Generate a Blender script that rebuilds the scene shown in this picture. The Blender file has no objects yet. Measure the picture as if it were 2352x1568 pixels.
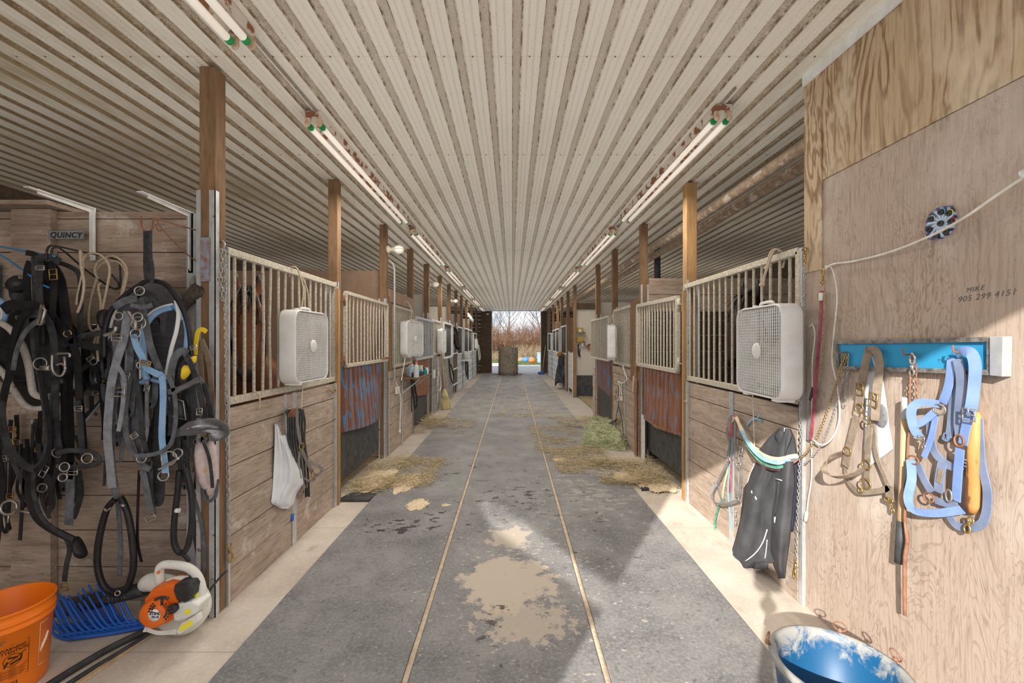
import bpy, math, random
from mathutils import Vector, Matrix, noise
C = bpy.context.scene
COL = C.collection
random.seed(7)

# ------------------------------------------------------------------ camera, sky, sun, exposure
F = 980.0; CX = 1176.0; CY = 784.0; EYE = 1.55
cam = bpy.data.cameras.new('camera'); camo = bpy.data.objects.new('camera', cam); COL.objects.link(camo)
camo.location = (0, 0, EYE); camo.rotation_euler = (math.pi/2, 0, 0)
cam.sensor_width = 36; cam.lens = 36*F/2352; cam.clip_start = .02; cam.clip_end = 400
C.camera = camo
w = bpy.data.worlds.new('sky'); C.world = w; w.use_nodes = True
nt = w.node_tree; nt.nodes.clear()
wo = nt.nodes.new('ShaderNodeOutputWorld'); bg = nt.nodes.new('ShaderNodeBackground')
tc = nt.nodes.new('ShaderNodeTexCoord'); mp = nt.nodes.new('ShaderNodeMapping'); mp.inputs['Scale'].default_value = (3, 3, 9)
nz = nt.nodes.new('ShaderNodeTexNoise'); nz.inputs['Scale'].default_value = 2.2; nz.inputs['Detail'].default_value = 8
cr = nt.nodes.new('ShaderNodeValToRGB')
cr.color_ramp.elements[0].position = .40; cr.color_ramp.elements[0].color = (.30, .42, .66, 1)
cr.color_ramp.elements[1].position = .60; cr.color_ramp.elements[1].color = (.95, .96, 1.0, 1)
nt.links.new(tc.outputs['Generated'], mp.inputs[0]); nt.links.new(mp.outputs[0], nz.inputs['Vector'])
nt.links.new(nz.outputs[0], cr.inputs[0]); nt.links.new(cr.outputs[0], bg.inputs[0]); nt.links.new(bg.outputs[0], wo.inputs[0])
bg.inputs[1].default_value = 1.0
sun = bpy.data.lights.new('sun', 'SUN'); sun.energy = 6.4; sun.angle = math.radians(.55); sun.color = (1, .955, .90)
suno = bpy.data.objects.new('sun', sun); COL.objects.link(suno)
SUN = Vector((.58, 1, -.54)).normalized()
suno.rotation_euler = SUN.to_track_quat('-Z', 'Y').to_euler(); suno.location = (-8, -14, 9)
vs = C.view_settings; vs.view_transform = 'Standard'; vs.look = 'None'; vs.exposure = 0.42; vs.gamma = 1; vs.use_curve_mapping = False
cy = C.cycles
cy.max_bounces = 6; cy.diffuse_bounces = 4; cy.glossy_bounces = 3; cy.transmission_bounces = 4; cy.transparent_max_bounces = 8
cy.sample_clamp_indirect = 4; cy.caustics_reflective = False; cy.caustics_refractive = False
cy.use_fast_gi = True; cy.fast_gi_method = 'ADD'
w.light_settings.distance = 3.6; w.light_settings.ao_factor = 0.50

# ------------------------------------------------------------------ helpers
ORG = {}
def W(px, py, Y): return Vector(((px-CX)*Y/F, Y, EYE-(py-CY)*Y/F))       # a point at distance Y
def onX(px, py, X):                                                     # a point on the plane x = X
    Y = X*F/(px-CX); return Vector((X, Y, EYE-(py-CY)*Y/F))
def G(px, py, z=0.0):                                                   # a point on the ground
    Y = (EYE-z)*F/(py-CY); return Vector(((px-CX)*Y/F, Y, z))
def tag(o, label=None, cat=None, group=None, kind=None):
    if label: o['label'] = label
    if cat: o['category'] = cat
    if group: o['group'] = group
    if kind: o['kind'] = kind
    return o
def thing(name, label, cat, loc=(0, 0, 0), group=None):
    o = bpy.data.objects.new(name, None); COL.objects.link(o); o.location = loc; o.empty_display_size = .1
    ORG[o.name] = Vector(loc); return tag(o, label, cat, group)
def dup(root, loc=None, rotz=None, label=None, group=None, scale=None):
    r = root.copy(); COL.objects.link(r)
    if loc is not None: r.location = loc
    if rotz is not None: r.rotation_euler = (0, 0, rotz)
    if scale: r.scale = scale
    if label: r['label'] = label
    if group: r['group'] = group
    for ch in list(root.children):
        c = ch.copy(); COL.objects.link(c); c.parent = r
        for g in ch.children:
            d = g.copy(); COL.objects.link(d); d.parent = c
    return r
def crom(pts, n=6, closed=False):
    P = [Vector(p) for p in pts]
    if len(P) < 3: return P
    out = []; N = len(P)
    rng = range(N) if closed else range(N-1)
    for i in rng:
        if closed: p0, p1, p2, p3 = P[(i-1) % N], P[i], P[(i+1) % N], P[(i+2) % N]
        else: p0, p1, p2, p3 = P[max(i-1, 0)], P[i], P[i+1], P[min(i+2, N-1)]
        for k in range(n):
            t = k/n; t2 = t*t; t3 = t2*t
            out.append(.5*((2*p1)+(p2-p0)*t+(2*p0-5*p1+4*p2-p3)*t2+(3*p1-p0-3*p2+p3)*t3))
    if not closed: out.append(P[-1])
    return out
class MB:
    def __init__(s): s.v = []; s.f = []; s.sm = []
    def add(s, v, f, smooth=False):
        b = len(s.v); s.v.extend([Vector(q) for q in v]); s.f.extend([tuple(i+b for i in q) for q in f]); s.sm.extend([smooth]*len(f)); return s
    def box(s, x0, x1, y0, y1, z0, z1, M=None):
        v = [Vector(q) for q in ((x0,y0,z0),(x1,y0,z0),(x1,y1,z0),(x0,y1,z0),(x0,y0,z1),(x1,y0,z1),(x1,y1,z1),(x0,y1,z1))]
        if M is not None: v = [M @ q for q in v]
        return s.add(v, [(0,3,2,1),(4,5,6,7),(0,1,5,4),(1,2,6,5),(2,3,7,6),(3,0,4,7)])
    def beam(s, a, b, w, h, up=(0, 0, 1)):
        a = Vector(a); b = Vector(b); d = b-a; L = d.length; d.normalize(); u = Vector(up); sd = d.cross(u)
        if sd.length < 1e-4: sd = d.cross(Vector((1, 0, 0)))
        sd.normalize(); u = sd.cross(d)
        v = [p+sd*i*w/2+u*j*h/2 for p in (a, b) for i, j in ((-1,-1),(1,-1),(1,1),(-1,1))]
        return s.add(v, [(0,1,2,3),(7,6,5,4),(0,4,5,1),(1,5,6,2),(2,6,7,3),(3,7,4,0)])
    def tube(s, pts, r, n=8, closed=False, caps=True, sq=1.0):
        P = [Vector(p) for p in pts]; N = len(P); R = r if isinstance(r, (list, tuple)) else [r]*N
        v = []; f = []; prev = None
        for i, p in enumerate(P):
            if closed: t = (P[(i+1) % N]-P[i-1])
            else: t = P[min(i+1, N-1)]-P[max(i-1, 0)]
            if t.length < 1e-9: t = Vector((0, 0, 1))
            t.normalize()
            if prev is None:
                a = t.cross(Vector((0, 0, 1)))
                if a.length < .05: a = t.cross(Vector((0, 1, 0)))
            else: a = prev-t*prev.dot(t)
            a.normalize(); prev = a; b = t.cross(a)
            for k in range(n):
                th = 2*math.pi*k/n; v.append(p+a*math.cos(th)*R[i]+b*math.sin(th)*R[i]*sq)
        for i in range(N if closed else N-1):
            j = (i+1) % N
            for k in range(n): f.append((i*n+k, i*n+(k+1) % n, j*n+(k+1) % n, j*n+k))
        s.add(v, f, True)
        if caps and not closed:
            b = len(s.v)-N*n
            s.f.append(tuple(b+k for k in range(n))[::-1]); s.sm.append(False)
            s.f.append(tuple(b+(N-1)*n+k for k in range(n))); s.sm.append(False)
        return s
    def strap(s, pts, wd, th=.004, nrm=(0, -1, 0), n=6, smooth=True, twist=0.0):
        P = crom(pts, n) if n > 1 else [Vector(p) for p in pts]
        N = len(P); v = []; f = []; nv = Vector(nrm).normalized(); ps = None
        for i, p in enumerate(P):
            t = P[min(i+1, N-1)]-P[max(i-1, 0)]
            if t.length < 1e-9: t = Vector((0, 0, 1))
            t.normalize(); sd = t.cross(nv)
            if sd.length < .25 and ps is not None: sd = ps-t*ps.dot(t)
            if sd.length < 1e-4: sd = t.cross(Vector((1, 0, .1)))
            sd.normalize()
            if ps is not None and sd.dot(ps) < 0: sd = -sd
            ps = sd; q = t.cross(sd)
            if twist: 
                a = twist*math.sin(i*.9); sd2 = sd*math.cos(a)+q*math.sin(a); q = t.cross(sd2); sd = sd2
            w_ = wd[min(i*len(wd)//N, len(wd)-1)] if isinstance(wd, (list, tuple)) else wd
            for a, b in ((-1,-1),(1,-1),(1,1),(-1,1)): v.append(p+sd*a*w_/2+q*b*th/2)
        for i in range(N-1):
            for k in range(4): f.append((i*4+k, i*4+(k+1) % 4, i*4+4+(k+1) % 4, i*4+4+k))
        f.append((0,1,2,3)); f.append((4*N-1,4*N-2,4*N-3,4*N-4))
        return s.add(v, f, False)
    def lathe(s, prof, c=(0, 0, 0), n=24, M=None, closed=False, ex=1.0, ey=1.0, smooth=True):
        c = Vector(c); v = []; f = []; N = len(prof)
        for r, z in prof:
            for k in range(n):
                th = 2*math.pi*k/n; q = Vector((r*ex*math.cos(th), r*ey*math.sin(th), z)); v.append(c+(M @ q if M is not None else q))
        for i in range(N if closed else N-1):
            j = (i+1) % N
            for k in range(n): f.append((i*n+k, i*n+(k+1) % n, j*n+(k+1) % n, j*n+k))
        s.add(v, f, smooth)
        if not closed:
            b = len(s.v)-N*n
            if prof[0][0] > 1e-6: s.f.append(tuple(b+k for k in range(n))[::-1]); s.sm.append(False)
            if prof[-1][0] > 1e-6: s.f.append(tuple(b+(N-1)*n+k for k in range(n))); s.sm.append(False)
        return s
    def ball(s, c, r, n=12, sc=(1, 1, 1), M=None):
        m = max(6, n//2+2); pr = [(r*math.sin(math.pi*i/m), -r*math.cos(math.pi*i/m)) for i in range(m+1)]
        pr[0] = (1e-4*r, -r); pr[-1] = (1e-4*r, r)
        S = Matrix.Diagonal(sc)
        return s.lathe(pr, c, n, (M @ S) if M is not None else S)
    def cyl(s, a, b, r, n=12): return s.tube([a, b], r, n)
    def prism(s, poly, d, smooth=False):                                  # closed 3d polygon pushed along d
        P = [Vector(p) for p in poly]; d = Vector(d); n = len(P)
        return s.add(P+[p+d for p in P], [tuple(range(n))[::-1], tuple(range(n, 2*n))]+[(i, (i+1) % n, n+(i+1) % n, n+i) for i in range(n)], smooth)
    def grid(s, fn, nu, nv, smooth=True, th=0):
        v = [fn(i/nu, j/nv) for i in range(nu+1) for j in range(nv+1)]
        f = [(i*(nv+1)+j, (i+1)*(nv+1)+j, (i+1)*(nv+1)+j+1, i*(nv+1)+j+1) for i in range(nu) for j in range(nv)]
        return s.add(v, f, smooth)
    def chain(s, pts, L=.035, wd=.02, r=.003, n=5):
        P = [Vector(p) for p in pts]; seg = []; acc = 0; cum = [0]
        for a, b in zip(P, P[1:]): cum.append(cum[-1]+(b-a).length)
        step = L-2.2*r; d = 0; k = 0
        while d+L <= cum[-1]+L*.5:
            def at(x):
                x = min(max(x, 0), cum[-1]-1e-6); i = max(j for j in range(len(cum)) if cum[j] <= x); i = min(i, len(P)-2)
                return P[i].lerp(P[i+1], (x-cum[i])/max(cum[i+1]-cum[i], 1e-9))
            a = at(d); b = at(d+L*.9); t = (b-a); 
            if t.length < 1e-6: break
            t.normalize(); c = at(d+L/2)
            sd = t.cross(Vector((0, -1, 0)))
            if sd.length < .1: sd = t.cross(Vector((1, 0, 0)))
            sd.normalize(); q = t.cross(sd)
            ang = math.radians(25 if k % 2 else 115); u = sd*math.cos(ang)+q*math.sin(ang)
            hl = L/2-wd/2; ring = []
            for e in range(5): th = math.pi*e/4; ring.append(c+t*(hl+math.sin(th)*(wd/2-r))+u*math.cos(th)*(wd/2-r))
            for e in range(5): th = math.pi+math.pi*e/4; ring.append(c+t*(-hl+math.sin(th)*(wd/2-r))+u*math.cos(th)*(wd/2-r))
            s.tube(ring, r, n, closed=True); d += step; k += 1
        return s
    def ring(s, c, R, r, nrm=(0, -1, 0), n=18, m=6, a0=0, a1=2*math.pi, ex=1.0):
        nv = Vector(nrm).normalized(); a = nv.cross(Vector((0, 0, 1)))
        if a.length < .05: a = nv.cross(Vector((1, 0, 0)))
        a.normalize(); b = nv.cross(a); full = abs(a1-a0-2*math.pi) < 1e-4
        N = n if full else n+1
        pts = [Vector(c)+a*math.cos(a0+(a1-a0)*i/n)*R*ex+b*math.sin(a0+(a1-a0)*i/n)*R for i in range(N)]
        return s.tube(pts, r, m, closed=full)
    def build(s, name, mat, parent=None, bevel=0, kind=None, label=None):
        org = ORG[parent.name] if parent is not None else Vector((0, 0, 0))
        me = bpy.data.meshes.new(name); me.from_pydata([tuple(q-org) for q in s.v], [], s.f)
        for p, k in zip(me.polygons, s.sm): p.use_smooth = k
        me.update(); o = bpy.data.objects.new(name, me); COL.objects.link(o)
        if mat: me.materials.append(mat)
        if parent is not None: o.parent = parent
        ORG[o.name] = org
        if bevel:
            b = o.modifiers.new('bevel', 'BEVEL'); b.width = bevel; b.segments = 2; b.limit_method = 'ANGLE'; b.angle_limit = .6
        if kind: o['kind'] = kind
        if label: o['label'] = label
        return o
    def solo(s, name, mat, label, cat, group=None, bevel=0, kind=None):    # a thing that is one mesh, origin at its base
        xs = [q.x for q in s.v]; ys = [q.y for q in s.v]; zs = [q.z for q in s.v]
        c = Vector(((min(xs)+max(xs))/2, (min(ys)+max(ys))/2, min(zs)))
        s.v = [q-c for q in s.v]; o = s.build(name, mat, None, bevel); o.location = c; ORG[o.name] = c
        return tag(o, label, cat, group, kind)
def struct(o): o['kind'] = 'structure'; return o
def text_mesh(txt, size, depth=.0004, shear=0.0, bold=0.0, space=1.0):
    cu = bpy.data.curves.new('lettering', 'FONT'); cu.body = txt; cu.size = size; cu.extrude = depth; cu.shear = shear; cu.offset = bold
    cu.space_character = space; cu.align_x = 'CENTER'; cu.align_y = 'CENTER'
    o = bpy.data.objects.new('lettering', cu); COL.objects.link(o)
    me = bpy.data.meshes.new_from_object(o.evaluated_get(bpy.context.evaluated_depsgraph_get()))
    v = [q.co.copy() for q in me.vertices]; f = [tuple(p.vertices) for p in me.polygons]
    bpy.data.objects.remove(o); bpy.data.curves.remove(cu); bpy.data.meshes.remove(me)
    return v, f
def add_text(mb, txt, size, M, **k):
    v, f = text_mesh(txt, size, **k); mb.add([M @ q for q in v], f); return mb
def basis(o, x, y):                                                      # a matrix with given x and y axes at point o
    x = Vector(x).normalized(); z = x.cross(Vector(y)).normalized(); y = z.cross(x)
    M = Matrix((x, y, z)).transposed().to_4x4(); M.translation = Vector(o); return M

# ------------------------------------------------------------------ materials
def mat(name, col, rough=.7, metal=0.0, col2=None, scale=8, detail=4, stretch=(1, 1, 1), bump=0.0, bscale=None, lo=.35, hi=.65,
        coords='Object', spec=.4, col3=None, s3=40, lo3=.6, hi3=.66, sheen=0, trans=0, alpha=1.0, emit=None):
    m = bpy.data.materials.new(name); m.use_nodes = True; n = m.node_tree; b = n.nodes['Principled BSDF']
    b.inputs['Roughness'].default_value = rough; b.inputs['Metallic'].default_value = metal; b.inputs['Specular IOR Level'].default_value = spec
    b.inputs['Base Color'].default_value = (*col, 1)
    if trans: b.inputs['Transmission Weight'].default_value = trans
    if alpha < 1: b.inputs['Alpha'].default_value = alpha
    if sheen: b.inputs['Sheen Weight'].default_value = sheen
    if emit: b.inputs['Emission Color'].default_value = (*emit[0], 1); b.inputs['Emission Strength'].default_value = emit[1]
    L = n.links.new
    if coords == 'World':
        g = n.nodes.new('ShaderNodeNewGeometry'); src = g.outputs['Position']
    else:
        g = n.nodes.new('ShaderNodeTexCoord'); src = g.outputs['Object']
    mp = n.nodes.new('ShaderNodeMapping'); mp.inputs['Scale'].default_value = stretch; L(src, mp.inputs[0]); V = mp.outputs[0]
    last = None
    if col2:
        t = n.nodes.new('ShaderNodeTexNoise'); t.inputs['Scale'].default_value = scale; t.inputs['Detail'].default_value = detail; t.inputs['Roughness'].default_value = .6
        L(V, t.inputs['Vector']); r = n.nodes.new('ShaderNodeValToRGB'); e = r.color_ramp.elements
        e[0].position = lo; e[0].color = (*col, 1); e[1].position = hi; e[1].color = (*col2, 1)
        L(t.outputs[0], r.inputs[0]); last = r.outputs[0]
    if col3:
        t3 = n.nodes.new('ShaderNodeTexNoise'); t3.inputs['Scale'].default_value = s3; t3.inputs['Detail'].default_value = 3; L(V, t3.inputs['Vector'])
        r3 = n.nodes.new('ShaderNodeMapRange'); r3.inputs[1].default_value = lo3; r3.inputs[2].default_value = hi3; L(t3.outputs[0], r3.inputs[0])
        mx = n.nodes.new('ShaderNodeMix'); mx.data_type = 'RGBA'; L(r3.outputs[0], mx.inputs[0])
        if last: L(last, mx.inputs[6])
        else: mx.inputs[6].default_value = (*col, 1)
        mx.inputs[7].default_value = (*col3, 1); last = mx.outputs[2]
    if last: L(last, b.inputs['Base Color'])
    if bump:
        tb = n.nodes.new('ShaderNodeTexNoise'); tb.inputs['Scale'].default_value = bscale or scale*3; tb.inputs['Detail'].default_value = 4; L(V, tb.inputs['Vector'])
        bu = n.nodes.new('ShaderNodeBump'); bu.inputs['Strength'].default_value = min(bump, 1); bu.inputs['Distance'].default_value = .01
        L(tb.outputs[0], bu.inputs['Height']); L(bu.outputs[0], b.inputs['Normal'])
    return m
class NB:                                                                # small node-building helper for the bigger materials
    def __init__(s, name, rough=.8, spec=.3):
        s.m = bpy.data.materials.new(name); s.m.use_nodes = True; s.n = s.m.node_tree; s.b = s.n.nodes['Principled BSDF']
        s.b.inputs['Roughness'].default_value = rough; s.b.inputs['Specular IOR Level'].default_value = spec
        s.pos = s.n.nodes.new('ShaderNodeNewGeometry').outputs['Position']
        sp = s.n.nodes.new('ShaderNodeSeparateXYZ'); s.n.links.new(s.pos, sp.inputs[0]); s.x, s.y, s.z = sp.outputs
    def put(s, sock, val):
        if isinstance(val, bpy.types.NodeSocket): s.n.links.new(val, sock)
        elif isinstance(val, tuple) and len(val) == 3 and sock.type == 'RGBA': sock.default_value = (*val, 1)
        else: sock.default_value = val
    def math(s, op, a, b=0.0, c=0.0, clamp=False):
        m = s.n.nodes.new('ShaderNodeMath'); m.operation = op; m.use_clamp = clamp; s.put(m.inputs[0], a); s.put(m.inputs[1], b); s.put(m.inputs[2], c); return m.outputs[0]
    def vec(s, sx=1, sy=1, sz=1, loc=(0, 0, 0), src=None):
        m = s.n.nodes.new('ShaderNodeMapping'); m.inputs['Scale'].default_value = (sx, sy, sz); m.inputs['Location'].default_value = loc
        s.n.links.new(src or s.pos, m.inputs[0]); return m.outputs[0]
    def noise(s, v, scale, detail=4, rough=.55, dist=0):
        t = s.n.nodes.new('ShaderNodeTexNoise'); s.put(t.inputs['Vector'], v); t.inputs['Scale'].default_value = scale
        t.inputs['Detail'].default_value = detail; t.inputs['Roughness'].default_value = rough; t.inputs['Distortion'].default_value = dist; return t.outputs[0]
    def rng(s, v, a, b, c=0.0, d=1.0):
        m = s.n.nodes.new('ShaderNodeMapRange'); s.put(m.inputs[0], v)
        for i, q in enumerate((a, b, c, d)): s.put(m.inputs[1+i], q)
        return m.outputs[0]
    def mix(s, f, a, b):
        m = s.n.nodes.new('ShaderNodeMix'); m.data_type = 'RGBA'; s.put(m.inputs[0], f); s.put(m.inputs[6], a); s.put(m.inputs[7], b); return m.outputs[2]
    def bump(s, h, st=.5, dist=.01):
        b = s.n.nodes.new('ShaderNodeBump'); b.inputs['Strength'].default_value = st; b.inputs['Distance'].default_value = dist
        s.n.links.new(h, b.inputs['Height']); s.n.links.new(b.outputs[0], s.b.inputs['Normal'])
    def done(s, col): s.put(s.b.inputs['Base Color'], col); return s.m

def wood(name, a, b, dark, along='y', ring=3.0, fine=60, grime=.5, pale=None):
    N = NB(name, .85, .2); st = {'x': (.12, 1, 1), 'y': (1, .12, 1), 'z': (1, 1, .12)}[along]
    v = N.vec(*st); g = N.noise(v, ring*6, 5, .6, .4); f = N.noise(v, fine, 3, .7)
    c = N.mix(N.rng(g, .3, .7), a, b); c = N.mix(N.rng(f, .48, .72, 0, .55), c, dark)
    bl = N.noise(N.vec(1, 1, 1), 2.3, 4); c = N.mix(N.rng(bl, .5, .75, 0, grime), c, dark)
    if pale: c = N.mix(N.rng(N.noise(N.vec(1, 1, 1, (3, 9, 2)), 5, 6, .7), .58, .68, 0, .6), c, pale)
    N.bump(f, .5, .004); return N.done(c)
M = {}
M['plank'] = wood('weathered_plank', (.46,.365,.29), (.32,.245,.185), (.12,.08,.055), 'y', 3, 70, .4, (.60,.52,.44))
M['plank_x'] = wood('weathered_plank_across', (.44,.34,.26), (.27,.195,.145), (.10,.07,.05), 'x', 3, 70, .55, (.56,.49,.41))
M['post'] = wood('brown_timber', (.26,.155,.085), (.17,.10,.055), (.08,.05,.03), 'z', 3, 60, .55)
M['post_new'] = wood('orange_timber', (.45,.27,.12), (.33,.19,.085), (.16,.095,.05), 'z', 3, 60, .5)
M['board_dark'] = wood('dark_board', (.13,.088,.06), (.085,.058,.04), (.04,.03,.02), 'x', 3, 50, .5)
# plywood with wandering rings
def ply(name, a, b, c_pale, sc=1.0, contrast=.5, sx=1.0, mul=19, lw=.20, pl=.52):
    N = NB(name, .8, .25); v = N.vec(1*sx, 1*sx, .22)
    n1 = N.noise(v, 6.5*sc, 4, .55, 1.2); rings = N.math('FRACT', N.math('MULTIPLY', n1, mul)); tri = N.math('ABSOLUTE', N.math('SUBTRACT', rings, .5))
    line = N.math('MULTIPLY', N.rng(tri, .02, lw, contrast, 0), N.rng(N.noise(N.vec(1, 1, .4, (1, 5, 9)), 3.3, 3), .35, .62, .15, 1)); c = N.mix(line, a, b)
    f = N.noise(N.vec(1, 1, .06), 90, 3, .7); c = N.mix(N.rng(f, .48, .72, 0, .5), c, b)
    p = N.noise(N.vec(1, 1, .5, (4, 2, 7)), 2.6, 6, .65); c = N.mix(N.rng(p, pl, pl+.2, 0, .75), c, c_pale)
    d = N.noise(N.vec(1, 1, 1), 120, 2); c = N.mix(N.rng(d, .72, .76, 0, .7), c, (.12,.08,.05))
    N.bump(f, .25, .003); return N.done(c)
M['ply'] = ply('weathered_plywood', (.44,.345,.275), (.22,.15,.11), (.60,.525,.455), 1.0, .75)
M['ply_up'] = ply('ringed_plywood', (.50,.37,.235), (.24,.15,.08), (.70,.61,.46), .42, 1.3, 1.0, 12, .30, .50)
M['ply_in'] = ply('stall_plywood', (.27,.18,.125), (.17,.11,.075), (.36,.24,.16), 1.0, .4)
M['ply_pale'] = ply('pale_plywood', (.50,.45,.38), (.38,.33,.27), (.60,.56,.48), 1.0, .3)
M['shade_board'] = wood('shade_darkened_board', (.07,.05,.038), (.045,.033,.026), (.02,.016,.012), 'x', 3, 50, .5)  # board colour darkened to carry the shade inside the right stall
M['galv'] = mat('galvanised_steel', (.50,.52,.53), .42, .55, (.66,.68,.68), 12, col3=(.30,.20,.13), s3=25, lo3=.66, hi3=.72)
M['rail'] = mat('dusty_painted_steel', (.40,.35,.27), .7, .1, (.60,.55,.45), 55, bump=.5, bscale=120, col3=(.24,.17,.11), s3=90, lo3=.62, hi3=.70)
M['rail_white'] = mat('white_painted_steel', (.68,.68,.66), .5, .1, (.55,.54,.50), 30, col3=(.3,.2,.12), s3=25, lo3=.62, hi3=.7)
M['rust'] = mat('rusty_steel', (.23,.10,.055), .8, .2, (.36,.19,.12), 14, bump=.3)
M['rust_blue'] = mat('rusty_blue_sheet', (.19,.085,.06), .75, .15, (.25,.13,.10), 10, col3=(.06,.25,.45), s3=48, lo3=.55, hi3=.60, stretch=(1,1.3,.14), bump=.2)
M['rust_red'] = mat('rusty_red_sheet', (.21,.085,.05), .75, .15, (.30,.155,.105), 10, col3=(.17,.22,.30), s3=40, lo3=.58, hi3=.62, stretch=(1,1.3,.22), bump=.2)
M['black_rubber'] = mat('black_rubber', (.035,.036,.038), .6, 0, (.07,.07,.07), 12, bump=.2)
M['dark_gap'] = mat('dark_hollow', (.02,.018,.016), .9)
M['wire_black'] = mat('black_enamel', (.02,.02,.022), .4, .1, (.05,.045,.04), 30)
M['white'] = mat('white_enamel', (.74,.74,.72), .45, 0, (.62,.60,.55), 15, col3=(.3,.2,.12), s3=70, lo3=.72, hi3=.75)
M['fan_white'] = mat('dusty_white_plastic', (.78,.78,.77), .4, 0, (.68,.66,.62), 7, col3=(.35,.27,.2), s3=90, lo3=.71, hi3=.75)
M['fan_dusty'] = mat('beige_dust_plastic', (.60,.54,.47), .7, 0, (.50,.44,.37), 9)
M['cord_white'] = mat('white_cord', (.74,.72,.66), .55, 0, (.58,.53,.45), 18)
M['rope'] = mat('natural_rope', (.55,.45,.33), .85, 0, (.42,.33,.23), 60, bump=.4, bscale=200)
M['brass'] = mat('brass', (.62,.43,.16), .35, .85, (.45,.30,.12), 30)
M['chrome'] = mat('dull_chrome', (.66,.65,.62), .28, .85, (.45,.42,.38), 25)
M['chain'] = mat('galvanised_chain', (.55,.55,.52), .4, .6, (.36,.33,.29), 40)
M['chain_gold'] = mat('brassy_chain', (.56,.42,.22), .4, .7, (.40,.28,.15), 40)
# ------------------------------------------------------------------ the setting
CEIL = 3.10; XL = -1.67; XR = 1.70; END = 21.0
# floor: concrete with three runs of rubber matting on it
def concrete():
    N = NB('worn_concrete', .75, .3)
    a = N.noise(N.pos, 3, 6, .6); c = N.mix(N.rng(a, .35, .65), (.60,.53,.45), (.47,.405,.335))
    f = N.noise(N.pos, 45, 4, .7); c = N.mix(N.rng(f, .5, .75, 0, .5), c, (.72,.66,.58))
    d = N.noise(N.vec(1, .5, 1), 7, 5); c = N.mix(N.rng(d, .58, .7, 0, .5), c, (.33,.25,.18))
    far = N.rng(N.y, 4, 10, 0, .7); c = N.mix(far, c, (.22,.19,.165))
    # saw joints across every 1.35 m
    j = N.math('ABSOLUTE', N.math('SUBTRACT', N.math('FRACT', N.math('DIVIDE', N.y, 1.42)), .5)); c = N.mix(N.rng(j, .002, .005, .4, 0), c, (.25,.20,.15))
    N.bump(f, .35, .004); return N.done(c)
def rubber():
    N = NB('worn_rubber', .55, .5)
    a = N.noise(N.pos, 2.2, 6, .65); c = N.mix(N.rng(a, .32, .68), (.10,.10,.105), (.25,.243,.237))
    f = N.noise(N.pos, 55, 5, .75); c = N.mix(N.rng(f, .45, .70, 0, .65), c, (.36,.345,.33))
    k = N.noise(N.vec(1, 1, 1, (5, 3, 0)), 26, 4, .7); c = N.mix(N.rng(k, .60, .66, 0, .6), c, (.075,.075,.078))
    # pale trodden sawdust patch and small damp spots, places of their own on the mats
    def blob(cx, cy_, rx, ry, amp, sc, col, st):
        nonlocal c
        u = N.math('DIVIDE', N.math('SUBTRACT', N.x, cx), rx); v = N.math('DIVIDE', N.math('SUBTRACT', N.y, cy_), ry)
        r = N.math('SQRT', N.math('ADD', N.math('MULTIPLY', u, u), N.math('MULTIPLY', v, v)))
        r = N.math('ADD', r, N.math('MULTIPLY', N.math('SUBTRACT', N.noise(N.pos, sc, 6, .7), .5), amp)); c = N.mix(N.rng(r, .85, 1.0, st, 0), c, col)
    blob(-.03, 2.72, .30, .30, 2.2, 6, (.50,.42,.33), .92); blob(-.02, 3.35, .16, .22, 2.5, 9, (.46,.39,.31), .8)
    blob(.08, 2.34, .26, .16, 4.2, 16, (.47,.39,.31), .75)
    def spots(cx, cy_, rx, ry, sc, th, col, st, seed=0):
        nonlocal c
        u = N.math('DIVIDE', N.math('SUBTRACT', N.x, cx), rx); v = N.math('DIVIDE', N.math('SUBTRACT', N.y, cy_), ry)
        r = N.math('SQRT', N.math('ADD', N.math('MULTIPLY', u, u), N.math('MULTIPLY', v, v)))
        f_ = N.math('SUBTRACT', N.noise(N.vec(.6, 1, 1, (seed, seed*2, 0)), sc, 3, .6), N.math('MULTIPLY', r, .09)); c = N.mix(N.rng(f_, th, th+.012, 0, st), c, col)
    spots(.05, 4.15, .45, .6, 15, .56, (.035,.032,.032), .95); spots(-.62, 3.68, .28, .3, 13, .55, (.03,.028,.028), .95, 3)
    spots(-.98, 3.55, .2, .15, 14, .50, (.03,.028,.028), .95, 5); spots(.75, 3.9, .4, .9, 14, .61, (.035,.03,.03), .9, 7)
    spots(-.10, 2.28, .1, .2, 18, .55, (.06,.045,.035), .9, 9); spots(-.8, 5.3, .7, 1.2, 9, .61, (.035,.032,.032), .9, 2)
    spots(.1, 3.0, 1.0, 1.6, 40, .60, (.46,.41,.34), .8, 4); spots(.8, 4.4, .5, .6, 14, .52, (.42,.38,.33), .5, 8)
    straw = N.noise(N.vec(.5, 3, 1), 6, 5, .7); c = N.mix(N.math('MULTIPLY', N.rng(straw, .58, .66), N.rng(N.y, 5, 8, 0, .8)), c, (.33,.25,.15))
    dk = N.noise(N.vec(.35, 2.4, 1, (2, 5, 0)), 5, 5, .7); c = N.mix(N.math('MULTIPLY', N.rng(dk, .53, .6), N.rng(N.y, 8, 12, 0, .8)), c, (.05,.045,.045))
    N.put(N.b.inputs['Roughness'], N.rng(f, .3, .7, .38, .7))
    N.bump(f, .5, .004); return N.done(c)
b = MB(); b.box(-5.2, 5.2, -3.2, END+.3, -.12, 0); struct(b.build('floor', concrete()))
RUB = rubber(); mats = [('left', -1.37, -.500), ('middle', -.470, .420), ('right', .450, 1.275)]
lab = {'left': 'long grey rubber mat run along the left stalls, left of the sand-filled seams',
       'middle': 'long grey rubber mat run down the middle of the aisle with a pale sawdust patch',
       'right': 'long grey rubber mat run along the right stalls, crossed by low sunlight'}
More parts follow.
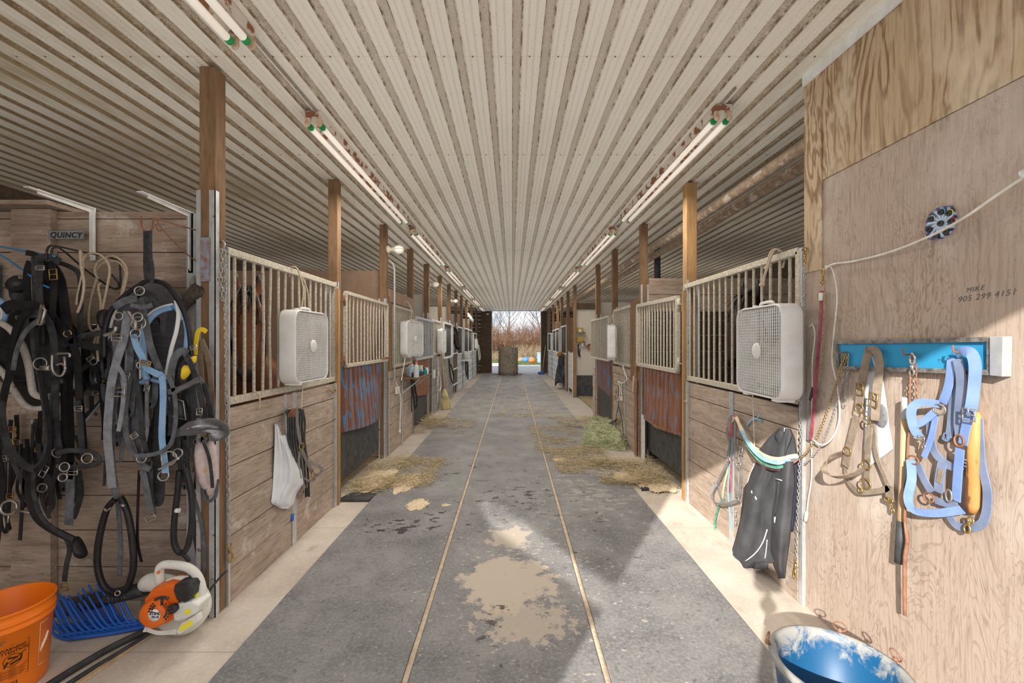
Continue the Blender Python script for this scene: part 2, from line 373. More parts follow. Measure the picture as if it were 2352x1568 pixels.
for k, x0, x1 in mats:
    b = MB(); b.box(x0, x1, -1.4, END-.2, 0, .016); b.solo('rubber_mat', RUB, lab[k], 'mat', 'rubber mats down the aisle', .004)
SANDM = mat('packed_sand', (.56,.46,.34), .95, 0, (.40,.31,.22), 20, coords='World', bump=.5, bscale=60)
b = MB()
for x0, x1 in ((-.498, -.472), (.422, .448)):
    b.grid(lambda u, v: Vector((x0+(x1-x0)*v, -1.4+22*u, .012+.007*math.sin(v*math.pi)+.003*noise.noise(Vector((u*300, v*4, 1))))), 220, 3)
tag(b.build('seam_sand', SANDM), 'pale sand packed in the two seams between the rubber mats', 'sand', kind='stuff')

# ceiling: ribbed white steel sheet
def ceil_mat():
    N = NB('ribbed_white_steel', .5, .4); P = .155
    u = N.math('FRACT', N.math('DIVIDE', N.math('ADD', N.x, 20*P), P))          # 0..1 across one pitch, groove 0..0.3
    a = N.noise(N.pos, 1.2, 3); c = N.mix(a, (.73,.685,.60), (.82,.775,.69))
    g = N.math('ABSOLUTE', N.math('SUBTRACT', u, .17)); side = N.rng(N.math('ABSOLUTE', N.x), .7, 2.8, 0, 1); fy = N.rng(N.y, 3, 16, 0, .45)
    m1 = N.rng(g, .10, .24, 1, 0)
    n1 = N.noise(N.vec(1, .45, 1), 52, 6, .8); m = N.math('MULTIPLY', m1, N.rng(n1, N.rng(side, 0, 1, .42, .22), N.rng(side, 0, 1, .54, .40)))
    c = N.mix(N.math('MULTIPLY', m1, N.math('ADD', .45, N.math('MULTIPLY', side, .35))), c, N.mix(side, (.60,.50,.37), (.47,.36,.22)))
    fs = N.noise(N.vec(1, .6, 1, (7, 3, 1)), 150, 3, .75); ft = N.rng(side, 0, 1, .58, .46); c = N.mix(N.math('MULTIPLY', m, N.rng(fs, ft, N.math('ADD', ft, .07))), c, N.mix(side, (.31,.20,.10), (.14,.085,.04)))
    edge = N.math('ADD', N.rng(N.math('ABSOLUTE', N.math('SUBTRACT', u, .315)), .012, .045, 1, 0), N.rng(N.math('ABSOLUTE', N.math('SUBTRACT', u, .02)), .01, .04, 1, 0), clamp=True)
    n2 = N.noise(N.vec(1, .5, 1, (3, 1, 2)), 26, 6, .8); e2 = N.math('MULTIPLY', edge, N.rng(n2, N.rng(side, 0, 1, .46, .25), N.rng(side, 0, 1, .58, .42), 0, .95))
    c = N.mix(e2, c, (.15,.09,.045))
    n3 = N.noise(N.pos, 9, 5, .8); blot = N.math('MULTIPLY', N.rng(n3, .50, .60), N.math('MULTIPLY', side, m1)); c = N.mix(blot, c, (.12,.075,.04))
    sp = N.noise(N.pos, 110, 2); c = N.mix(N.rng(sp, .66, .72, 0, .85), c, (.30,.20,.10))
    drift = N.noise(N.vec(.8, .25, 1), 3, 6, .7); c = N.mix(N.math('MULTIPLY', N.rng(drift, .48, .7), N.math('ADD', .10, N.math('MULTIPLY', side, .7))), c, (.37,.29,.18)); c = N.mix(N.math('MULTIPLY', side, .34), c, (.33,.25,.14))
    # sheet laps with a row of screws
    yj = N.math('FRACT', N.math('DIVIDE', N.math('ADD', N.y, .12), 1.22)); c = N.mix(N.rng(yj, .0, .006, .35, 0), c, (.35,.27,.17))
    N.bump(N.math('MULTIPLY', m, n1), .6, .006); return N.done(c)
P = .155; b = MB(); prof = []
x = -33*P
for i in range(66):
    x0 = x+i*P
    for u, z in ((0, 0), (.06, .02), (.26, .02), (.32, 0), (.50, 0), (.515, .005), (.55, .005), (.565, 0), (.74, 0), (.755, .005), (.79, .005), (.805, 0)): prof.append((x0+u*P, CEIL+z))
ny = 4; ys = [-1.10, 2, 8, 15, END+.05]
v = [Vector((p[0], y, p[1])) for y in ys for p in prof]; n = len(prof)
b.add(v, [(j*n+i, j*n+i+1, (j+1)*n+i+1, (j+1)*n+i) for j in range(ny) for i in range(n-1)])
b.box(-5.3, 5.3, -1.10, END+.1, CEIL+.03, CEIL+.08)
b2 = MB()
for k in range(18):
    y = 1.10+1.22*k
    for i in range(-20, 21):
        xx = i*P+.62*P; b2.ball((xx, y, CEIL-.001), .005, 6)
ce = struct(b.build('ceiling', ceil_mat())); tag(b2.build('roof_screw', M['rust'], ce), kind='stuff')

# walls
def plank_wall(mb, ax, a0, a1, fixed, z0, z1, h=.205, th=.035, gap=.006, jit=.004, seed=1, holes=None):
    r = random.Random(seed); z = z0
    while z < z1-.02:
        hh = min(h*(1+r.uniform(-.06, .06)), z1-z)
        o = r.uniform(-jit, jit)
        if ax == 'x': mb.box(a0, a1, fixed-th/2+o, fixed+th/2+o, z, z+hh-gap)
        else: mb.box(fixed-th/2+o, fixed+th/2+o, a0, a1, z, z+hh-gap)
        z += hh
    return mb
b = MB(); b.box(1.72, 1.74, -1.10, 2.50, 0, 2.44); wr = struct(b.build('wall_right', M['ply']))
b = MB(); b.box(1.716, 1.742, -1.10, 2.50, 2.443, CEIL); b.box(1.712, 1.7195, 2.36, 2.50, 1.95, CEIL); b.build('upper_sheet', M['ply_up'], wr)
b = MB(); b.box(1.7145, 1.7205, 1.354, 1.361, 0, .92); b.build('sheet_joint', M['dark_gap'], wr)
b = MB(); b.box(1.700, 1.745, 2.50, 2.53, 0, 2.10); b.box(1.745, 1.76, 2.44, 2.53, 2.1, CEIL); b.build('edge_channel', M['galv'], wr)
b = MB(); b.beam((1.706, -1.3, CEIL-.03), (1.706, 2.50, CEIL-.03), .012, .06); b.build('ceiling_angle', M['white'], wr)
# outer long walls of the barn behind the stalls, with unseen window openings added to let fill daylight in
def outer(X, name, sgn):
    b = MB(); y = -1.10
    wins = [(3.4, 4.6), (6.3, 7.5), (9.3, 10.5), (12.3, 13.5), (15.3, 16.5), (18.0, 19.2)] if sgn < 0 else [(6.3, 7.2), (9.3, 10.5), (12.3, 13.5), (15.3, 16.5), (18.0, 19.2)]
    plank_wall(b, 'y', -1.10, END, X, 0, 1.35, seed=3); plank_wall(b, 'y', -1.10, END, X, 1.95, CEIL, seed=4)
    ys = [-1.10]+[q for wn in wins for q in wn]+[END]
    for i in range(0, len(ys), 2): plank_wall(b, 'y', ys[i], ys[i+1], X, 1.35, 1.95, seed=5+i)
    o = struct(b.build(name, M['board_dark']))
outer(-5.05, 'wall_left', -1); outer(5.05, 'wall_east', 1)
# cross partitions between the stalls
def cross(x0, x1, Y, top, low=M['plank_x'], up=M['ply_in'], split=1.2, seed=1):
    b = MB(); plank_wall(b, 'x', x0, x1, Y, 0, split, seed=seed); o = struct(b.build('partition', low))
    b = MB(); b.box(x0, x1, Y-.012, Y+.012, split, top); b.build('upper_sheet', up, o)
b = MB(); plank_wall(b, 'x', -5.0, -1.78, 2.57, 0, 2.33, .208, seed=11)
pt = struct(b.build('partition', M['plank_x']))
b = MB(); p0 = W(30, 475, 2.52); p1 = W(120, 1340, 2.52); b.box(p0.x, p1.x, 2.51, 2.548, 0, 2.33); b.build('batten', M['plank_x'], pt)
b = MB(); p0 = W(0, 465, 2.56); p1 = W(158, 475, 2.56); b.box(-3.4, p1.x, 2.44, 2.66, 2.335, 2.36); b.build('top_board', M['plank_x'], pt)
for Y, s in ((5.74, 2), (8.65, 3), (11.65, 4), (14.6, 5), (17.9, 6)): cross(-5.0, -1.78, Y, 2.5, seed=s, up=M['ply_in'] if Y < 7 else M['ply_pale'])
b = MB(); plank_wall(b, 'x', 1.80, 5.0, 5.62, 0, 1.95, seed=21); o = struct(b.build('partition', M['shade_board'])); b = MB(); plank_wall(b, 'x', 1.80, 5.0, 5.62, 1.96, 2.40, seed=27); b.build('top_boards', M['plank_x'], o)
b = MB(); plank_wall(b, 'x', 1.80, 5.0, 2.56, 0, 2.3, seed=22); struct(b.build('partition', M['shade_board']))
cross(1.80, 5.0, 8.7, 2.35, seed=23, up=M['ply_pale'])
b = MB(); b.box(1.76, 4.6, 12.0, 12.03, .42, 2.45); bay = struct(b.build('partition', M['ply_pale']))
b = MB(); b.box(1.76, 4.6, 11.97, 12.0, 0, .60); b.build('rubber_skirting', M['black_rubber'], bay)
b = MB(); b.box(1.7, 5, 11.9, 12.05, 2.45, 2.62); b.build('header_board', M['board_dark'], bay)
for Y, s in ((15.0, 25), (18.0, 26)): cross(1.80, 5.0, Y, 2.4, seed=s)
# far end wall with the open doorway
b = MB(); plank_wall(b, 'x', -5.0, -1.42, END, 0, CEIL, .19, .05, seed=31); plank_wall(b, 'x', 1.5, 5.0, END, 0, CEIL, .19, .05, seed=32)
wf = struct(b.build('wall_far', M['board_dark']))
b = MB(); b.box(-1.52, -.99, END-.06, END-.02, 0, CEIL-.05)
for i in range(10): b.box(-1.52+.053*i, -1.52+.053*i+.006, END-.065, END-.059, 0, CEIL-.05)
d = struct(b.build('door_1', M['board_dark'])); b = MB(); b.beam((-.985, END-.06, 0), (-.985, END-.06, CEIL), .03, .03); b.build('door_edge', M['galv'], d)
b = MB(); b.box(1.42, 1.80, END-.06, END-.02, 0, CEIL-.05); d = struct(b.build('door_2', M['board_dark']))
b = MB(); b.beam((1.415, END-.06, 0), (1.415, END-.06, CEIL), .03, .03); b.build('door_edge', M['galv'], d)
b = MB(); b.beam((-1.7, END-.1, CEIL-.04), (1.8, END-.1, CEIL-.04), .06, .05); o = struct(b.build('door_track', M['galv']))
# the near end wall behind the camera, round the big entrance, with a slanting gap shaped to throw the sun strip on the floor
b = MB(); Yb = -1.10
def pan(poly): b.prism([(p[0], Yb, p[1]) for p in poly], (0, .05, 0))
H_ = 2.43-.54*Yb
def bx(px, py):
    g = G(px, py); t = g.y-Yb; return (g.x-.58*t, .54*t)
q = [bx(1094, 1138), bx(1128, 1212), bx(1235, 1290), bx(1392, 1412), bx(1404, 1340), bx(1330, 1290), bx(1160, 1165)]
jx = -.9+.58*Yb
lf = min(p[0] for p in q)-.12
top = [q[0], q[6], q[5], q[4]]; bot = [q[1], q[2], q[3]]
pan([(-5.1, 0), (-5.1, CEIL), (q[0][0], CEIL), q[0], q[1], q[2], (q[2][0], 0)][::-1])
pan([(q[2][0], 0), q[2], q[3], (jx, q[3][1]), (jx, 0)][::-1])
pan([(q[0][0], CEIL), (1.75, CEIL), (1.75, H_), (jx, H_), (jx, max(q[4][1], q[3][1]+.02)), q[4], q[5], q[6], q[0]][::-1])
b.box(1.74, 5.1, Yb, Yb+.05, 0, CEIL)
struct(b.build('wall_near', M['ply']))
# ------------------------------------------------------------------ posts, stall fronts and stall doors
def blocks():
    N = NB('painted_block', .8, .2); c = N.mix(N.rng(N.noise(N.pos, 5, 5), .35, .7), (.50,.51,.52), (.33,.33,.33))
    a = N.math('ABSOLUTE', N.math('SUBTRACT', N.math('FRACT', N.math('DIVIDE', N.z, .2)), .5)); e = N.math('ABSOLUTE', N.math('SUBTRACT', N.math('FRACT', N.math('DIVIDE', N.y, .4)), .5))
    c = N.mix(N.rng(a, .44, .48, 0, .8), c, (.13,.12,.11)); c = N.mix(N.rng(e, .47, .49, 0, .8), c, (.13,.12,.11)); return N.done(c)
M['block'] = blocks()
M['block_grey'] = wood('grey_board', (.27,.245,.22), (.20,.18,.16), (.09,.08,.07), 'y', 3, 60, .4, (.40,.38,.35))
def post(side, y, label, wd=.09, chan=1, mat_='post', top=CEIL, chz=2.35, name='timber_post'):
    X = XL if side < 0 else XR; a = (X-wd, X) if side < 0 else (X, X+wd)
    t = thing(name, label, 'post', ((a[0]+a[1])/2, y+wd/2, 0), 'timber posts along the stalls')
    b = MB(); b.box(a[0], a[1], y, y+wd, 0, top-.002); b.build('post_timber', M[mat_], t, .004)
    if chan:
        w1 = .012
        b = MB(); e = a[0] if side < 0 else a[1]; b.box(e-w1 if side < 0 else e-.012, e+.012, y-.006, y+.004, 0, chz); b.build('channel', M['galv'], t)
        b = MB()
        if side < 0: b.box(a[1]-.03, a[1]+.004, y-.006, y-.001, 0, chz); b.box(a[1]+.0005, a[1]+.004, y-.006, y+.028, 0, chz)
        else: b.box(a[0]-.004, a[0]+.02, y-.006, y-.001, 0, chz)
        for k in range(9):
            z = .12+k*.26
            if z < chz-.05: b.ball((a[1]-.012 if side < 0 else a[0]+.010, y-.006, z), .006, 8, (1, .5, 1))
        b.build('channel', M['galv'], t)
    return t
def grille(t, X, y0, y1, z0, z1, sp=.1, r=.010, rail=.022, m='rail', z0b=None, z1b=None, name='grille_frame', ends=True):
    z0b = z0 if z0b is None else z0b; z1b = z1 if z1b is None else z1b
    f = MB(); f.beam((X, y0, z0), (X, y1, z0b), 2*rail, 2*rail); f.beam((X, y0, z1), (X, y1, z1b), 2*rail, 2*rail)
    if ends: f.beam((X, y0, z0), (X, y0, z1), 2*rail, 2*rail, (0, 1, 0)); f.beam((X, y1, z0b), (X, y1, z1b), 2*rail, 2*rail, (0, 1, 0))
    f.build(name, M[m], t, .004)
    g = MB(); n = max(2, round((y1-y0)/sp)); rr = random.Random(int(y0*100))
    for k in range(1, n):
        u = k/n; y = y0+(y1-y0)*u; bend = rr.choice((0, 0, 0, 0, .004, -.004))
        g.tube([(X, y, z0+(z0b-z0)*u), (X+bend, y+bend*2, (z0+z1)/2), (X, y, z1+(z1b-z1)*u)], r, 8, caps=False)
    g.build('bars', M[m], t)
def planks(t, side, X, y0, y1, z0, z1, h=.205, seed=1, m='plank', name='plank_panel', th=.034):
    b = MB(); plank_wall(b, 'y', y0, y1, X+(-th/2 if side < 0 else th/2), z0, z1, h, th, seed=seed); b.build(name, M[m], t, .003)
def corr(t, X, y0, y1, z0, z1, zb=None, m='rust_red', n=11, bulge=0.0, amp=.045, name='corrugated_panel', side=-1, zt=None, gaps=0):
    zb = z0 if zb is None else zb; zt = z1 if zt is None else zt; N = n*8
    def fn(u, v):
        y = y0+(y1-y0)*u; lo = z0+(zb-z0)*u-.05*math.sin(math.pi*u)*abs(bulge)*10; z = lo+((z1+(zt-z1)*u)-lo)*v
        k = (u*n) % 1; p = min(max((abs(k-.5)-.30)*14, 0), 1)
        return Vector((X+side*amp*p+side*-1*bulge*math.sin(math.pi*u)*(1-v)*1.5, y, z))
    b = MB(); b.grid(fn, N, 8, False)
    if gaps:
        keep = [i for i, f_ in enumerate(b.f) if not ((i//8) % 8 == 0 and 0 < i//64 and (gaps is True or i//64 < gaps))]; b.f = [b.f[i] for i in keep]; b.sm = [b.sm[i] for i in keep]
    o = b.build(name, M[m], t)
    s = o.modifiers.new('solid', 'SOLIDIFY'); s.thickness = .003; s.offset = 0
    f = MB(); f.beam(fn(0, 0), fn(.5, 0), .012, .03); f.beam(fn(.5, 0), fn(1, 0), .012, .03); f.build('bottom_angle', M['rust'], t)
def chan(t, *bs):
    for q in bs: b = MB(); b.box(*q); b.build('channel', M['galv'], t)
# left posts
lp = [2.40, 4.08, 5.66, 7.15, 8.54, 10.1, 11.55, 13.0, 14.4, 16.0, 18.0]
ords = ['nearest', 'second', 'third', 'fourth', 'fifth', 'sixth', 'seventh', 'eighth', 'ninth', 'tenth', 'eleventh']
for i, y in enumerate(lp):
    lb = 'square brown timber post carrying chain and steel channels, nearest of the left row' if i == 0 else \
         f'brown timber post up to the ceiling, {ords[i]} from the camera in the left row'
    post(-1, y, lb, .09 if i != 4 else .10, 1 if i < 8 else 0, chz=2.40 if i == 0 else 2.12)
rp = [(4.15, 2.15), (5.62, 2.3), (7.20, 0), (8.62, 2.1), (11.80, 0), (13.25, 0), (14.9, 2), (16.2, 0), (18.0, 0), (19.8, 0)]
for i, (y, cz) in enumerate(rp):
    lb = 'brown timber post with cobwebs beside the big right fan, nearest of the right row' if i == 0 else \
         f'brown timber post up to the ceiling, {ords[i]} from the camera in the right row'
    post(1, y, lb, .10 if i == 0 else .09, 1 if cz else 0, 'post_new' if i < 1 else 'post', chz=cz or 2)
# --- left row
t = thing('horse_stall', 'plank and bar stall front with bay horse behind it, left of the aisle', 'stall', (XL-.02, 3.3, 0), 'stall fronts')
planks(t, -1, XL, 2.50, 4.07, 0, 1.16, seed=41)
grille(t, XL-.02, 2.50, 4.06, 1.195, 2.085, .097)
chan(t, (XL, XL+.004, 3.24, 3.30, 0, 1.16), (XL, XL+.005, 3.12, 3.15, .9, 1.16), (XL, XL+.02, 3.99, 4.03, 0, 1.16), (XL-.03, XL+.012, 2.495, 2.51, 0, 2.1))
b = MB(); b.box(XL+.004, XL+.03, 4.03, 4.075, 0, 2.05); b.build('hinge_board', M['post_new'], t)
t = thing('stall_door', 'stall door with bars above buckled rusty blue corrugated steel, left of aisle', 'stall door', (XL+.02, 4.9, 0), 'stall doors')
grille(t, XL+.03, 4.20, 5.60, 1.31, 2.03, .107, .009, .018); corr(t, XL+.01, 4.20, 5.42, .66, 1.30, .60, 'rust_blue', 10, .04, gaps=5)
b = MB(); b.box(XL-.06, XL-.05, 4.22, 5.5, .16, 1.28); b.build('dark_flap', M['black_rubber'], t)  # hanging rubber, carried up as a dark sheet for shade behind the slots
b = MB()
for z in (1.36, 1.95): b.cyl((XL+.03, 4.19, z-.05), (XL+.03, 4.19, z+.05), .014, 8); b.beam((XL+.03, 4.20, z), (XL, 4.13, z), .03, .006)
b.cyl((XL+.055, 5.3, 1.34), (XL+.055, 5.75, 1.34), .012, 8); b.build('hinges_and_bolt', M['rust'], t)
t = thing('horse_stall', 'stall front with header board and white fan, behind the bottle shelf on the left', 'stall', (XL-.02, 6.4, 0), 'stall fronts')
planks(t, -1, XL, 5.76, 7.14, 0, 1.15, seed=42); grille(t, XL-.02, 5.98, 7.10, 1.20, 2.06, .085, .009)
b = MB(); b.box(XL-.03, XL+.01, 5.76, 5.93, 1.15, 2.16); b.build('side_board', M['post'], t); b = MB(); b.box(XL-.03, XL+.02, 5.80, 7.14, 2.09, 2.26); b.build('header_board', M['ply_in'], t)
chan(t, (XL, XL+.004, 6.45, 6.50, 0, 1.15), (XL, XL+.004, 5.76, 5.80, 0, 1.15))
t = thing('stall_door', 'stall door with bright galvanised bars above rusty brown steel, beyond bottle shelf', 'stall door', (XL+.02, 7.9, 0), 'stall doors')
grille(t, XL+.03, 7.26, 8.85, 1.24, 1.96, .11, .010, .02, 'galv'); corr(t, XL+.01, 7.28, 8.5, .62, 1.22, .50, 'rust', 12)
b = MB(); b.box(XL-.06, XL-.05, 7.3, 8.5, .02, .6); b.build('dark_flap', M['black_rubber'], t)
t = thing('horse_stall', 'stall front of grey boards with wire mesh and a fan, behind the broom', 'stall', (XL-.02, 9.4, 0), 'stall fronts')
planks(t, -1, XL, 8.9, 10.09, 0, 1.22, m='block_grey', seed=44); grille(t, XL-.02, 8.9, 10.05, 1.28, 2.0, .05, .005)
chan(t, *[(XL, XL+.004, y, y+.03, 0, 1.22) for y in (8.9, 9.35, 9.8)])
M['mesh'] = mat('dark_wire_mesh', (.10,.10,.10), .6, .3, (.16,.155,.15), 60)
def far_front(side, y0, y1, label, low='block', gate=False, z1=2.0):
    X = XL if side < 0 else XR; s = -side
    t = thing('stall_door' if gate else 'horse_stall', label, 'stall door' if gate else 'stall', (X, (y0+y1)/2, 0), 'stall doors' if gate else 'stall fronts')
    planks(t, side, X+s*(.03 if gate else 0), y0, y1, .02, 1.12, m=low, seed=int(y0*7), name='lower_panel')
    xx = X+s*(.03 if gate else -.02); f = MB()
    for a, b_ in (((xx, y0, 1.15), (xx, y1, 1.15)), ((xx, y0, z1), (xx, y1, z1)), ((xx, y0, 1.13), (xx, y0, z1)), ((xx, y1, 1.13), (xx, y1, z1))): f.beam(a, b_, .05, .05, (0, 0, 1) if a[1] != b_[1] else (0, 1, 0))
    f.build('frame', M['rail_white'], t, .003); g = MB(); n = int((y1-y0)/.06)
    for k in range(1, n): g.cyl((xx, y0+(y1-y0)*k/n, 1.15), (xx, y0+(y1-y0)*k/n, z1), .004, 4)
    for k in range(1, 14): z = 1.15+(z1-1.15)*k/14; g.cyl((xx, y0, z), (xx, y1, z), .004, 4)
    g.build('wire_mesh', M['mesh'], t)
far_front(-1, 10.2, 11.5, 'dark screened stall door beyond the broom on the left', 'block_grey', True)
far_front(-1, 11.66, 12.1, 'narrow grey screened stall front just before the dark horse head', 'block_grey')
t = thing('stall_gate', 'low white railed gate under the dark horse head', 'gate', (XL, 12.6, 0)); b = MB()
for z in (.3, .75, 1.2): b.cyl((XL, 12.12, z), (XL, 12.98, z), .018, 8)
b.build('rails', M['rail_white'], t); b = MB(); b.box(XL-.02, XL, 12.15, 12.95, .3, 1.18); b.build('screen', M['board_dark'], t)
far_front(-1, 13.12, 14.38, 'white block stall front beyond the dark horse head on left', 'block')
far_front(-1, 14.52, 15.9, 'white screened stall door two bays before the left end wall', 'block', True)
far_front(-1, 16.12, 17.9, 'white block stall front with a bucket near the left end', 'block')
far_front(-1, 18.12, 19.6, 'last white screened stall door on the left before the doorway', 'block', True, 1.9)
b = MB(); plank_wall(b, 'y', 19.6, END, XL-.02, 0, CEIL, seed=51); struct(b.build('partition', M['board_dark']))
# --- right row
t = thing('horse_stall', 'plank and bar stall front behind the black jacket and big fan, right side', 'stall', (XR+.02, 3.3, 0), 'stall fronts')
planks(t, 1, XR, 2.54, 4.24, 0, 1.16, seed=61)
grille(t, XR+.02, 2.54, 4.22, 1.195, 2.09, .1)
chan(t, (XR-.006, XR, 3.27, 3.33, 0, 1.16), (XR-.018, XR, 4.10, 4.14, 0, 1.16))
b = MB(); b.box(XR-.03, XR-.002, 4.15, 4.20, 0, 2.05); b.build('hinge_board', M['post_new'], t)
t = thing('stall_door', 'stall door with bars above rusty red corrugated steel, right side nearest', 'stall door', (XR-.02, 4.95, 0), 'stall doors')
grille(t, XR-.03, 4.30, 5.66, 1.25, 1.99, .1, .010, .022, z1b=2.02); corr(t, XR-.01, 4.34, 5.50, .60, 1.24, .56, 'rust_red', 9, .02, .03, side=1, gaps=True)
b = MB(); b.box(XR+.05, XR+.06, 4.3, 5.55, .16, 1.22); b.build('dark_flap', M['black_rubber'], t)  # dark sheet added behind the slots, standing in for the stall's shade
b = MB()
for z in (1.33, 1.92): b.cyl((XR-.03, 4.28, z-.06), (XR-.03, 4.28, z+.06), .016, 8); b.beam((XR-.03, 4.28, z), (XR, 4.2, z), .04, .008)
b.build('hinges', M['rail'], t)
b = MB(); b.box(XR-.004, XR-.001, 5.45, 5.60, 0, .6); b.build('channel', M['rail_white'], t)
t = thing('horse_stall', 'stall front with brown boards and hanging fan, behind the green hay', 'stall', (XR+.02, 6.4, 0), 'stall fronts')
planks(t, 1, XR, 5.72, 7.19, 0, 1.15, seed=62); grille(t, XR+.02, 6.1, 7.16, 1.20, 2.06, .075, .009)
b = MB(); b.box(XR-.02, XR+.03, 5.73, 6.06, 1.0, 2.12); b.build('side_board', M['post'], t); b = MB(); b.box(XR-.03, XR-.021, 5.73, 5.83, 0, 1.35); b.build('rusty_cover', M['rust'], t)
chan(t, (XR-.005, XR, 6.4, 6.45, 0, 1.1), (XR-.005, XR, 5.84, 5.88, 0, 1.1))
t = thing('stall_door', 'stall door of dusty bars over blue and rust steel, beyond the green hay', 'stall door', (XR-.02, 8.0, 0), 'stall doors')
grille(t, XR-.03, 7.32, 8.95, 1.22, 1.98, .1, .009, .018); corr(t, XR-.01, 7.32, 8.5, .60, 1.22, .68, 'rust_blue', 12, side=1)
b = MB(); b.box(XR+.05, XR+.06, 7.35, 8.5, .02, .62); b.build('dark_flap', M['black_rubber'], t)
b = MB(); plank_wall(b, 'y', 8.72, 9.0, XR+.02, 0, 1.0, seed=63); struct(b.build('partition', M['plank']))
t = thing('plastic_grid_panel', 'white plastic grid panel leaning beside the plywood bay', 'panel', (XR+.02, 12.2, .12)); b = MB(); c_ = MB()
for k in range(9): y = 12.05+k*.1; b.beam((XR, y, .2), (XR, y, 1.22), .014, .014, (0, 1, 0))
for k in range(16): z = .2+k*.068; b.beam((XR, 12.05, z), (XR, 12.85, z), .014, .014)
b.build('grid', M['rail_white'], t); c_.beam((XR+.01, 12.03, 0), (XR+.01, 12.03, 1.25), .02, .03, (0, 1, 0)); c_.beam((XR+.01, 12.88, 0), (XR+.01, 12.88, 1.25), .02, .03, (0, 1, 0)); c_.build('frame', M['rail_white'], t)
far_front(1, 13.4, 14.85, 'white block stall front behind the hanging dark coat', 'block_grey', False, 2.05)
far_front(1, 15.05, 16.15, 'white screened stall door beyond the hanging dark coat', 'block', True)
far_front(1, 16.35, 17.95, 'white block stall front third from the far doorway, right side', 'block')
far_front(1, 18.15, 19.7, 'white screened stall door beside the blue shovel, far right', 'block', True, 1.9)
b = MB(); plank_wall(b, 'y', 19.9, END, XR+.02, 0, CEIL, seed=52); struct(b.build('partition', M['board_dark']))

# ------------------------------------------------------------------ strip lights, bulbs, pipes under the ceiling
M['fix_rust'] = mat('rusty_white_housing', (.66,.60,.52), .7, .1, (.58,.50,.42), 9, col3=(.25,.11,.055), s3=13, lo3=.50, hi3=.56)
M['tube'] = mat('lamp_tube', (.86,.78,.68), .35, 0, (.80,.70,.58), 6, emit=((1, .93, .82), .25))
M['lamp_end'] = mat('lampholder_bakelite', (.42,.25,.12), .6, 0, (.60,.50,.38), 30)
M['green'] = mat('green_ring', (.02,.28,.08), .5)
M['porcelain'] = mat('porcelain', (.72,.68,.58), .35, 0, (.55,.48,.36), 12)
def fixture(L=2.44):
    t = thing('strip_light', 'x', 'light', (0, 0, 0), 'twin tube strip lights under the ceiling'); z = 0
    b = MB(); b.prism([(-.055, 0, 0), (.055, 0, 0), (.048, 0, -.05), (.015, 0, -.028), (-.015, 0, -.028), (-.048, 0, -.05)], (0, L, 0)); b.build('housing', M['fix_rust'], t, .002)
    for s in (-1, 1):
        b = MB(); b.cyl((s*.040, .075, -.088), (s*.040, L-.075, -.088), .019, 14); b.build('tube', M['tube'], t)
    for y, d in ((0, 1), (L, -1)):
        for s in (-1, 1):
            b = MB(); b.box(s*.040-.017, s*.040+.017, min(y, y+d*.018), max(y, y+d*.018), -.088, -.045); b.ball((s*.040, y+d*.009, -.088), .019, 10, (1, .6, 1))
            o = b.build('lampholder', M['lamp_end'], t, .002); b = MB(); b.tube([(s*.040, y+d*.045, -.088), (s*.040, y+d*.062, -.088)], .0205, 12); b.build('ring', M['green'], o)
    return t
fx = fixture(); first = True
FL = [(-1.33, .0, 'white twin tube strip light, cut by the top edge of the picture'), (-1.335, 2.86, 'rusty twin tube strip light between the first two left posts'),
      (-1.335, 5.75, 'rust-streaked strip light above the second left fan'), (-1.33, 8.80, 'small strip light above the left row, fourth from camera'),
      (-1.34, 11.9, 'small strip light above the left row, fifth from camera'), (-1.35, 15.0, 'small strip light above the left row, sixth from camera'), (-1.36, 18.2, 'last small strip light above the left row at the doorway'),
      (1.38, 2.78, 'dusty twin tube strip light above the big right fan'), (1.37, 5.75, 'brown dusty strip light above the second right fan'),
      (1.37, 8.85, 'small strip light above the right row, third from camera'), (1.37, 11.95, 'small strip light above the right row, fourth from camera'),
      (1.38, 15.1, 'small strip light above the right row, fifth from camera'), (1.40, 18.2, 'last small strip light above the right row at doorway')]
for x, y, lb in FL:
    if first: t = fx; t.location = (x, y-.32, CEIL-.002); t['label'] = lb; first = False
    else: t = dup(fx, (x, y, CEIL-.002), label=lb)
for x, y, e in ((-1.33, 4.1, 26), (1.37, 4.1, 22), (-1.33, 10, 26), (1.37, 10, 26), (-1.33, 16, 22), (1.37, 16, 22)):   # fill lights added under the strip lights to brighten the aisle
    l = bpy.data.lights.new('aisle_fill', 'AREA'); l.shape = 'RECTANGLE'; l.size = .12; l.size_y = 2.3; l.energy = e; l.color = (1, .93, .84)
    o = bpy.data.objects.new('aisle_fill', l); COL.objects.link(o); o.location = (x, y, CEIL-.13)
M['cable'] = mat('grey_dusty_cable', (.30,.27,.22), .8, 0, (.20,.16,.12), 30)
b = MB(); b.tube([(-1.31, y, CEIL-.008) for y in (-1, 2, 6, 12, 20)], .009, 6); b.solo('cable_run', M['cable'], 'dusty grey cable running along the ceiling over the left strip lights', 'cable', 'ceiling cables')
b = MB(); b.tube([(1.36, y, CEIL-.008) for y in (2.6, 6, 12, 20)], .009, 6); b.solo('cable_run', M['cable'], 'dusty grey cable running along the ceiling over the right strip lights', 'cable', 'ceiling cables')
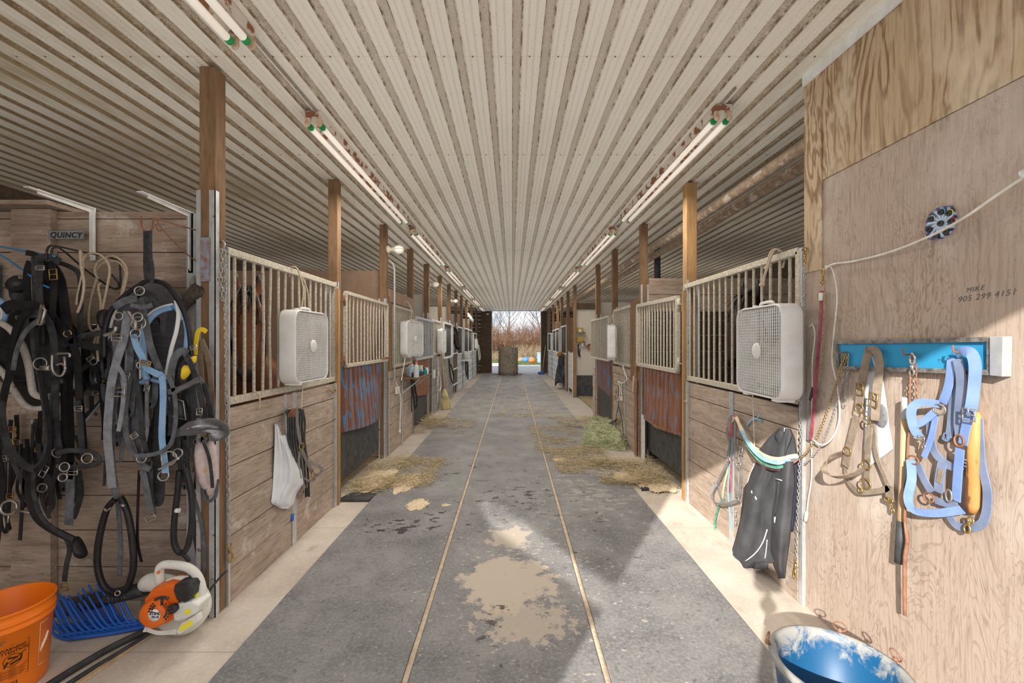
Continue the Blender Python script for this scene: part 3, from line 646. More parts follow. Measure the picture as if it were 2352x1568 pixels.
def bulb(x, y, z, sx, lb, s=1.0):
    t = thing('caged_lamp', lb, 'lamp', (x, y, z), 'lamps on the posts'); R = Matrix.Rotation(math.pi/2*sx, 3, 'Y')
    b = MB(); b.lathe([(.045*s, 0), (.045*s, .02*s), (.03*s, .035*s), (.022*s, .05*s), (.03*s, .075*s), (.03*s, .09*s)], (x, y, z), 14, R); b.build('base', M['porcelain'], t)
    b = MB(); b.lathe([(.03*s, .09*s), (.045*s, .11*s), (.048*s, .14*s), (.035*s, .175*s), (.01*s, .19*s)], (x, y, z), 14, R); b.build('bulb', M['tube'], t)
    b = MB()
    for k in range(8):
        a = k*math.pi/4; pr = [(.045*s, .10*s), (.053*s, .135*s), (.042*s, .175*s), (.008*s, .20*s)]
        b.tube([Vector((x, y, z))+R @ Vector((r*math.cos(a), r*math.sin(a), h)) for r, h in pr], .0025*s, 5)
    b.build('cage', M['porcelain'], t)
bulb(XL+.002, 5.70, 2.78, 1, 'porcelain caged lamp on the third left timber post', 1.15)
bulb(XL+.002, 8.60, 2.70, 1, 'small porcelain lamp on the fifth left timber post')
bulb(XL+.002, 11.6, 2.65, 1, 'small porcelain lamp on the seventh left timber post')
# ventilation pipes on the right
M['pipe'] = mat('dusty_brown_pipe', (.36,.27,.19), .85, 0, (.22,.155,.105), 18, col3=(.45,.38,.30), s3=12, bump=.5)
for X, z, r, lb in ((1.98, 2.86, .045, 'thick dusty pipe under the right ceiling, nearer the aisle'), (2.22, 2.88, .052, 'thick dusty pipe under the right ceiling, farther from the aisle')):
    b = MB(); b.tube([(X, 2.1+k*1.0, z+.012*math.sin(k*1.7)) for k in range(19)], r, 14); b.solo('ceiling_pipe', M['pipe'], lb, 'pipe', 'pipes under the right ceiling')
b = MB(); b.cyl((2.35, 6.9, 2.3), (2.35, 6.9, CEIL), .05, 12); b.solo('vent_stack', M['black_rubber'], 'short black upright pipe beneath the right ceiling behind the second fan', 'pipe')
# conduit by the third left post
b = MB(); b.tube([(XL+.03, 5.95, 1.0), (XL+.03, 5.95, 2.55), (XL+.02, 5.93, 2.62), (XL-.03, 5.9, 2.68)], .013, 8); b.solo('conduit', M['rail_white'], 'thin pale conduit standing in front of the second left stall front', 'conduit')

# ------------------------------------------------------------------ box fans
def fan(S=.53, D=.12):
    t = thing('box_fan', 'x', 'fan', (0, 0, 0), 'box fans hung on the stall fronts'); h = S/2; R = .075      # face looks along -Y, hub at the origin
    def rr(r, hs, n=6):
        p = []
        for cx_, cz, a0 in ((hs-r, hs-r, 0), (-hs+r, hs-r, 90), (-hs+r, -hs+r, 180), (hs-r, -hs+r, 270)):
            for k in range(n+1): a = math.radians(a0+90*k/n); p.append((cx_+r*math.cos(a), cz+r*math.sin(a)))
        return p
    b = MB(); outer_ = rr(R, h); inner = rr(R-.012, h-.012); O2 = rr(R-.01, h-.008); n = len(outer_)
    rings = [(inner, -D/2+.012), (inner, -D/2), (O2, -D/2-.004), (outer_, -D/2+.012), (outer_, D/2-.012), (O2, D/2+.004), (inner, D/2), (inner, D/2-.012)]
    v = [Vector((p[0], y, p[1])) for rg, y in rings for p in rg]; m = len(rings)
    b.add(v, [(i*n+k, i*n+(k+1) % n, ((i+1) % m)*n+(k+1) % n, ((i+1) % m)*n+k) for i in range(m) for k in range(n)], True); b.build('housing', M['fan_white'], t)
    lim = h-.02
    for y, nm in ((-D/2+.002, 'front_grille'), (D/2-.002, 'rear_grille')):
        g = MB(); k = -16
        def ext(a):
            q = abs(a)-(h-R); return lim if q <= 0 else h-R+math.sqrt(max((R-.014)**2-q*q, 0))
        nv = 23 if y < 0 else 7
        for i in range(nv):
            a = -lim+.012+(2*lim-.024)*i/(nv-1); e = ext(a); g.box(a-.0017, a+.0017, y-.003, y+.003, -e, e)
        nh = 28 if y < 0 else 7
        for i in range(nh):
            a = -lim+.012+(2*lim-.024)*i/(nh-1); e = ext(a); g.box(-e, e, y-.002, y+.002, a-.0010, a+.0010)
        o = g.build(nm, M['fan_white'], t)
        c_ = MB(); c_.lathe([(.050, 0), (.048, .006), (.03, .009), (.0001, .010)], (0, y+(-.002 if y < 0 else .002), 0), 20, Matrix.Rotation(math.pi/2 if y < 0 else -math.pi/2, 3, 'X')); c_.build('badge_disc', M['fan_white'], o)
    bl = MB()
    for k in range(5):
        a0 = k*2*math.pi/5+.3
        def fb(u, v):
            r = .05+.175*u; wd = .55-.10*u; a = a0+(v-.5)*wd*1.9; tw = .035*(v-.5)*2*(1-.3*u); return Vector((r*math.cos(a), tw, r*math.sin(a)))
        bl.grid(fb, 6, 6)
    bl.lathe([(.055, -.03), (.055, .03)], (0, 0, 0), 16, Matrix.Rotation(math.pi/2, 3, 'X')); o = bl.build('blades', M['fan_dusty'], t); s = o.modifiers.new('solid', 'SOLIDIFY'); s.thickness = .003
    b = MB()
    for sx in (-1, 1): b.box(sx*.17-.03, sx*.17+.03, -D/2+.01, D/2-.01, -h-.012, -h+.002)
    b.build('feet', M['fan_white'], t, .003)
    b = MB(); b.tube(crom([(-.07, 0, h-.003), (-.06, 0, h+.02), (.06, 0, h+.02), (.07, 0, h-.003)], 5), .009, 8); b.build('carry_handle', M['fan_white'], t)
    b = MB(); b.lathe([(.018, 0), (.016, .016), (.0001, .018)], (-.13, 0, h-.002), 12); b.build('control_knob', M['fan_white'], t)
    return t
F0 = fan()
# placed fans: front faces the aisle
def put_fan(t, x, y, z, rz, tiltlab): t.location = (x, y, z); t.rotation_euler = (0, 0, rz); t['label'] = tiltlab
c1 = onX(701, 795, XL+.10); put_fan(F0, XL+.10, c1.y, c1.z, math.pi/2, 'white box fan hung on the bars by the bay horse')
F2 = dup(F0, scale=(1.03, 1, 1.05)); c2 = onX(1757, 802, XR-.12); put_fan(F2, XR-.12, c2.y-.02, c2.z-.01, -math.pi/2-.06, 'large white box fan with shadowed blades hung above the black jacket')
F3 = dup(F0); put_fan(F3, XL+.14, 6.53, 1.59, math.pi/2-.25, 'white box fan with dusty mesh hung above the bottle shelf')
F4 = dup(F0); put_fan(F4, XR-.12, 6.72, 1.54, -math.pi/2-.28, 'white box fan hung above the green hay on the right')
F5 = dup(F0); put_fan(F5, XL+.08, 9.65, 1.56, math.pi/2, 'small grey-white box fan hung near the top of the broom')
F6 = dup(F0, scale=(.8, .8, .8)); put_fan(F6, XL+.1, 18.6, 1.45, math.pi/2, 'tiny white box fan on the last left stalls')
# ------------------------------------------------------------------ right wall: coat board, halters, chains, cord
def Rw(px, py, d=.012): return onX(px, py, 1.72-d)                       # a point d in front of the plywood wall
def Rs(px, py, d=.03): return onX(px, py, XR-d)                          # a point d in front of the right stall boards
NX = (-1, 0, 0)
M['frame_spot'] = mat('mottled_black_frame', (.10,.095,.09), .4, .2, (.30,.28,.26), 40, detail=6)
M['blue_panel'] = mat('sky_blue_panel', (.03,.27,.50), .35, 0, (.04,.31,.55), 4, col3=(.05,.10,.16), s3=70, lo3=.68, hi3=.71)
t = thing('hook_board', 'sky blue hook board with mottled black frame holding halters on the plywood', 'board', (1.70, 1.87, 1.41))
def q4(a, b_, c_, d_, x, x2): return [Vector((x, p.y, p.z)) for p in (a, b_, c_, d_)], Vector((x2-x, 0, 0))
A, B_, Cc, D_ = onX(1919, 782, 1.70), onX(2285, 773, 1.70), onX(2285, 862, 1.70), onX(1925, 848, 1.70)
for (p, q) in ((A, B_), (B_, Cc), (Cc, D_), (D_, A)):
    pass
b = MB()
def inset(p, i): 
    c_ = (A+B_+Cc+D_)/4; return Vector((p.x, p.y+(i if p.y < c_.y else -i), p.z+(i if p.z < c_.z else -i)))
O4 = [A, B_, Cc, D_]; I4 = [inset(p, .019) for p in O4]
for k in range(4):
    a, c_ = O4[k], O4[(k+1) % 4]; e, g = I4[(k+1) % 4], I4[k]; b.prism([Vector((1.69, p.y, p.z)) for p in (a, c_, e, g)], (.028, 0, 0))
b.build('frame', M['frame_spot'], t, .002)
b = MB(); b.prism([Vector((1.703, p.y, p.z)) for p in [inset(p, .017) for p in O4]], (.012, 0, 0)); b.build('panel', M['blue_panel'], t)
b = MB(); e1 = onX(2307, 772, 1.69); e2 = onX(2305, 865, 1.69); b.prism([(1.685, B_.y+.004, B_.z), (1.685, e1.y, e1.z), (1.685, e2.y, e2.z), (1.685, Cc.y+.004, Cc.z)], (.034, 0, 0)); b.build('end_plate', M['galv'], t, .002)
for px, py in ((1938, 808), (2008, 806), (2094, 812), (2212, 806)):
    p = onX(px, py, 1.69); b = MB(); b.tube(crom([p+Vector((.012, 0, 0)), p+Vector((-.03, 0, -.004)), p+Vector((-.038, 0, .01)), p+Vector((-.036, 0, .022))], 5), .0032, 7); b.build('hook', M['rust'], t)
# halters: straps of webbing or leather with rings and buckles
WS = [1.55]
def strp(name, mt, t, pts, wd, th=.004, nrm=NX, n=6, label=None, tw=0.0):
    b = MB(); b.strap(pts, wd*WS[0], th, nrm, n, twist=tw); return b.build(name, mt, t, label=label)
def buckle(t, c, w_, h, nrm=NX, mt='brass', r=.0028, rot=0.0, name='buckle', parent=None):
    b = MB(); nv = Vector(nrm).normalized(); sx = nv.cross(Vector((0, 0, 1))).normalized(); up = Vector((0, 0, 1))
    ca, sa = math.cos(rot), math.sin(rot); X_ = sx*ca+up*sa; Y_ = up*ca-sx*sa; c = Vector(c)+nv*.005; w_ *= 1.4; h *= 1.2; r *= 1.2
    b.tube([c+X_*w_/2+Y_*h/2, c-X_*w_/2+Y_*h/2, c-X_*w_/2-Y_*h/2, c+X_*w_/2-Y_*h/2], r, 6, closed=True); b.tube([c-X_*w_/2, c+X_*w_/2], r*.8, 5); b.tube([c, c+Y_*h/2+nv*.003], r*.7, 5)
    return b.build(name, M[mt], parent or t)
def ringp(t, c, R, nrm=NX, mt='brass', r=.003, ex=1.0, name='ring'):
    b = MB(); b.ring(Vector(c)+Vector(nrm)*.005, R*1.2, r*1.2, nrm, ex=ex); return b.build(name, M[mt], t)
def snap(t, a, b_, mt='brass', name='snap', s=1.0):
    a = Vector(a); b_ = Vector(b_); d = b_-a; L = d.length; d.normalize(); sd = d.cross(Vector((-1, .2, 0)))
    if sd.length < .1: sd = d.cross(Vector((0, 1, 0)))
    sd.normalize(); m = MB(); m.ring(a+d*.010*s, .010*s, .0028*s, d.cross(sd)); m.tube([a+d*.02*s, a+d*L*.45], .005*s, 8)
    m.tube(crom([a+d*L*.45, a+d*L*.6+sd*.008*s, a+d*L*.85+sd*.010*s, a+d*L, a+d*L*.85-sd*.010*s, a+d*L*.62-sd*.008*s, a+d*L*.52], 5), .0036*s, 7); return m.build(name, M[mt], t)
M['leather_tan'] = mat('weathered_tan_leather', (.30,.24,.18), .75, 0, (.22,.17,.125), 25, bump=.3)
M['web_blue'] = mat('blue_webbing', (.17,.27,.54), .8, 0, (.23,.34,.62), 12, bump=.15, bscale=700)
M['web_blue_dark'] = mat('faded_blue_webbing', (.16,.20,.31), .85, 0, (.22,.27,.39), 12, bump=.15, bscale=700)
M['grey_cloth'] = mat('pale_cloth', (.70,.70,.70), .9, 0, (.60,.60,.61), 9, bump=.3)
M['grey_mesh'] = mat('grey_mesh_cloth', (.24,.24,.245), .9, 0, (.15,.15,.155), 60)
# tan leather halter
t = thing('leather_halter', 'weathered tan leather halter with brass rings on the left of blue board', 'halter', Rw(2000, 1000, .03), 'halters on the plywood wall')
LT = M['leather_tan']
strp('crown_strap', LT, t, [Rw(1975,905,.03), Rw(1985,850,.04), Rw(1996,808,.05), Rw(2012,806,.05), Rw(2020,840,.05), Rw(2014,900,.05), Rw(2010,965,.045)], .021, nrm=(-.8,-.5,0))
strp('cheek_strap', LT, t, [Rw(1978,895,.03), Rw(1972,935,.03)], .028, n=2); strp('cheek_strap', LT, t, [Rw(1968,955,.03), Rw(1950,1030,.035), Rw(1942,1070,.03)], .026)
strp('cheek_strap', LT, t, [Rw(1998,980,.03), Rw(1994,1030,.035), Rw(1992,1095,.03), Rw(1996,1125,.03)], .020)
strp('throat_strap', LT, t, [Rw(2004,965,.02), Rw(2012,1040,.02), Rw(2030,1090,.02), Rw(2042,1120,.02)], .014)
strp('nose_strap', LT, t, [Rw(1985,1075,.05), Rw(1950,1092,.09), Rw(1912,1094,.12), Rw(1892,1078,.11), Rw(1905,1052,.06), Rw(1938,1038,.03)], .021, nrm=(-.3,-.6,-.9))
strp('chin_strap', LT, t, [Rw(1942,1050,.02), Rw(1945,1095,.02), Rw(1960,1120,.025), Rw(1980,1130,.03), Rw(2030,1125,.03), Rw(2043,1115,.03)], .016)
strp('snap_strap', LT, t, [Rw(2042,1115,.03), Rw(2044,1150,.03)], .026, n=2)
buckle(t, Rw(1977,893,.035), .028, .045); buckle(t, Rw(2008,918,.055), .030, .052, rot=.1); ringp(t, Rw(1976,938,.035), .019); ringp(t, Rw(1994,965,.035), .016)
ringp(t, Rw(1948,1036,.035), .017, ex=1.2); ringp(t, Rw(1992,1066,.04), .017, ex=1.2); ringp(t, Rw(1990,1110,.035), .019, ex=1.3); ringp(t, Rw(1978,1126,.03), .010); buckle(t, Rw(2044,1148,.032), .03, .012)
snap(t, Rw(2046,1152,.03), Rw(2052,1178,.03), s=.9)
t = thing('ear_bonnet', 'pale grey cloth bonnet with dark mesh hanging behind the tan halter', 'bonnet', Rw(2020, 1000, .012)); b = MB()
def cl(u, v):
    L = [(1992,815),(1984,880),(1988,960),(1985,1030),(1992,1075)]; R_ = [(2004,815),(2026,860),(2036,920),(2044,985),(2052,1030)]
    i = min(int(v*4), 3); f = v*4-i; a = (L[i][0]+(L[i+1][0]-L[i][0])*f, L[i][1]+(L[i+1][1]-L[i][1])*f); c_ = (R_[i][0]+(R_[i+1][0]-R_[i][0])*f, R_[i][1]+(R_[i+1][1]-R_[i][1])*f)
    return Rw(a[0]+(c_[0]-a[0])*u, a[1]+(c_[1]-a[1])*u, .010+.006*math.sin(u*9+v*3))
b.grid(cl, 14, 16); o = b.build('cloth', M['grey_cloth'], t); s = o.modifiers.new('solid', 'SOLIDIFY'); s.thickness = .002
b = MB(); b.ball(Rw(2024, 955, .016), .035, 12, (.25, 1.0, 1.6)); b.build('ear_mesh', M['grey_mesh'], t)
# blue webbing halter
t = thing('nylon_halter', 'blue nylon halter with rusty rings hanging at right end of blue board', 'halter', Rw(2180, 1000, .03), 'halters on the plywood wall')
WB = M['web_blue']; WD = M['web_blue_dark']
strp('crown_strap', WB, t, [Rw(2196,812,.04), Rw(2212,806,.055), Rw(2232,812,.06), Rw(2240,850,.055), Rw(2232,930,.05), Rw(2222,950,.05)], .022, nrm=(-.9,-.3,0))
strp('crown_strap', WD, t, [Rw(2200,824,.04), Rw(2208,880,.04), Rw(2202,960,.035), Rw(2205,1000,.035)], .022)
strp('crown_strap', WB, t, [Rw(2228,945,.05), Rw(2218,985,.045), Rw(2212,1020,.04)], .020)
strp('cheek_strap', WB, t, [Rw(2186,822,.03), Rw(2180,880,.03), Rw(2165,925,.03)], .020); strp('cheek_strap', WD, t, [Rw(2184,840,.02), Rw(2188,920,.02), Rw(2180,1000,.02), Rw(2166,1000,.02)], .018)
strp('nose_strap', WB, t, [Rw(2158,928,.04), Rw(2115,924,.07), Rw(2094,940,.08), Rw(2098,980,.06), Rw(2112,1003,.04)], .020, nrm=(-.7,-.5,-.3))
strp('nose_strap', WB, t, [Rw(2098,978,.055), Rw(2120,968,.05), Rw(2148,945,.045)], .018)
strp('cheek_strap', WB, t, [Rw(2150,950,.04), Rw(2140,1000,.04), Rw(2122,1050,.04)], .014); strp('cheek_strap', WD, t, [Rw(2136,955,.025), Rw(2140,1020,.025), Rw(2160,1055,.025), Rw(2190,1072,.025), Rw(2215,1066,.025)], .020)
strp('cheek_strap', WB, t, [Rw(2205,1030,.04), Rw(2200,1090,.035), Rw(2196,1150,.03)], .020)
strp('jaw_strap', WB, t, [Rw(2092,1056,.05), Rw(2094,1100,.06), Rw(2086,1145,.07), Rw(2100,1172,.06), Rw(2150,1178,.05), Rw(2210,1170,.035)], .020, nrm=(-.8,-.4,-.2))
strp('jaw_strap', WD, t, [Rw(2106,1062,.03), Rw(2122,1100,.03), Rw(2140,1130,.03)], .020); strp('jaw_strap', WD, t, [Rw(2165,1060,.03), Rw(2158,1100,.03), Rw(2155,1130,.03)], .022)
strp('chin_strap', WD, t, [Rw(2148,1148,.025), Rw(2180,1158,.025), Rw(2200,1160,.025)], .018)
strp('lead_strap', WD, t, [Rw(2248,960,.02), Rw(2254,1060,.02), Rw(2268,1130,.02), Rw(2262,1190,.02), Rw(2240,1210,.02), Rw(2200,1208,.02), Rw(2180,1185,.02)], .018)
strp('label_patch', M['leather_tan'], t, [Rw(2162,1078,.033), Rw(2156,1108,.033)], .012, n=2)
buckle(t, Rw(2228,952,.058), .030, .036, mt='chrome'); ringp(t, Rw(2160,940,.04), .017, mt='chrome', ex=1.2); ringp(t, Rw(2206,1012,.04), .018, mt='rust', ex=.8); buckle(t, Rw(2114,1005,.04), .034, .012, mt='chrome')
ringp(t, Rw(2100,1056,.045), .014, mt='rust', ex=1.4); ringp(t, Rw(2136,1142,.03), .015, mt='rust', ex=1.2); ringp(t, Rw(2182,1138,.03), .019, mt='chrome', ex=.5); buckle(t, Rw(2216,1062,.03), .04, .02, mt='chrome')
snap(t, Rw(2232,1188,.03), Rw(2218,1222,.03), s=1.2); snap(t, Rw(2118,1010,.04), Rw(2122,1030,.04), 'chrome', s=.8)
# wooden handled twitch and brush handle
M['stick'] = mat('worn_light_wood', (.50,.37,.22), .6, 0, (.38,.26,.14), 16, stretch=(1,1,.1)); M['orange_wood'] = mat('varnished_orange_wood', (.62,.32,.11), .45, 0, (.45,.20,.06), 14, stretch=(1,1,.3), col3=(.18,.08,.03), s3=30, lo3=.62, hi3=.66)
t = thing('twitch_stick', 'light wooden twitch handle with rusty chain loop and taped grip on plywood', 'stick', Rw(2080, 1100, .03))
b = MB(); b.tube([Rw(2080,918,.035), Rw(2074,1100,.03), Rw(2066,1290,.03)], [.014,.013,.015], 12); b.build('handle', M['stick'], t)
b = MB(); b.tube([Rw(2081,912,.035), Rw(2079,962,.035)], .0155, 12); b.build('ferrule', M['galv'], t)
b = MB(); b.tube([Rw(2071,1196,.03), Rw(2065,1292,.03)], .0172, 12); b.build('taped_grip', M['black_rubber'], t)
b = MB(); b.chain([Rw(2085,920,.03), Rw(2088,880,.03), Rw(2098,815,.045), Rw(2103,840,.03), Rw(2106,920,.03)], .019, .012, .0022); b.build('chain_loop', M['rust'], t)
t = thing('metal_rod', 'long thin rusty rod with dark wrapping hanging below the blue board', 'rod', Rw(2082, 1200, .05)); b = MB()
b.tube(crom([Rw(2091,860,.05), Rw(2088,980,.05), Rw(2084,1080,.05), Rw(2078,1190,.052), Rw(2084,1240,.05), Rw(2078,1290,.05), Rw(2078,1412,.045)], 5), [.003]*6+[.003]*6+[.005]*6+[.007]*6+[.007]*6+[.006]*6+[.006], 8); b.build('rod', M['rust'], t)
b = MB(); b.tube([Rw(2083,1068,.053), Rw(2080,1150,.053)], .008, 10); b.build('wrapping', M['black_rubber'], t); snap(t, Rw(2094,862,.05), Rw(2096,812,.045), 'chrome', s=1.3)
t = thing('brush_handle', 'varnished orange wooden grip with yellow rope hanging behind the blue halter', 'handle', Rw(2238, 1050, .02)); b = MB()
b.tube([Rw(2240,945,.018), Rw(2240,960,.02), Rw(2238,1050,.02), Rw(2234,1160,.02), Rw(2232,1176,.02)], [.012,.020,.020,.019,.014], 14); b.build('grip', M['orange_wood'], t)
M['yellow_rope'] = mat('yellow_rope', (.75,.60,.18), .8); b = MB(); b.tube(crom([Rw(2236,880,.018), Rw(2240,910,.02), Rw(2238,948,.02)], 4), .006, 8); b.build('rope', M['yellow_rope'], t)
# chains with brass snaps
t = thing('brass_chain', 'thick brassy lead chain running down-left from first hook of blue board', 'chain', Rw(1890, 950, .03), 'chains on the plywood wall')
b = MB(); b.chain(crom([Rw(1930,850,.03), Rw(1910,915,.03), Rw(1885,985,.03), Rw(1855,1035,.035), Rw(1826,1062,.04)], 6), .017, .014, .0030, 6); b.build('links', M['chain_gold'], t); snap(t, Rw(1930,852,.03), Rw(1938,812,.035), s=1.1)
t = thing('steel_chain', 'thin steel lead chain beside the thick brassy chain on the plywood', 'chain', Rw(1900, 950, .02), 'chains on the plywood wall')
b = MB(); b.chain(crom([Rw(1942,845,.02), Rw(1926,910,.02), Rw(1905,980,.02), Rw(1880,1030,.025), Rw(1848,1066,.03)], 6), .016, .012, .0022, 5); b.build('links', M['chain'], t); snap(t, Rw(1940,848,.022), Rw(1942,812,.03))
t = thing('steel_chain', 'short steel chain hanging straight down from the first hook of blue board', 'chain', Rw(1945, 870, .02), 'chains on the plywood wall')
b = MB(); b.chain([Rw(1949,812,.03), Rw(1946,870,.02), Rw(1941,915,.02)], .017, .013, .0024, 5); b.ring(Rw(1939,928,.02), .010, .002, NX); b.build('links', M['chain'], t)
# door chain at the corner
t = thing('door_chain', 'long galvanised chain with brass snap hanging at corner of right stall', 'chain', onX(1838, 1000, 1.68), 'long chains at the stall corners')
b = MB(); b.chain(crom([onX(1849,606,1.69), onX(1843,800,1.685), onX(1838,1000,1.685), onX(1832,1180,1.685), onX(1828,1285,1.685)], 8), .026, .016, .0026, 5); b.build('links', M['chain'], t)
snap(t, onX(1849,606,1.69), onX(1850,572,1.69), s=1.2); snap(t, onX(1828,1285,1.685), onX(1824,1328,1.685), s=1.2)
b = MB(); b.tube([onX(1850,570,1.69), onX(1850,570,1.72)], .005, 8); b.build('eye_bolt', M['rust'], t)
WS[0] = 1.0
# maroon lead with chain and white stop
M['maroon'] = mat('maroon_webbing', (.26,.045,.075), .8, 0, (.36,.10,.13), 20, bump=.15, bscale=700)
t = thing('lead_rope', 'maroon flat lead with white leather stop hanging left of the blue board', 'lead', Rw(1875, 850, .03), 'lead ropes on the right')
strp('webbing', M['maroon'], t, [Rw(1887,668,.03), Rw(1886,720,.03), Rw(1880,800,.03), Rw(1873,880,.03), Rw(1868,950,.03), Rw(1862,1010,.03)], .022)
strp('leather_stop', M['cord_white'], t, [Rw(1886,672,.034), Rw(1885,690,.034)], .026, .006, n=2); snap(t, Rw(1887,655,.03), Rw(1891,618,.03), s=1.3)
b = MB(); b.chain(crom([Rw(1893,640,.03), Rw(1896,720,.03), Rw(1890,800,.03), Rw(1883,880,.03)], 5), .016, .012, .002, 5); b.build('side_chain', M['chain_gold'], t)
M['grey_web'] = mat('grey_webbing', (.15,.145,.14), .8, 0, (.24,.23,.22), 16, bump=.15, bscale=700)
t = thing('grey_strap', 'grey webbing strap with black end hanging behind the maroon lead', 'strap', Rw(1862, 960, .02)); strp('webbing', M['grey_web'], t, [Rw(1864,905,.02), Rw(1860,950,.02), Rw(1856,1010,.02)], .02); strp('end_wrap', M['black_rubber'], t, [Rw(1868,890,.022), Rw(1861,920,.022)], .021, n=2)
# white cord across the wall
t = thing('clothes_line', 'stiff white cord slung up across the plywood over the swirl disc', 'cord', Rw(2100, 560, .06), 'white cords on the right wall')
b = MB(); b.tube(crom([Rw(2352+60,370,.06), Rw(2352,407,.06), Rw(2280,455,.06), Rw(2210,503,.065), Rw(2130,545,.06), Rw(2040,580,.03), Rw(1960,600,.02), Rw(1915,606,.02), Rw(1896,618,.025), Rw(1889,640,.025)], 6), .0052, 8); b.build('cord', M['cord_white'], t)
b = MB(); b.tube([Rw(2362,396,.06), Rw(2352,402,.06)], .018, 10); b.build('knob', M['white'], t)
t = thing('extension_cord', 'white appliance cord looping down the plywood to a white plug', 'cord', Rw(1900, 900, .03), 'white cords on the right wall')
b = MB(); b.tube(crom([Rw(1896,612,.02), Rw(1912,618,.02), Rw(1923,680,.02), Rw(1916,760,.02), Rw(1912,830,.02), Rw(1924,890,.02), Rw(1928,960,.02), Rw(1912,1005,.025), Rw(1888,1022,.03), Rw(1866,1008,.035)], 6), .0042, 8); b.build('cord', M['cord_white'], t)
b = MB(); b.tube(crom([Rw(1860,750,.02), Rw(1866,745,.02), Rw(1872,770,.02), Rw(1866,830,.02), Rw(1866,900,.02), Rw(1864,1000,.02), Rw(1864,1090,.02), Rw(1856,1150,.02), Rw(1853,1178,.02)], 6), .0040, 8); b.build('cord', M['cord_white'], t)
b = MB(); b.tube([Rw(1853,1176,.022), Rw(1850,1196,.022)], [.008, .012], 8); b.box(1.695, 1.705, Rw(1849,1200).y-.004, Rw(1849,1200).y-.002, Rw(1849,1208).z, Rw(1849,1196).z); b.build('plug', M['cord_white'], t)
# swirl-painted disc with eight black rubber cups
def swirl():
    N = NB('blue_swirl_print', .35, .5); cc = Rw(2162, 513, .01)
    u = N.math('SUBTRACT', N.y, cc.y); v = N.math('SUBTRACT', N.z, cc.z); an = N.math('ARCTAN2', v, u); r = N.math('SQRT', N.math('ADD', N.math('MULTIPLY', u, u), N.math('MULTIPLY', v, v)))
    k = N.math('SINE', N.math('ADD', N.math('MULTIPLY', an, 13), N.math('MULTIPLY', r, 90))); c = N.mix(N.rng(k, -.1, .35), (.035,.035,.12), (.45,.62,.78)); c = N.mix(N.rng(r, .02, .05, .6, 0), c, (.55,.70,.82)); c = N.mix(N.rng(r, .052, .066, 0, .85), c, (.04,.035,.13)); return N.done(c)
t = thing('swirl_disc', 'small oval disc painted in blue swirls with black rubber cups on plywood', 'disc', Rw(2162, 513, .01)); c0 = Rw(2162, 513, .0)
b = MB(); poly = []
for a, r in ((0,.062),(25,.064),(52,.072),(70,.066),(95,.064),(125,.062),(150,.058),(180,.056),(205,.060),(232,.070),(250,.064),(275,.062),(305,.062),(332,.060)):
    a = math.radians(a); poly.append(Vector((1.708, c0.y-r*math.cos(a), c0.z+r*math.sin(a))))
b.prism(poly, (.012, 0, 0)); b.build('disc', swirl(), t)
RC = Matrix.Rotation(-math.pi/2, 3, 'Y'); cols = [(2163,487,'teal'),(2181,489,'yellow'),(2140,503,'white'),(2162,513,'none'),(2186,508,'red'),(2136,527,'none'),(2175,532,'none'),(2151,541,'none')]
CM = {'teal': mat('teal_rim', (.1,.5,.5)), 'yellow': mat('yellow_rim', (.8,.62,.05)), 'white': M['white'], 'red': mat('red_rim', (.6,.04,.03))}
for px, py, k in cols:
    p = Rw(px, py, .012); b = MB(); b.lathe([(.0115, 0), (.0115, .006), (.009, .010), (.005, .008), (.0045, .002)], p, 16, RC); o = b.build('rubber_cup', M['black_rubber'], t)
    if k != 'none': b = MB(); b.ring(p+Vector((-.002, -.002, 0)), .0128, .0018, NX, a0=2.6, a1=5.6) ; b.build('colour_rim', CM[k], o)
# pencilled note
M['pencil'] = mat('pencil', (.13,.115,.11), .9)
for txt, px, py, sz in (('MIKE', 2238, 664, .026), ('905 299 4151', 2262, 680, .030)):
    p = Rw(px, py, .0006); b = MB(); Mx = basis(p, (0, -1, .05), (0, .05, 1)); add_text(b, txt, sz, Mx, depth=.0002, shear=.3, space=1.15)
    b.solo('pencil_note', M['pencil'], 'pencilled name on the plywood above the blue board' if txt == 'MIKE' else 'pencilled telephone number on the plywood above the blue board', 'writing', 'pencilled notes on the plywood')
# ------------------------------------------------------------------ things hung on the right stall boards
def rope_fan():
    t = thing('tie_rope', 'natural rope tying the large right fan to the top rail', 'rope', Rs(1775, 650, .09), 'ropes holding the fans'); b = MB()
    top = Vector((XR-.01, Rs(1784, 600, 0).y, 2.12)); base = Vector((XR-.12, Rs(1757, 700, .12).y+.02, 1.90))
    b.tube(crom([base, base+Vector((.03, .02, .1)), top+Vector((-.03, 0, 0)), top+Vector((.01, 0, .02)), top+Vector((.06, 0, -.02)), top+Vector((.03, -.03, -.1))], 6), .007, 8); b.build('strand', M['rope'], t)
    b = MB(); b.tube(crom([base+Vector((0, .03, 0)), base+Vector((.03, .0, .12)), top+Vector((-.035, -.02, -.02)), top+Vector((.0, -.02, .02)), top+Vector((.06, -.02, -.03))], 6), .007, 8); b.build('strand', M['rope'], t)
    b = MB(); b.ball(base+Vector((0, .01, .01)), .016, 10, (1, 1.4, .8)); b.ball(top+Vector((-.04, .03, -.09)), .012, 8, (1, 2, 1)); b.build('knot', M['rope'], t)
rope_fan()
t = thing('fan_cord', 'thin white cord dropping from the large right fan behind the jacket', 'cord', Rs(1730, 1000, .04), 'fan cords'); b = MB()
b.tube(crom([onX(1728,895,XR-.10), Rs(1730,930,.04), Rs(1732,1000,.03), Rs(1733,1060,.03), Rs(1722,1090,.03), Rs(1712,1130,.03), Rs(1702,1165,.03)], 6), .0035, 7); b.build('cord', M['cord_white'], t)
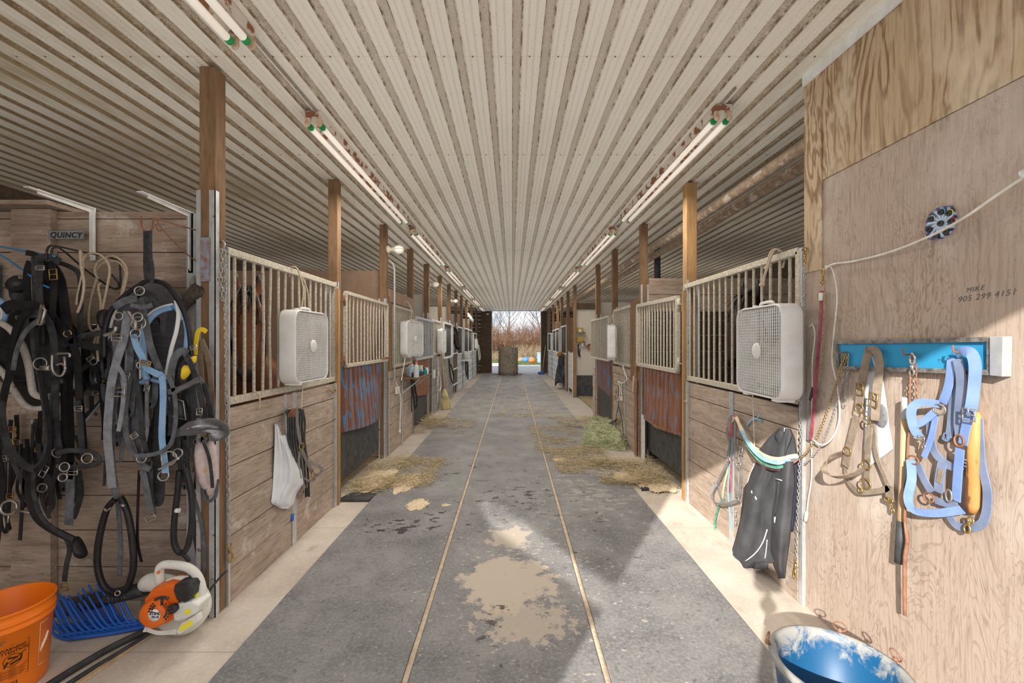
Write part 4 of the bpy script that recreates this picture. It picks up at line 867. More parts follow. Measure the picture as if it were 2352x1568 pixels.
M['twine_blue'] = mat('pale_blue_twine', (.20,.38,.52), .9, 0, (.30,.48,.60), 40)
b = MB(); b.tube(crom([Rs(1716,978,.01), Rs(1726,965,.015), Rs(1738,962,.015), Rs(1749,968,.01)], 5), .007, 7); b.tube(crom([Rs(1738,962,.015), Rs(1744,955,.02), Rs(1746,950,.02)], 4), .004, 6)
b.solo('blue_twine', M['twine_blue'], 'knotted pale blue twine on the boards between ropes and jacket', 'twine')
# bunch of flat lead ropes slung from the strap hook to the chains
LC = {'pale_blue': ('pale blue', (.22,.38,.48), (.30,.47,.57)), 'black': ('faded black', (.10,.10,.10), (.17,.165,.16)), 'green': ('dark green', (.05,.20,.13), (.12,.30,.22)), 'red': ('dark red', (.33,.06,.08), (.46,.16,.17)), 'tan': ('cream yellow', (.60,.50,.30), (.70,.62,.42))}
for k, (nm, c1_, c2_) in LC.items(): LC[k] = (nm, mat('web_'+k, c1_, .85, 0, c2_, 20, bump=.15, bscale=700))
def lead(key, dy, d, end, extra=None):
    nm, m_ = LC[key]
    t = thing('lead_rope', f'{nm} flat lead slung across the black jacket to the chains', 'lead', Rs(1750, 1040, .1), 'lead ropes on the right')
    strp('webbing', m_, t, [Rs(1678,990+dy,.03), Rs(1682,965,.04), Rs(1690,958,.05), Rs(1702,985+dy*.3,.06), Rs(1722,1022+dy*.7,.08+d), Rs(1752,1052+dy,.11+d), Rs(1785,1062+dy,.11+d), Rs(1812,1055+dy*.7,.08), onX(1832,1048+dy*.3,1.66)], .024, nrm=(-.7,-.5,.4), tw=.3)
    return t
lead('tan', -8, -.01, 0); lead('red', 14, .0, 0); lead('black', 4, .01, 0); lead('green', 10, .02, 0); lead('pale_blue', 0, .035, 0)
t = thing('lead_rope', 'dark green rope end with frayed tip hanging low beside grey halter', 'lead', Rs(1645, 1200, .03), 'lead ropes on the right'); b = MB()
b.tube(crom([Rs(1662,1145,.03), Rs(1650,1165,.03), Rs(1642,1200,.03), Rs(1643,1235,.03), Rs(1648,1255,.03)], 5), .008, 8); b.build('rope', LC['green'][1], t); b = MB()
for a in (-5, 0, 5): b.tube([Rs(1648,1254,.03), Rs(1648+a,1264,.03)], .003, 5)
b.build('frayed_end', LC['green'][1], t)
t = thing('lead_rope', 'pale blue lead end hanging behind the grey halter straps', 'lead', Rs(1680, 1150, .02), 'lead ropes on the right'); strp('webbing', LC['pale_blue'][1], t, [Rs(1680,970,.02), Rs(1676,1060,.02), Rs(1672,1130,.02), Rs(1680,1215,.02)], .016)
strp('red_strip', LC['red'][1], t, [Rs(1679,1050,.015), Rs(1678,1090,.015), Rs(1676,1130,.015)], .02)
strp('cream_strip', LC['tan'][1], t, [Rs(1676,1060,.016), Rs(1664,1110,.016), Rs(1658,1150,.016)], .02)
t = thing('nylon_halter', 'grey nylon halter hanging left of the black jacket', 'halter', Rs(1670, 1080, .04), 'halters on the right stall boards'); GW = M['grey_web']
strp('crown_strap', GW, t, [Rs(1690,1050,.04), Rs(1688,1000,.04), Rs(1688,965,.04), Rs(1680,958,.04), Rs(1670,985,.04), Rs(1675,1020,.03), Rs(1672,1052,.03)], .028, tw=.2)
strp('cheek_strap', GW, t, [Rs(1674,1058,.04), Rs(1660,1085,.04), Rs(1647,1112,.04)], .026); strp('cheek_strap', GW, t, [Rs(1688,1000,.03), Rs(1690,1080,.03), Rs(1692,1140,.03)], .03); strp('cheek_strap', GW, t, [Rs(1703,1040,.03), Rs(1702,1090,.03), Rs(1698,1140,.03)], .03)
strp('nose_strap', GW, t, [Rs(1643,1112,.06), Rs(1634,1130,.09), Rs(1640,1152,.10), Rs(1665,1158,.08), Rs(1698,1148,.05)], .026, nrm=(-.6,-.5,-.5)); strp('jaw_strap', GW, t, [Rs(1648,1115,.04), Rs(1655,1140,.04), Rs(1662,1155,.04)], .026)
buckle(t, Rs(1703,1035,.04), .03, .05, mt='chrome'); ringp(t, Rs(1698,1066,.04), .022, mt='chrome'); ringp(t, Rs(1674,1055,.045), .016, mt='chrome'); buckle(t, Rs(1695,1145,.05), .032, .032, mt='chrome'); ringp(t, Rs(1644,1113,.05), .015, mt='chrome', ex=1.3); snap(t, Rs(1690,1170,.03), Rs(1690,1205,.03), 'chrome', s=1.3)
# black work jacket
M['jacket'] = mat('faded_black_canvas', (.052,.052,.057), .9, 0, (.085,.085,.09), 5, bump=.5, bscale=14, spec=.2); M['reflect'] = mat('reflective_piping', (.80,.80,.78), .35)
M['jacket_lining'] = mat('navy_lining', (.03,.035,.055), .7)
t = thing('work_jacket', 'faded black work jacket with reflective piping hung on the stall boards', 'jacket', Rs(1760, 1300, .06))
def panel(rows, name, m_, fold=.012, freq=8, nu=22, nv=30, seed=0, d0=.02, bul=.06):
    # rows: (y, xl, xr, dl, dr)
    def fn(u, v):
        i = min(int(v*(len(rows)-1)), len(rows)-2); f = v*(len(rows)-1)-i; f = f*f*(3-2*f) if False else f
        a, c_ = rows[i], rows[i+1]; y = a[0]+(c_[0]-a[0])*f; xl = a[1]+(c_[1]-a[1])*f; xr = a[2]+(c_[2]-a[2])*f
        x_ = xl+(xr-xl)*u; d = d0+bul*math.sin(math.pi*u)**.7+fold*1.6*(math.sin(u*freq*2+v*3+seed)+.6*noise.noise(Vector((u*4, v*6, seed))))
        if len(a) > 3: d += a[3]+(c_[3]-a[3])*f
        yb = y+(a[4]+(c_[4]-a[4])*f)*(u-.5) if len(a) > 4 else y
        return onX(x_, yb, XR-max(d, .006))
    b = MB(); b.grid(fn, nu, nv); o = b.build(name, m_, t); s = o.modifiers.new('solid', 'SOLIDIFY'); s.thickness = .004; s.offset = 1; return fn, o
panel([(1000,1782,1822),(1060,1768,1834),(1120,1775,1830),(1180,1790,1828),(1220,1800,1822)], 'inner_lining', M['jacket_lining'], .006, 5, d0=.008, bul=.02)
fb, _ = panel([(984,1788,1816,.0),(1005,1765,1826,.0),(1040,1737,1830,.0),(1080,1738,1826,.01),(1120,1708,1824,.015),(1165,1703,1820,.015),(1215,1697,1818,.01),(1260,1685,1806,.01),(1292,1677,1800,.01,10)], 'body', M['jacket'], .008, 5, 40, 44, 1, .02, .055)
fs, _ = panel([(1060,1775,1824,.03),(1110,1768,1826,.04),(1160,1765,1822,.04),(1210,1764,1818,.035),(1260,1768,1812,.03),(1300,1778,1806,.02),(1328,1788,1804,.01)], 'sleeve', M['jacket'], .006, 4, 20, 30, 2, .03, .05)
fl, _ = panel([(1060,1738,1790,.02),(1120,1712,1768,.03),(1180,1703,1765,.03),(1240,1688,1762,.03),(1280,1676,1745,.03,20),(1302,1680,1720,.025,20)], 'sleeve', M['jacket'], .007, 5, 24, 30, 4, .03, .05)
panel([(1262,1728,1765,.02),(1290,1727,1766,.02),(1306,1730,1763,.02,6)], 'hem', M['jacket'], .004, 3, 12, 10, 5, .03, .03)
panel([(984,1790,1815,.02),(1000,1778,1820,.025),(1030,1790,1812,.02),(1050,1796,1804,.02)], 'collar', M['jacket'], .006, 4, 14, 14, 6, .03, .03)
b = MB(); b.tube(crom([onX(1762,1216,XR-.13), onX(1752,1245,XR-.13), onX(1735,1270,XR-.12), onX(1709,1291,XR-.10)], 6), .0035, 6); b.build('reflective_piping', M['reflect'], t); b = MB(); b.tube(crom([onX(1762,1240,XR-.12), onX(1760,1262,XR-.10), onX(1757,1282,XR-.09)], 5), .003, 6); b.build('reflective_piping', M['reflect'], t); b = MB(); b.tube([onX(1782,1099,XR-.12), onX(1796,1103,XR-.12)], .003, 5)
b.build('reflective_piping', M['reflect'], t)
b = MB(); b.tube(crom([onX(1789,1106,XR-.125), onX(1786,1140,XR-.128), onX(1780,1183,XR-.125)], 4), .0035, 6); b.build('zip', M['black_rubber'], t); b = MB(); b.tube([onX(1780,1187,XR-.125), onX(1779,1200,XR-.122)], .004, 6); b.build('zip_pull', M['reflect'], t)
p = onX(1732,1137,XR-.112); b = MB(); Mx = basis(p, (0, -1, -.5), (0, -.5, 1)); b.add([Mx @ Vector(q) for q in ((-.035,-.007,0),(.035,-.007,0),(.035,.007,0),(-.035,.007,0),(-.035,-.007,.002),(.035,-.007,.002),(.035,.007,.002),(-.035,.007,.002))], [(0,3,2,1),(4,5,6,7),(0,1,5,4),(1,2,6,5),(2,3,7,6),(3,0,4,7)]); b.build('chest_label', M['reflect'], t)
p = onX(1805,988,XR-.075); b = MB(); b.box(p.x-.002, p.x, p.y-.015, p.y+.015, p.z-.012, p.z+.012); b.build('neck_tag', M['white'], t)
# small loose bits on boards
for px, py, lb in ((1578, 922, 'yellow frayed twine knot on the right stall boards by the post'),):
    b = MB(); p = Rs(px, py, .012)
    for k in range(5): b.tube(crom([p, p+Vector((-.01, -.02+.012*k, .006*math.sin(k*3))), p+Vector((-.012, -.05+.025*k, .012*math.cos(k*2)))], 4), .004, 6)
    b.solo('twine_knot', M['rope'], lb, 'twine')
# cords and halter on the second right front (behind the hay)
t = thing('fan_cord', 'white knotted extension cord hanging under the fan above green hay', 'cord', onX(1430, 880, XR-.04), 'fan cords'); b = MB(); z = lambda px, py: onX(px, py, XR-.05)
b.tube(crom([z(1430,838), z(1436,858), z(1440,872), z(1428,880), z(1420,876), z(1424,890), z(1422,915), z(1419,920)], 6), .008, 7); b.tube(crom([z(1428,878), z(1427,896), z(1428,908)], 4), .007, 6); b.build('cord', M['cord_white'], t)
b = MB(); p = z(1427,910); b.box(p.x-.015, p.x+.012, p.y-.02, p.y+.02, p.z-.06, p.z); b.build('plug', M['cord_white'], t)
t = thing('leather_halter', 'black leather halter with brass rings hanging behind the green hay', 'halter', z(1420, 960), 'halters on the right stall boards'); K = M['black_rubber']
strp('strap', K, t, [z(1421,885), z(1420,930), z(1415,960), z(1414,1000)], .03); strp('strap', K, t, [z(1420,930), z(1428,960), z(1432,1000)], .03); strp('nose_strap', K, t, [z(1397,975), z(1410,968), z(1420,962)], .04); ringp(t, z(1414,912), .03, r=.005); ringp(t, z(1420,965), .04, r=.006); buckle(t, z(1416,898), .03, .05, r=.005)
b = MB(); b.tube(crom([onX(1456,863,XR-.03), onX(1455,880,XR-.04), onX(1454,903,XR-.04)], 4), .013, 7); b.solo('twine_end', M['rope'], 'frayed twine end hanging from the brown board by second right door', 'twine')
# ties for the smaller fans
def tie(x, y, z0, z1, lb, s=1):
    b = MB()
    for d in (-.06, .06): b.tube(crom([(x, y+d, z0), (x-.0, y+d*.5, (z0+z1)/2), (x-.06*s, y, z1), (x-.11*s, y, z1+.01), (x-.12*s, y, z1-.06)], 5), .006, 7)
    b.solo('tie_rope', M['rope'], lb, 'rope', 'ropes holding the fans')
tie(XL+.10, c1.y, c1.z+.28, 2.10, 'knotted rope holding the fan beside the bay horse'); tie(XL+.14, 6.53, 1.87, 2.15, 'rope holding the fan above the bottle shelf')
tie(XR-.12, 6.72, 1.82, 2.07, 'rope holding the fan above the green hay', -1)
b = MB(); q = lambda px, py, d=.10: onX(px, py, XL+d)
b.tube(crom([q(694,878), q(695,893,.03), q(693,920,.03), q(692,955,.03)], 6), .0038, 7); b.solo('fan_cord', M['cord_white'], 'white cord dropping from the fan beside the bay horse', 'cord', 'fan cords')
b = MB(); b.tube(crom([q(930,822), q(928,838,.1), q(925,855,.1), q(922,872,.25)], 6), .007, 7); b.solo('fan_cord', M['cord_white'], 'white cord dropping from the fan above the bottle shelf', 'cord', 'fan cords')
# blue tub and its ring handles at the corner
def tubm():
    N = NB('scuffed_blue_plastic', .45, .4); n_ = N.noise(N.vec(1, 1, 1), 9, 8, .75, .6); zz = N.rng(N.z, .18, .335, -.12, .20)
    c = N.mix(N.rng(N.math('ADD', n_, zz), .54, .66, 0, .85), (.008,.085,.20), (.36,.345,.30)); return N.done(c)
t = thing('blue_tub', 'scuffed blue plastic tub with metal ring handles at the plywood wall foot', 'tub', (1.235, 1.61, 0)); b = MB()
b.lathe([(.001,.012),(.165,.012),(.195,.30),(.203,.325),(.212,.335),(.228,.33),(.230,.315),(.222,.305),(.21,.30),(.178,.0),(.001,.0)], (1.235, 1.61, .0), 48); b.build('body', tubm(), t)
for a in (math.radians(52), math.radians(5), math.radians(150)):
    p = Vector((1.235+.232*math.cos(a), 1.61+.232*math.sin(a), .335)); b = MB(); b.ring(p+Vector((.0, .0, .018)), .022, .003, (math.cos(a), math.sin(a), .3)); b.ball(p, .009, 8); b.build('ring_handle', M['rust'], t)

# the photographer's tripod: behind the lens, seen only by its shadow on the lower right
t = thing('camera_tripod', 'black camera tripod at the barn entrance casting the thin shadow by the tub', 'tripod', (0, -.09, 0)); b = MB()
b.box(-.07, .07, -.13, -.05, 1.49, 1.60); b.box(-.03, .03, -.12, -.06, 1.60, 1.625); b.build('camera_body', M['black_rubber'], t, .006); b = MB(); b.cyl((0, -.05, 1.55), (0, -.012, 1.55), .035, 20); b.build('lens', M['black_rubber'], t)
b = MB(); b.cyl((0, -.09, .75), (0, -.09, 1.49), .016, 10); b.ball((0, -.09, 1.40), .045, 12); b.build('centre_column', M['black_rubber'], t)
for a in (90, 210, 330): a = math.radians(a); b = MB(); b.tube([(0, -.09, 1.33), (.36*math.cos(a), -.09+.36*math.sin(a), 0)], [.020, .012], 10); b.build('leg', M['black_rubber'], t)
# ------------------------------------------------------------------ tack wall on the left
WALLY = 2.535
def T(px, py, d=.05): return W(px, py, WALLY-d)
def TT(pts, d=.05, dd=None): return [T(p[0], p[1], (p[2] if len(p) > 2 else d)) for p in pts]
NY = (0, -1, 0)
def px2m(n): return n*2.4/F
M['lk'] = mat('black_leather', (.010,.010,.012), .36, 0, (.022,.022,.024), 14, spec=.5, bump=.15, bscale=120)
M['ld'] = mat('dusty_black_leather', (.026,.026,.028), .5, 0, (.06,.06,.064), 20, bump=.3, bscale=120)
M['lg'] = mat('grey_dusty_leather', (.075,.078,.084), .6, 0, (.15,.155,.165), 22, bump=.3)
M['ll'] = mat('light_grey_webbing', (.19,.20,.215), .75, 0, (.29,.30,.32), 24, bump=.3)
M['lb'] = mat('brown_leather', (.17,.12,.08), .7, 0, (.25,.19,.14), 20, bump=.3)
M['fleece'] = mat('cream_fleece', (.66,.58,.50), .95, 0, (.74,.68,.62), 40, bump=1, bscale=220)
M['trim_blue'] = mat('light_blue_binding', (.20,.36,.56), .8, 0, (.30,.47,.66), 12, bump=.2)
M['trim_white'] = mat('white_binding', (.72,.72,.70), .8)
M['charcoal'] = mat('charcoal_felt', (.055,.052,.058), .95, 0, (.09,.085,.092), 30, bump=.5, bscale=160, sheen=.3)
M['quilt'] = mat('black_quilting', (.035,.035,.038), .8, 0, (.06,.06,.062), 30, stretch=(.2,.2,2.5), bump=.8, bscale=30)
M['fur'] = mat('black_fleece', (.03,.026,.032), 1, 0, (.07,.062,.07), 60, bump=1, bscale=240, sheen=.4)
M['fur_brown'] = mat('brown_fleece', (.05,.038,.032), 1, 0, (.11,.085,.07), 60, bump=1, bscale=200)
M['pink'] = mat('worn_pink_fleece', (.50,.38,.36), .95, 0, (.62,.52,.50), 18, col3=(.55,.38,.22), s3=14, lo3=.58, hi3=.66, bump=.6, bscale=160)
M['yellow'] = mat('yellow_plastic', (.80,.56,.03), .5)
M['grey_flap'] = mat('dusty_grey_flap', (.16,.145,.13), .9, 0, (.24,.215,.19), 20)
M['blue_rod'] = mat('blue_painted_rod', (.02,.20,.48), .45, 0, (.03,.28,.58), 20)
def S(t, m, w_, pts, d=.1, th=.005, name='strap', n=5, tw=.0): 
    b = MB(); b.strap(TT(pts, d), px2m(w_), th, NY, n, twist=tw); return b.build(name, M[m], t)
def TB(t, m, r, pts, d=.1, name='strap', closed=False, n=6):
    b = MB(); b.tube(crom(TT(pts, d), n, closed), px2m(r), 8, closed); return b.build(name, M[m], t)
def poly(t, m, pts, d, th, name, puff=0.0, smooth=True):
    P = [T(p[0], p[1], d) for p in crom2(pts)]; c = sum(P, Vector())/len(P); b = MB(); n = len(P); rings = [(1, th), (1, 0), (.93, -.010), (.6, -.022-puff*.6), (.2, -.028-puff), (.01, -.028-puff)]
    v = [c+(p-c)*k+Vector((0, y, 0)) for k, y in rings for p in P]; f = [(i*n+j, i*n+(j+1) % n, (i+1)*n+(j+1) % n, (i+1)*n+j) for i in range(len(rings)-1) for j in range(n)]; f.append(tuple(range(n))[::-1])
    b.add(v, f, True); return b.build(name, M[m], t)
def crom2(pts): return [(p.x, p.y) for p in crom([(q[0], q[1], 0) for q in pts], 4, True)]
def RG(t, x, y, R, d=.2, mt='chrome', r=1.7, ex=1.0, name='ring', nrm=(.2,-1,.1)): b = MB(); b.ring(T(x, y, d), px2m(R), px2m(r), nrm, ex=ex); return b.build(name, M[mt], t)
def BK(t, x, y, w_, h, d=.2, mt='chrome', rot=0.0, name='buckle'):
    b = MB(); c = T(x, y, d); ca, sa = math.cos(rot), math.sin(rot); w_ = px2m(w_)/2; h = px2m(h)/2
    q = [c+Vector(((i*w_)*ca-(j*h)*sa, 0, (i*w_)*sa+(j*h)*ca)) for i, j in ((-1,-1),(1,-1),(1,1),(-1,1))]; b.tube(q, px2m(1.6), 6, closed=True); b.tube([(q[0]+q[3])/2, (q[1]+q[2])/2], px2m(1.2), 5); return b.build(name, M[mt], t)
def clutter(t, n, box, seed, mats_, d=(.05, .16), wr=(5, 11), sway=14):
    r = random.Random(seed); x0, x1, y0, y1 = box
    for _ in range(n):
        x = r.uniform(x0, x1); ya = y0+r.uniform(0, .35)*(y1-y0); yb = ya+r.uniform(.35, .75)*(y1-y0); yb = min(yb, y1); k = r.random(); dd = r.uniform(*d)
        if k < .6: pts = [(x+r.uniform(-sway, sway)*i/4*(1 if i else 0), ya+(yb-ya)*i/4) for i in range(5)]
        else: wv = r.uniform(10, 28)*r.choice((-1, 1)); pts = [(x, ya), (x+wv*.15, (ya+yb)/2), (x+wv*.4, yb-12), (x+wv*.7, yb-6), (x+wv, yb-25), (x+wv*1.05, (ya+yb)/2)]
        S(t, r.choice(mats_), r.uniform(*wr), pts, dd, name='strap')
        if r.random() < .5: BK(t, pts[1][0], pts[1][1]+r.uniform(0, 30), r.uniform(9, 15), r.uniform(8, 14), dd+.01, r.choice(('chrome', 'chrome', 'brass')), r.uniform(-.3, .3))
        if r.random() < .3: RG(t, pts[3][0], pts[3][1], r.uniform(6, 11), dd+.012)
# brackets and hooks
for x, y, y1, ex, ey, lb in ((215, 478, 598, 60, 428, 'white shelf bracket above the black bridle hook, farther from the post'), (440, 488, 627, 320, 441, 'white shelf bracket beside the rusty hook, nearer the post')):
    p = T(x, y, 0); q = T(x, y1, 0); Ye = -(p.x)*F/(CX-ex); e = Vector((p.x, Ye, p.z)); b = MB()
    b.strap([p+Vector((0, -.004, .0)), q+Vector((0, -.004, 0))], .028, .006, NY, 1); b.beam(p+Vector((0, .0, -.004)), e, .030, .005); b.beam(p+Vector((0, -.0, -.02)), e.lerp(p, .15)+Vector((0, 0, -.004)), .007, .026)
    b.beam(p+Vector((0, -.014, 0)), q+Vector((0, -.012, .02)), .006, .02, (0, 1, 0)); b.ball(q+Vector((0, -.01, .015)), .005, 8)
    b.solo('shelf_bracket', M['white'], lb, 'bracket', 'shelf brackets')
t = thing('bridle_hook', 'rusty wire swing hook on the post holding the grey-blue harness', 'hook', T(465, 570, .02), 'harness hooks'); b = MB()
b.tube(crom(TT([(325,497,.30),(326,520,.28),(338,532,.28),(350,525,.28),(352,508,.26),(358,502,.25),(410,517,.14),(465,535,.02),(468,560,.02),(468,700,.02)]), 5), .004, 8); b.build('rod', M['rust'], t); b = MB()
b.tube(crom(TT([(352,508,.26),(360,503,.25),(372,525,.22),(420,575,.10),(455,602,.02),(466,598,.02)]), 5), .0035, 8); b.tube(crom(TT([(358,515,.25),(364,530,.25),(372,528,.25)]), 4), .003, 6); b.build('brace', M['rust'], t)
b = MB(); a_ = W(461, 545, 2.385); c_ = W(481, 646, 2.385); b.box(a_.x, c_.x, 2.384, 2.393, c_.z, a_.z); b.build('plate', mat('rusty_blue_plate', (.30,.38,.48), .6, .3, (.30,.13,.07), 30), t)
t = thing('bridle_hook', 'black wire swing hook under the white bracket carrying black bridles', 'hook', T(272, 640, .02), 'harness hooks'); b = MB()
b.tube(crom(TT([(106,600,.34),(107,580,.34),(112,567,.33),(125,564,.32),(180,576,.20),(265,595,.03),(275,605,.02),(276,655,.02),(268,664,.02)]), 5), .0048, 8); b.build('rod', M['wire_black'], t); b = MB()
b.tube(crom(TT([(118,590,.33),(119,575,.33),(126,568,.32),(145,575,.28),(200,622,.14),(255,660,.03),(270,662,.02),(272,650,.02),(256,630,.04)]), 5), .0048, 8); b.build('brace', M['wire_black'], t)
t = thing('bridle_hook', 'blue painted wire hook at the left edge of the picture', 'hook', T(-20, 600, .05), 'harness hooks'); b = MB()
b.tube(crom(TT([(-60,558,.03),(0,566,.12),(45,574,.2),(95,583,.28),(125,588,.34)]), 5), .0046, 8); b.build('rod', M['blue_rod'], t); b = MB(); b.tube(crom(TT([(-60,560,.03),(0,585,.12),(55,622,.22),(88,648,.28),(112,660,.30)]), 5), .0046, 8); b.build('brace', M['blue_rod'], t)
b = MB(); p = T(2, 560, .0); b.box(T(-20,600,0).x, T(3,600,0).x, 2.50, 2.53, T(0,690,0).z, T(0,606,0).z); b.build('plate', M['blue_rod'], t)
b = MB(); a_ = W(429, 490, 2.53); c_ = W(462, 1340, 2.53); b.box(a_.x, c_.x, 2.528, 2.535, 0, a_.z); b.solo('corner_plate', M['galv'], 'tall galvanised plate on the plank wall beside the nearest left post', 'plate')
# QUINCY tape
t = thing('name_tape', 'strip of grey duct tape hand-lettered QUINCY on the plank wall', 'sign', T(151, 540, .01)); b = MB(); a_ = W(112, 549, 2.507); c_ = W(192, 530, 2.507); b.box(a_.x, c_.x, 2.503, 2.512, a_.z, c_.z); b.build('tape', mat('grey_duct_tape', (.22,.235,.25), .45, .2, (.30,.31,.33), 20), t)
b = MB(); p = W(151, 540, 2.502); add_text(b, 'QUINCY', .045, basis(p, (1, 0, -.01), (0, 0, 1)), depth=.0004, shear=.15, bold=.0012, space=1.1); b.build('lettering', M['wire_black'], t)
# black bridles
t = thing('bridle', 'black leather bridles with a brass buckle bunched on the black hook', 'bridle', T(110, 690, .25), 'tack on the plank wall')
for m_, w_, pts, d in (('lk',16,[(70,600),(62,630),(64,690),(78,760)],.24),('ld',12,[(78,590),(80,640),(82,700),(84,790)],.27),('lk',18,[(96,598),(100,640),(112,700),(116,780)],.26),('lk',20,[(112,600),(138,640),(148,700),(160,790)],.27),
    ('ld',14,[(92,600),(90,650),(92,720),(93,790)],.30),('lk',13,[(118,602),(124,650),(122,700),(115,760)],.30),('ld',10,[(125,600),(160,612),(182,632),(186,690),(184,760),(190,790)],.22),('lk',16,[(100,600),(130,690),(150,760),(162,800)],.22),('lk',12,[(60,580),(80,585),(95,600)],.28)):
    S(t, m_, w_, pts, d)
S(t, 'ld', 14, [(84,596),(105,590),(122,592),(136,600)], .33, .012, 'headpiece'); BK(t, 122, 630, 16, 22, .31, 'brass', .1); BK(t, 92, 615, 18, 8, .33); RG(t, 155, 766, 7, .28, 'brass')
t = thing('blinker_bridle', 'black bridle with folded blinkers hanging on the blue hook', 'bridle', T(45, 660, .2), 'tack on the plank wall')
poly(t, 'lk', [(20,650),(35,632),(58,640),(60,660),(45,672),(22,668)], .2, .01, 'blinker', .02); poly(t, 'ld', [(30,662),(58,655),(62,690),(50,705),(35,690)], .17, .01, 'blinker', .02); S(t, 'ld', 8, [(30,700),(45,680),(60,700),(58,740)], .18); S(t, 'lk', 9, [(22,668),(45,662),(62,658)], .23, .01); BK(t, 50, 636, 12, 6, .23)
clutter(t, 5, (25, 65, 690, 780), 71, ['lk', 'ld'], (.08, .16))
# black harness with fleece trimmed pad
t = thing('driving_harness', 'black leather driving harness with cream fleece trimmed pad and long reins', 'harness', T(90, 900, .25), 'tack on the plank wall')
poly(t, 'lk', [(-70,760),(20,715),(80,700),(140,735),(178,800),(184,880),(160,912),(120,915),(70,940),(30,900),(-20,860),(-70,840)], .12, .05, 'pad', .05)
poly(t, 'ld', [(70,720),(100,712),(140,750),(158,810),(160,880),(110,890),(92,830),(80,780)], .17, .03, 'saddle_skirt', .04)
def FL(pts, d, r=6.5): TB(t, 'fleece', r, pts, d, 'fleece_trim')
FL([(-40,738),(0,742),(28,760),(52,795),(66,840),(72,880),(78,903),(98,912),(125,908)], .26); FL([(125,908),(155,900),(172,880),(176,840),(168,800),(152,765)], .22, 4); FL([(-60,800),(0,848),(28,890),(52,925),(75,938),(100,936),(118,930)], .22, 6)
b = MB()
for k in range(7): b.tube(crom(TT([(2+k*4,790+k*16,.22),(30+k*3,800+k*15,.23),(58+k*2,806+k*13,.225)]), 4), .0015, 5)
b.build('quilting', M['quilt'], t)
for m_, w_, pts, d in (('ld',15,[(95,715),(60,740),(30,790),(25,850),(10,900),(5,960),(22,1025),(60,1070),(88,1072),(105,1045),(112,1000),(104,930),(92,860),(80,800),(76,730)],.32),
    ('lk',9,[(100,715),(85,760),(92,850),(106,930),(115,1000),(108,1050),(80,1082)],.335),('lk',13,[(70,712),(45,735),(28,790),(20,860),(8,920)],.34),('ld',15,[(98,720),(120,760),(126,840),(126,930),(130,1000),(136,1032)],.31),
    ('lk',16,[(160,760),(176,820),(182,900),(188,980),(192,1034)],.27),('ld',13,[(178,920),(184,960),(188,1030)],.29),('lk',20,[(155,860),(158,950),(160,1040),(158,1100)],.24),('lg',18,[(163,1060),(161,1130),(158,1205)],.24),
    ('lk',11,[(143,830),(146,900),(147,1000),(145,1060),(120,1110),(116,1160)],.28),('ld',10,[(128,1042),(160,1034),(200,1036),(222,1046),(229,1058),(214,1068),(170,1072),(134,1072)],.33),
    ('lk',16,[(95,1062),(70,1095),(66,1140),(82,1185),(110,1210),(145,1228),(170,1240)],.27),('ld',9,[(80,1075),(76,1120),(92,1180),(125,1215),(168,1238)],.29),('ld',10,[(150,1232),(160,1260),(152,1300),(148,1335)],.24),
    ('lk',7,[(58,1080),(52,1150),(46,1240)],.2),('ld',12,[(0,950),(14,1020),(40,1080),(58,1120),(62,1140)],.2),('ld',11,[(110,1090),(122,1150),(108,1180)],.15),('lk',13,[(-10,1020),(6,1100),(0,1180),(-14,1300)],.2),('ld',12,[(180,1080),(186,1130),(176,1170),(168,1190)],.16),('ll',13,[(120,905),(124,960),(126,970)],.30),('lg',9,[(92,735),(60,760),(40,800),(30,850)],.35)):
    S(t, m_, w_, pts, d)
S(t, 'lk', 22, [(90,705),(30,700),(8,712)], .3, .008); S(t, 'ld', 22, [(80,700),(100,735),(120,770),(150,800)], .25, .008); S(t, 'lk', 18, [(60,722),(92,715),(130,740),(160,780)], .28, .008)
poly(t, 'lk', [(172,1235),(184,1240),(198,1270),(190,1282),(180,1275)], .25, .01, 'rubber_keeper', .01); BK(t, 147, 1348, 14, 16, .25, 'brass', .15); RG(t, 20, 1165, 15, .22, 'chrome', 3); TB(t, 'chrome', 2.2, [(32,1170),(75,1178)], .22, 'bit_bar'); TB(t, 'chrome', 2, [(20,1180),(18,1200)], .22, 'bit_bar')
for x, y, R in ((200,1052,10),(148,1072,9),(144,1096,8),(97,1120,9),(92,835,12),(92,738,7)): RG(t, x, y, R, .345 if y < 1100 else .2)
b = MB(); b.tube(TT([(85,745),(98,700),(104,712),(95,745)], .36), .007, 8, closed=True); b.build('clasp', M['chrome'], t)
b = MB()
for q in ([(120,815),(120,845),(128,860),(142,862),(150,845),(142,835),(130,838)], [(130,812),(158,812),(160,820)], [(148,818),(150,850)]): b.tube(crom(TT(q, .36), 4), .006, 8)
b.tube(TT([(96,845),(118,845)], .35), .014, 12); b.build('terret_hardware', M['chrome'], t)
b = MB(); b.tube(crom(TT([(122,870),(140,872),(142,880)], .35), 3), .012, 10); b.build('keeper', M['lk'], t); BK(t, 180, 938, 16, 10, .30); BK(t, 28, 986, 16, 10, .26, 'brass'); RG(t, 25, 1000, 9, .26, 'brass'); TB(t, 'brass', 3.4, [(26,1008),(30,1022),(24,1030),(29,1036),(33,1026)], .26, 'snap')
BK(t, 100, 1082, 12, 26, .27, 'chrome', -.5); BK(t, 166, 1082, 22, 14, .3); BK(t, 68, 968, 12, 8, .25)
clutter(t, 16, (0, 120, 930, 1230), 72, ['lk', 'lk', 'ld'], (.04, .14)); clutter(t, 12, (100, 190, 960, 1180), 73, ['lk', 'ld', 'lb'], (.04, .14))
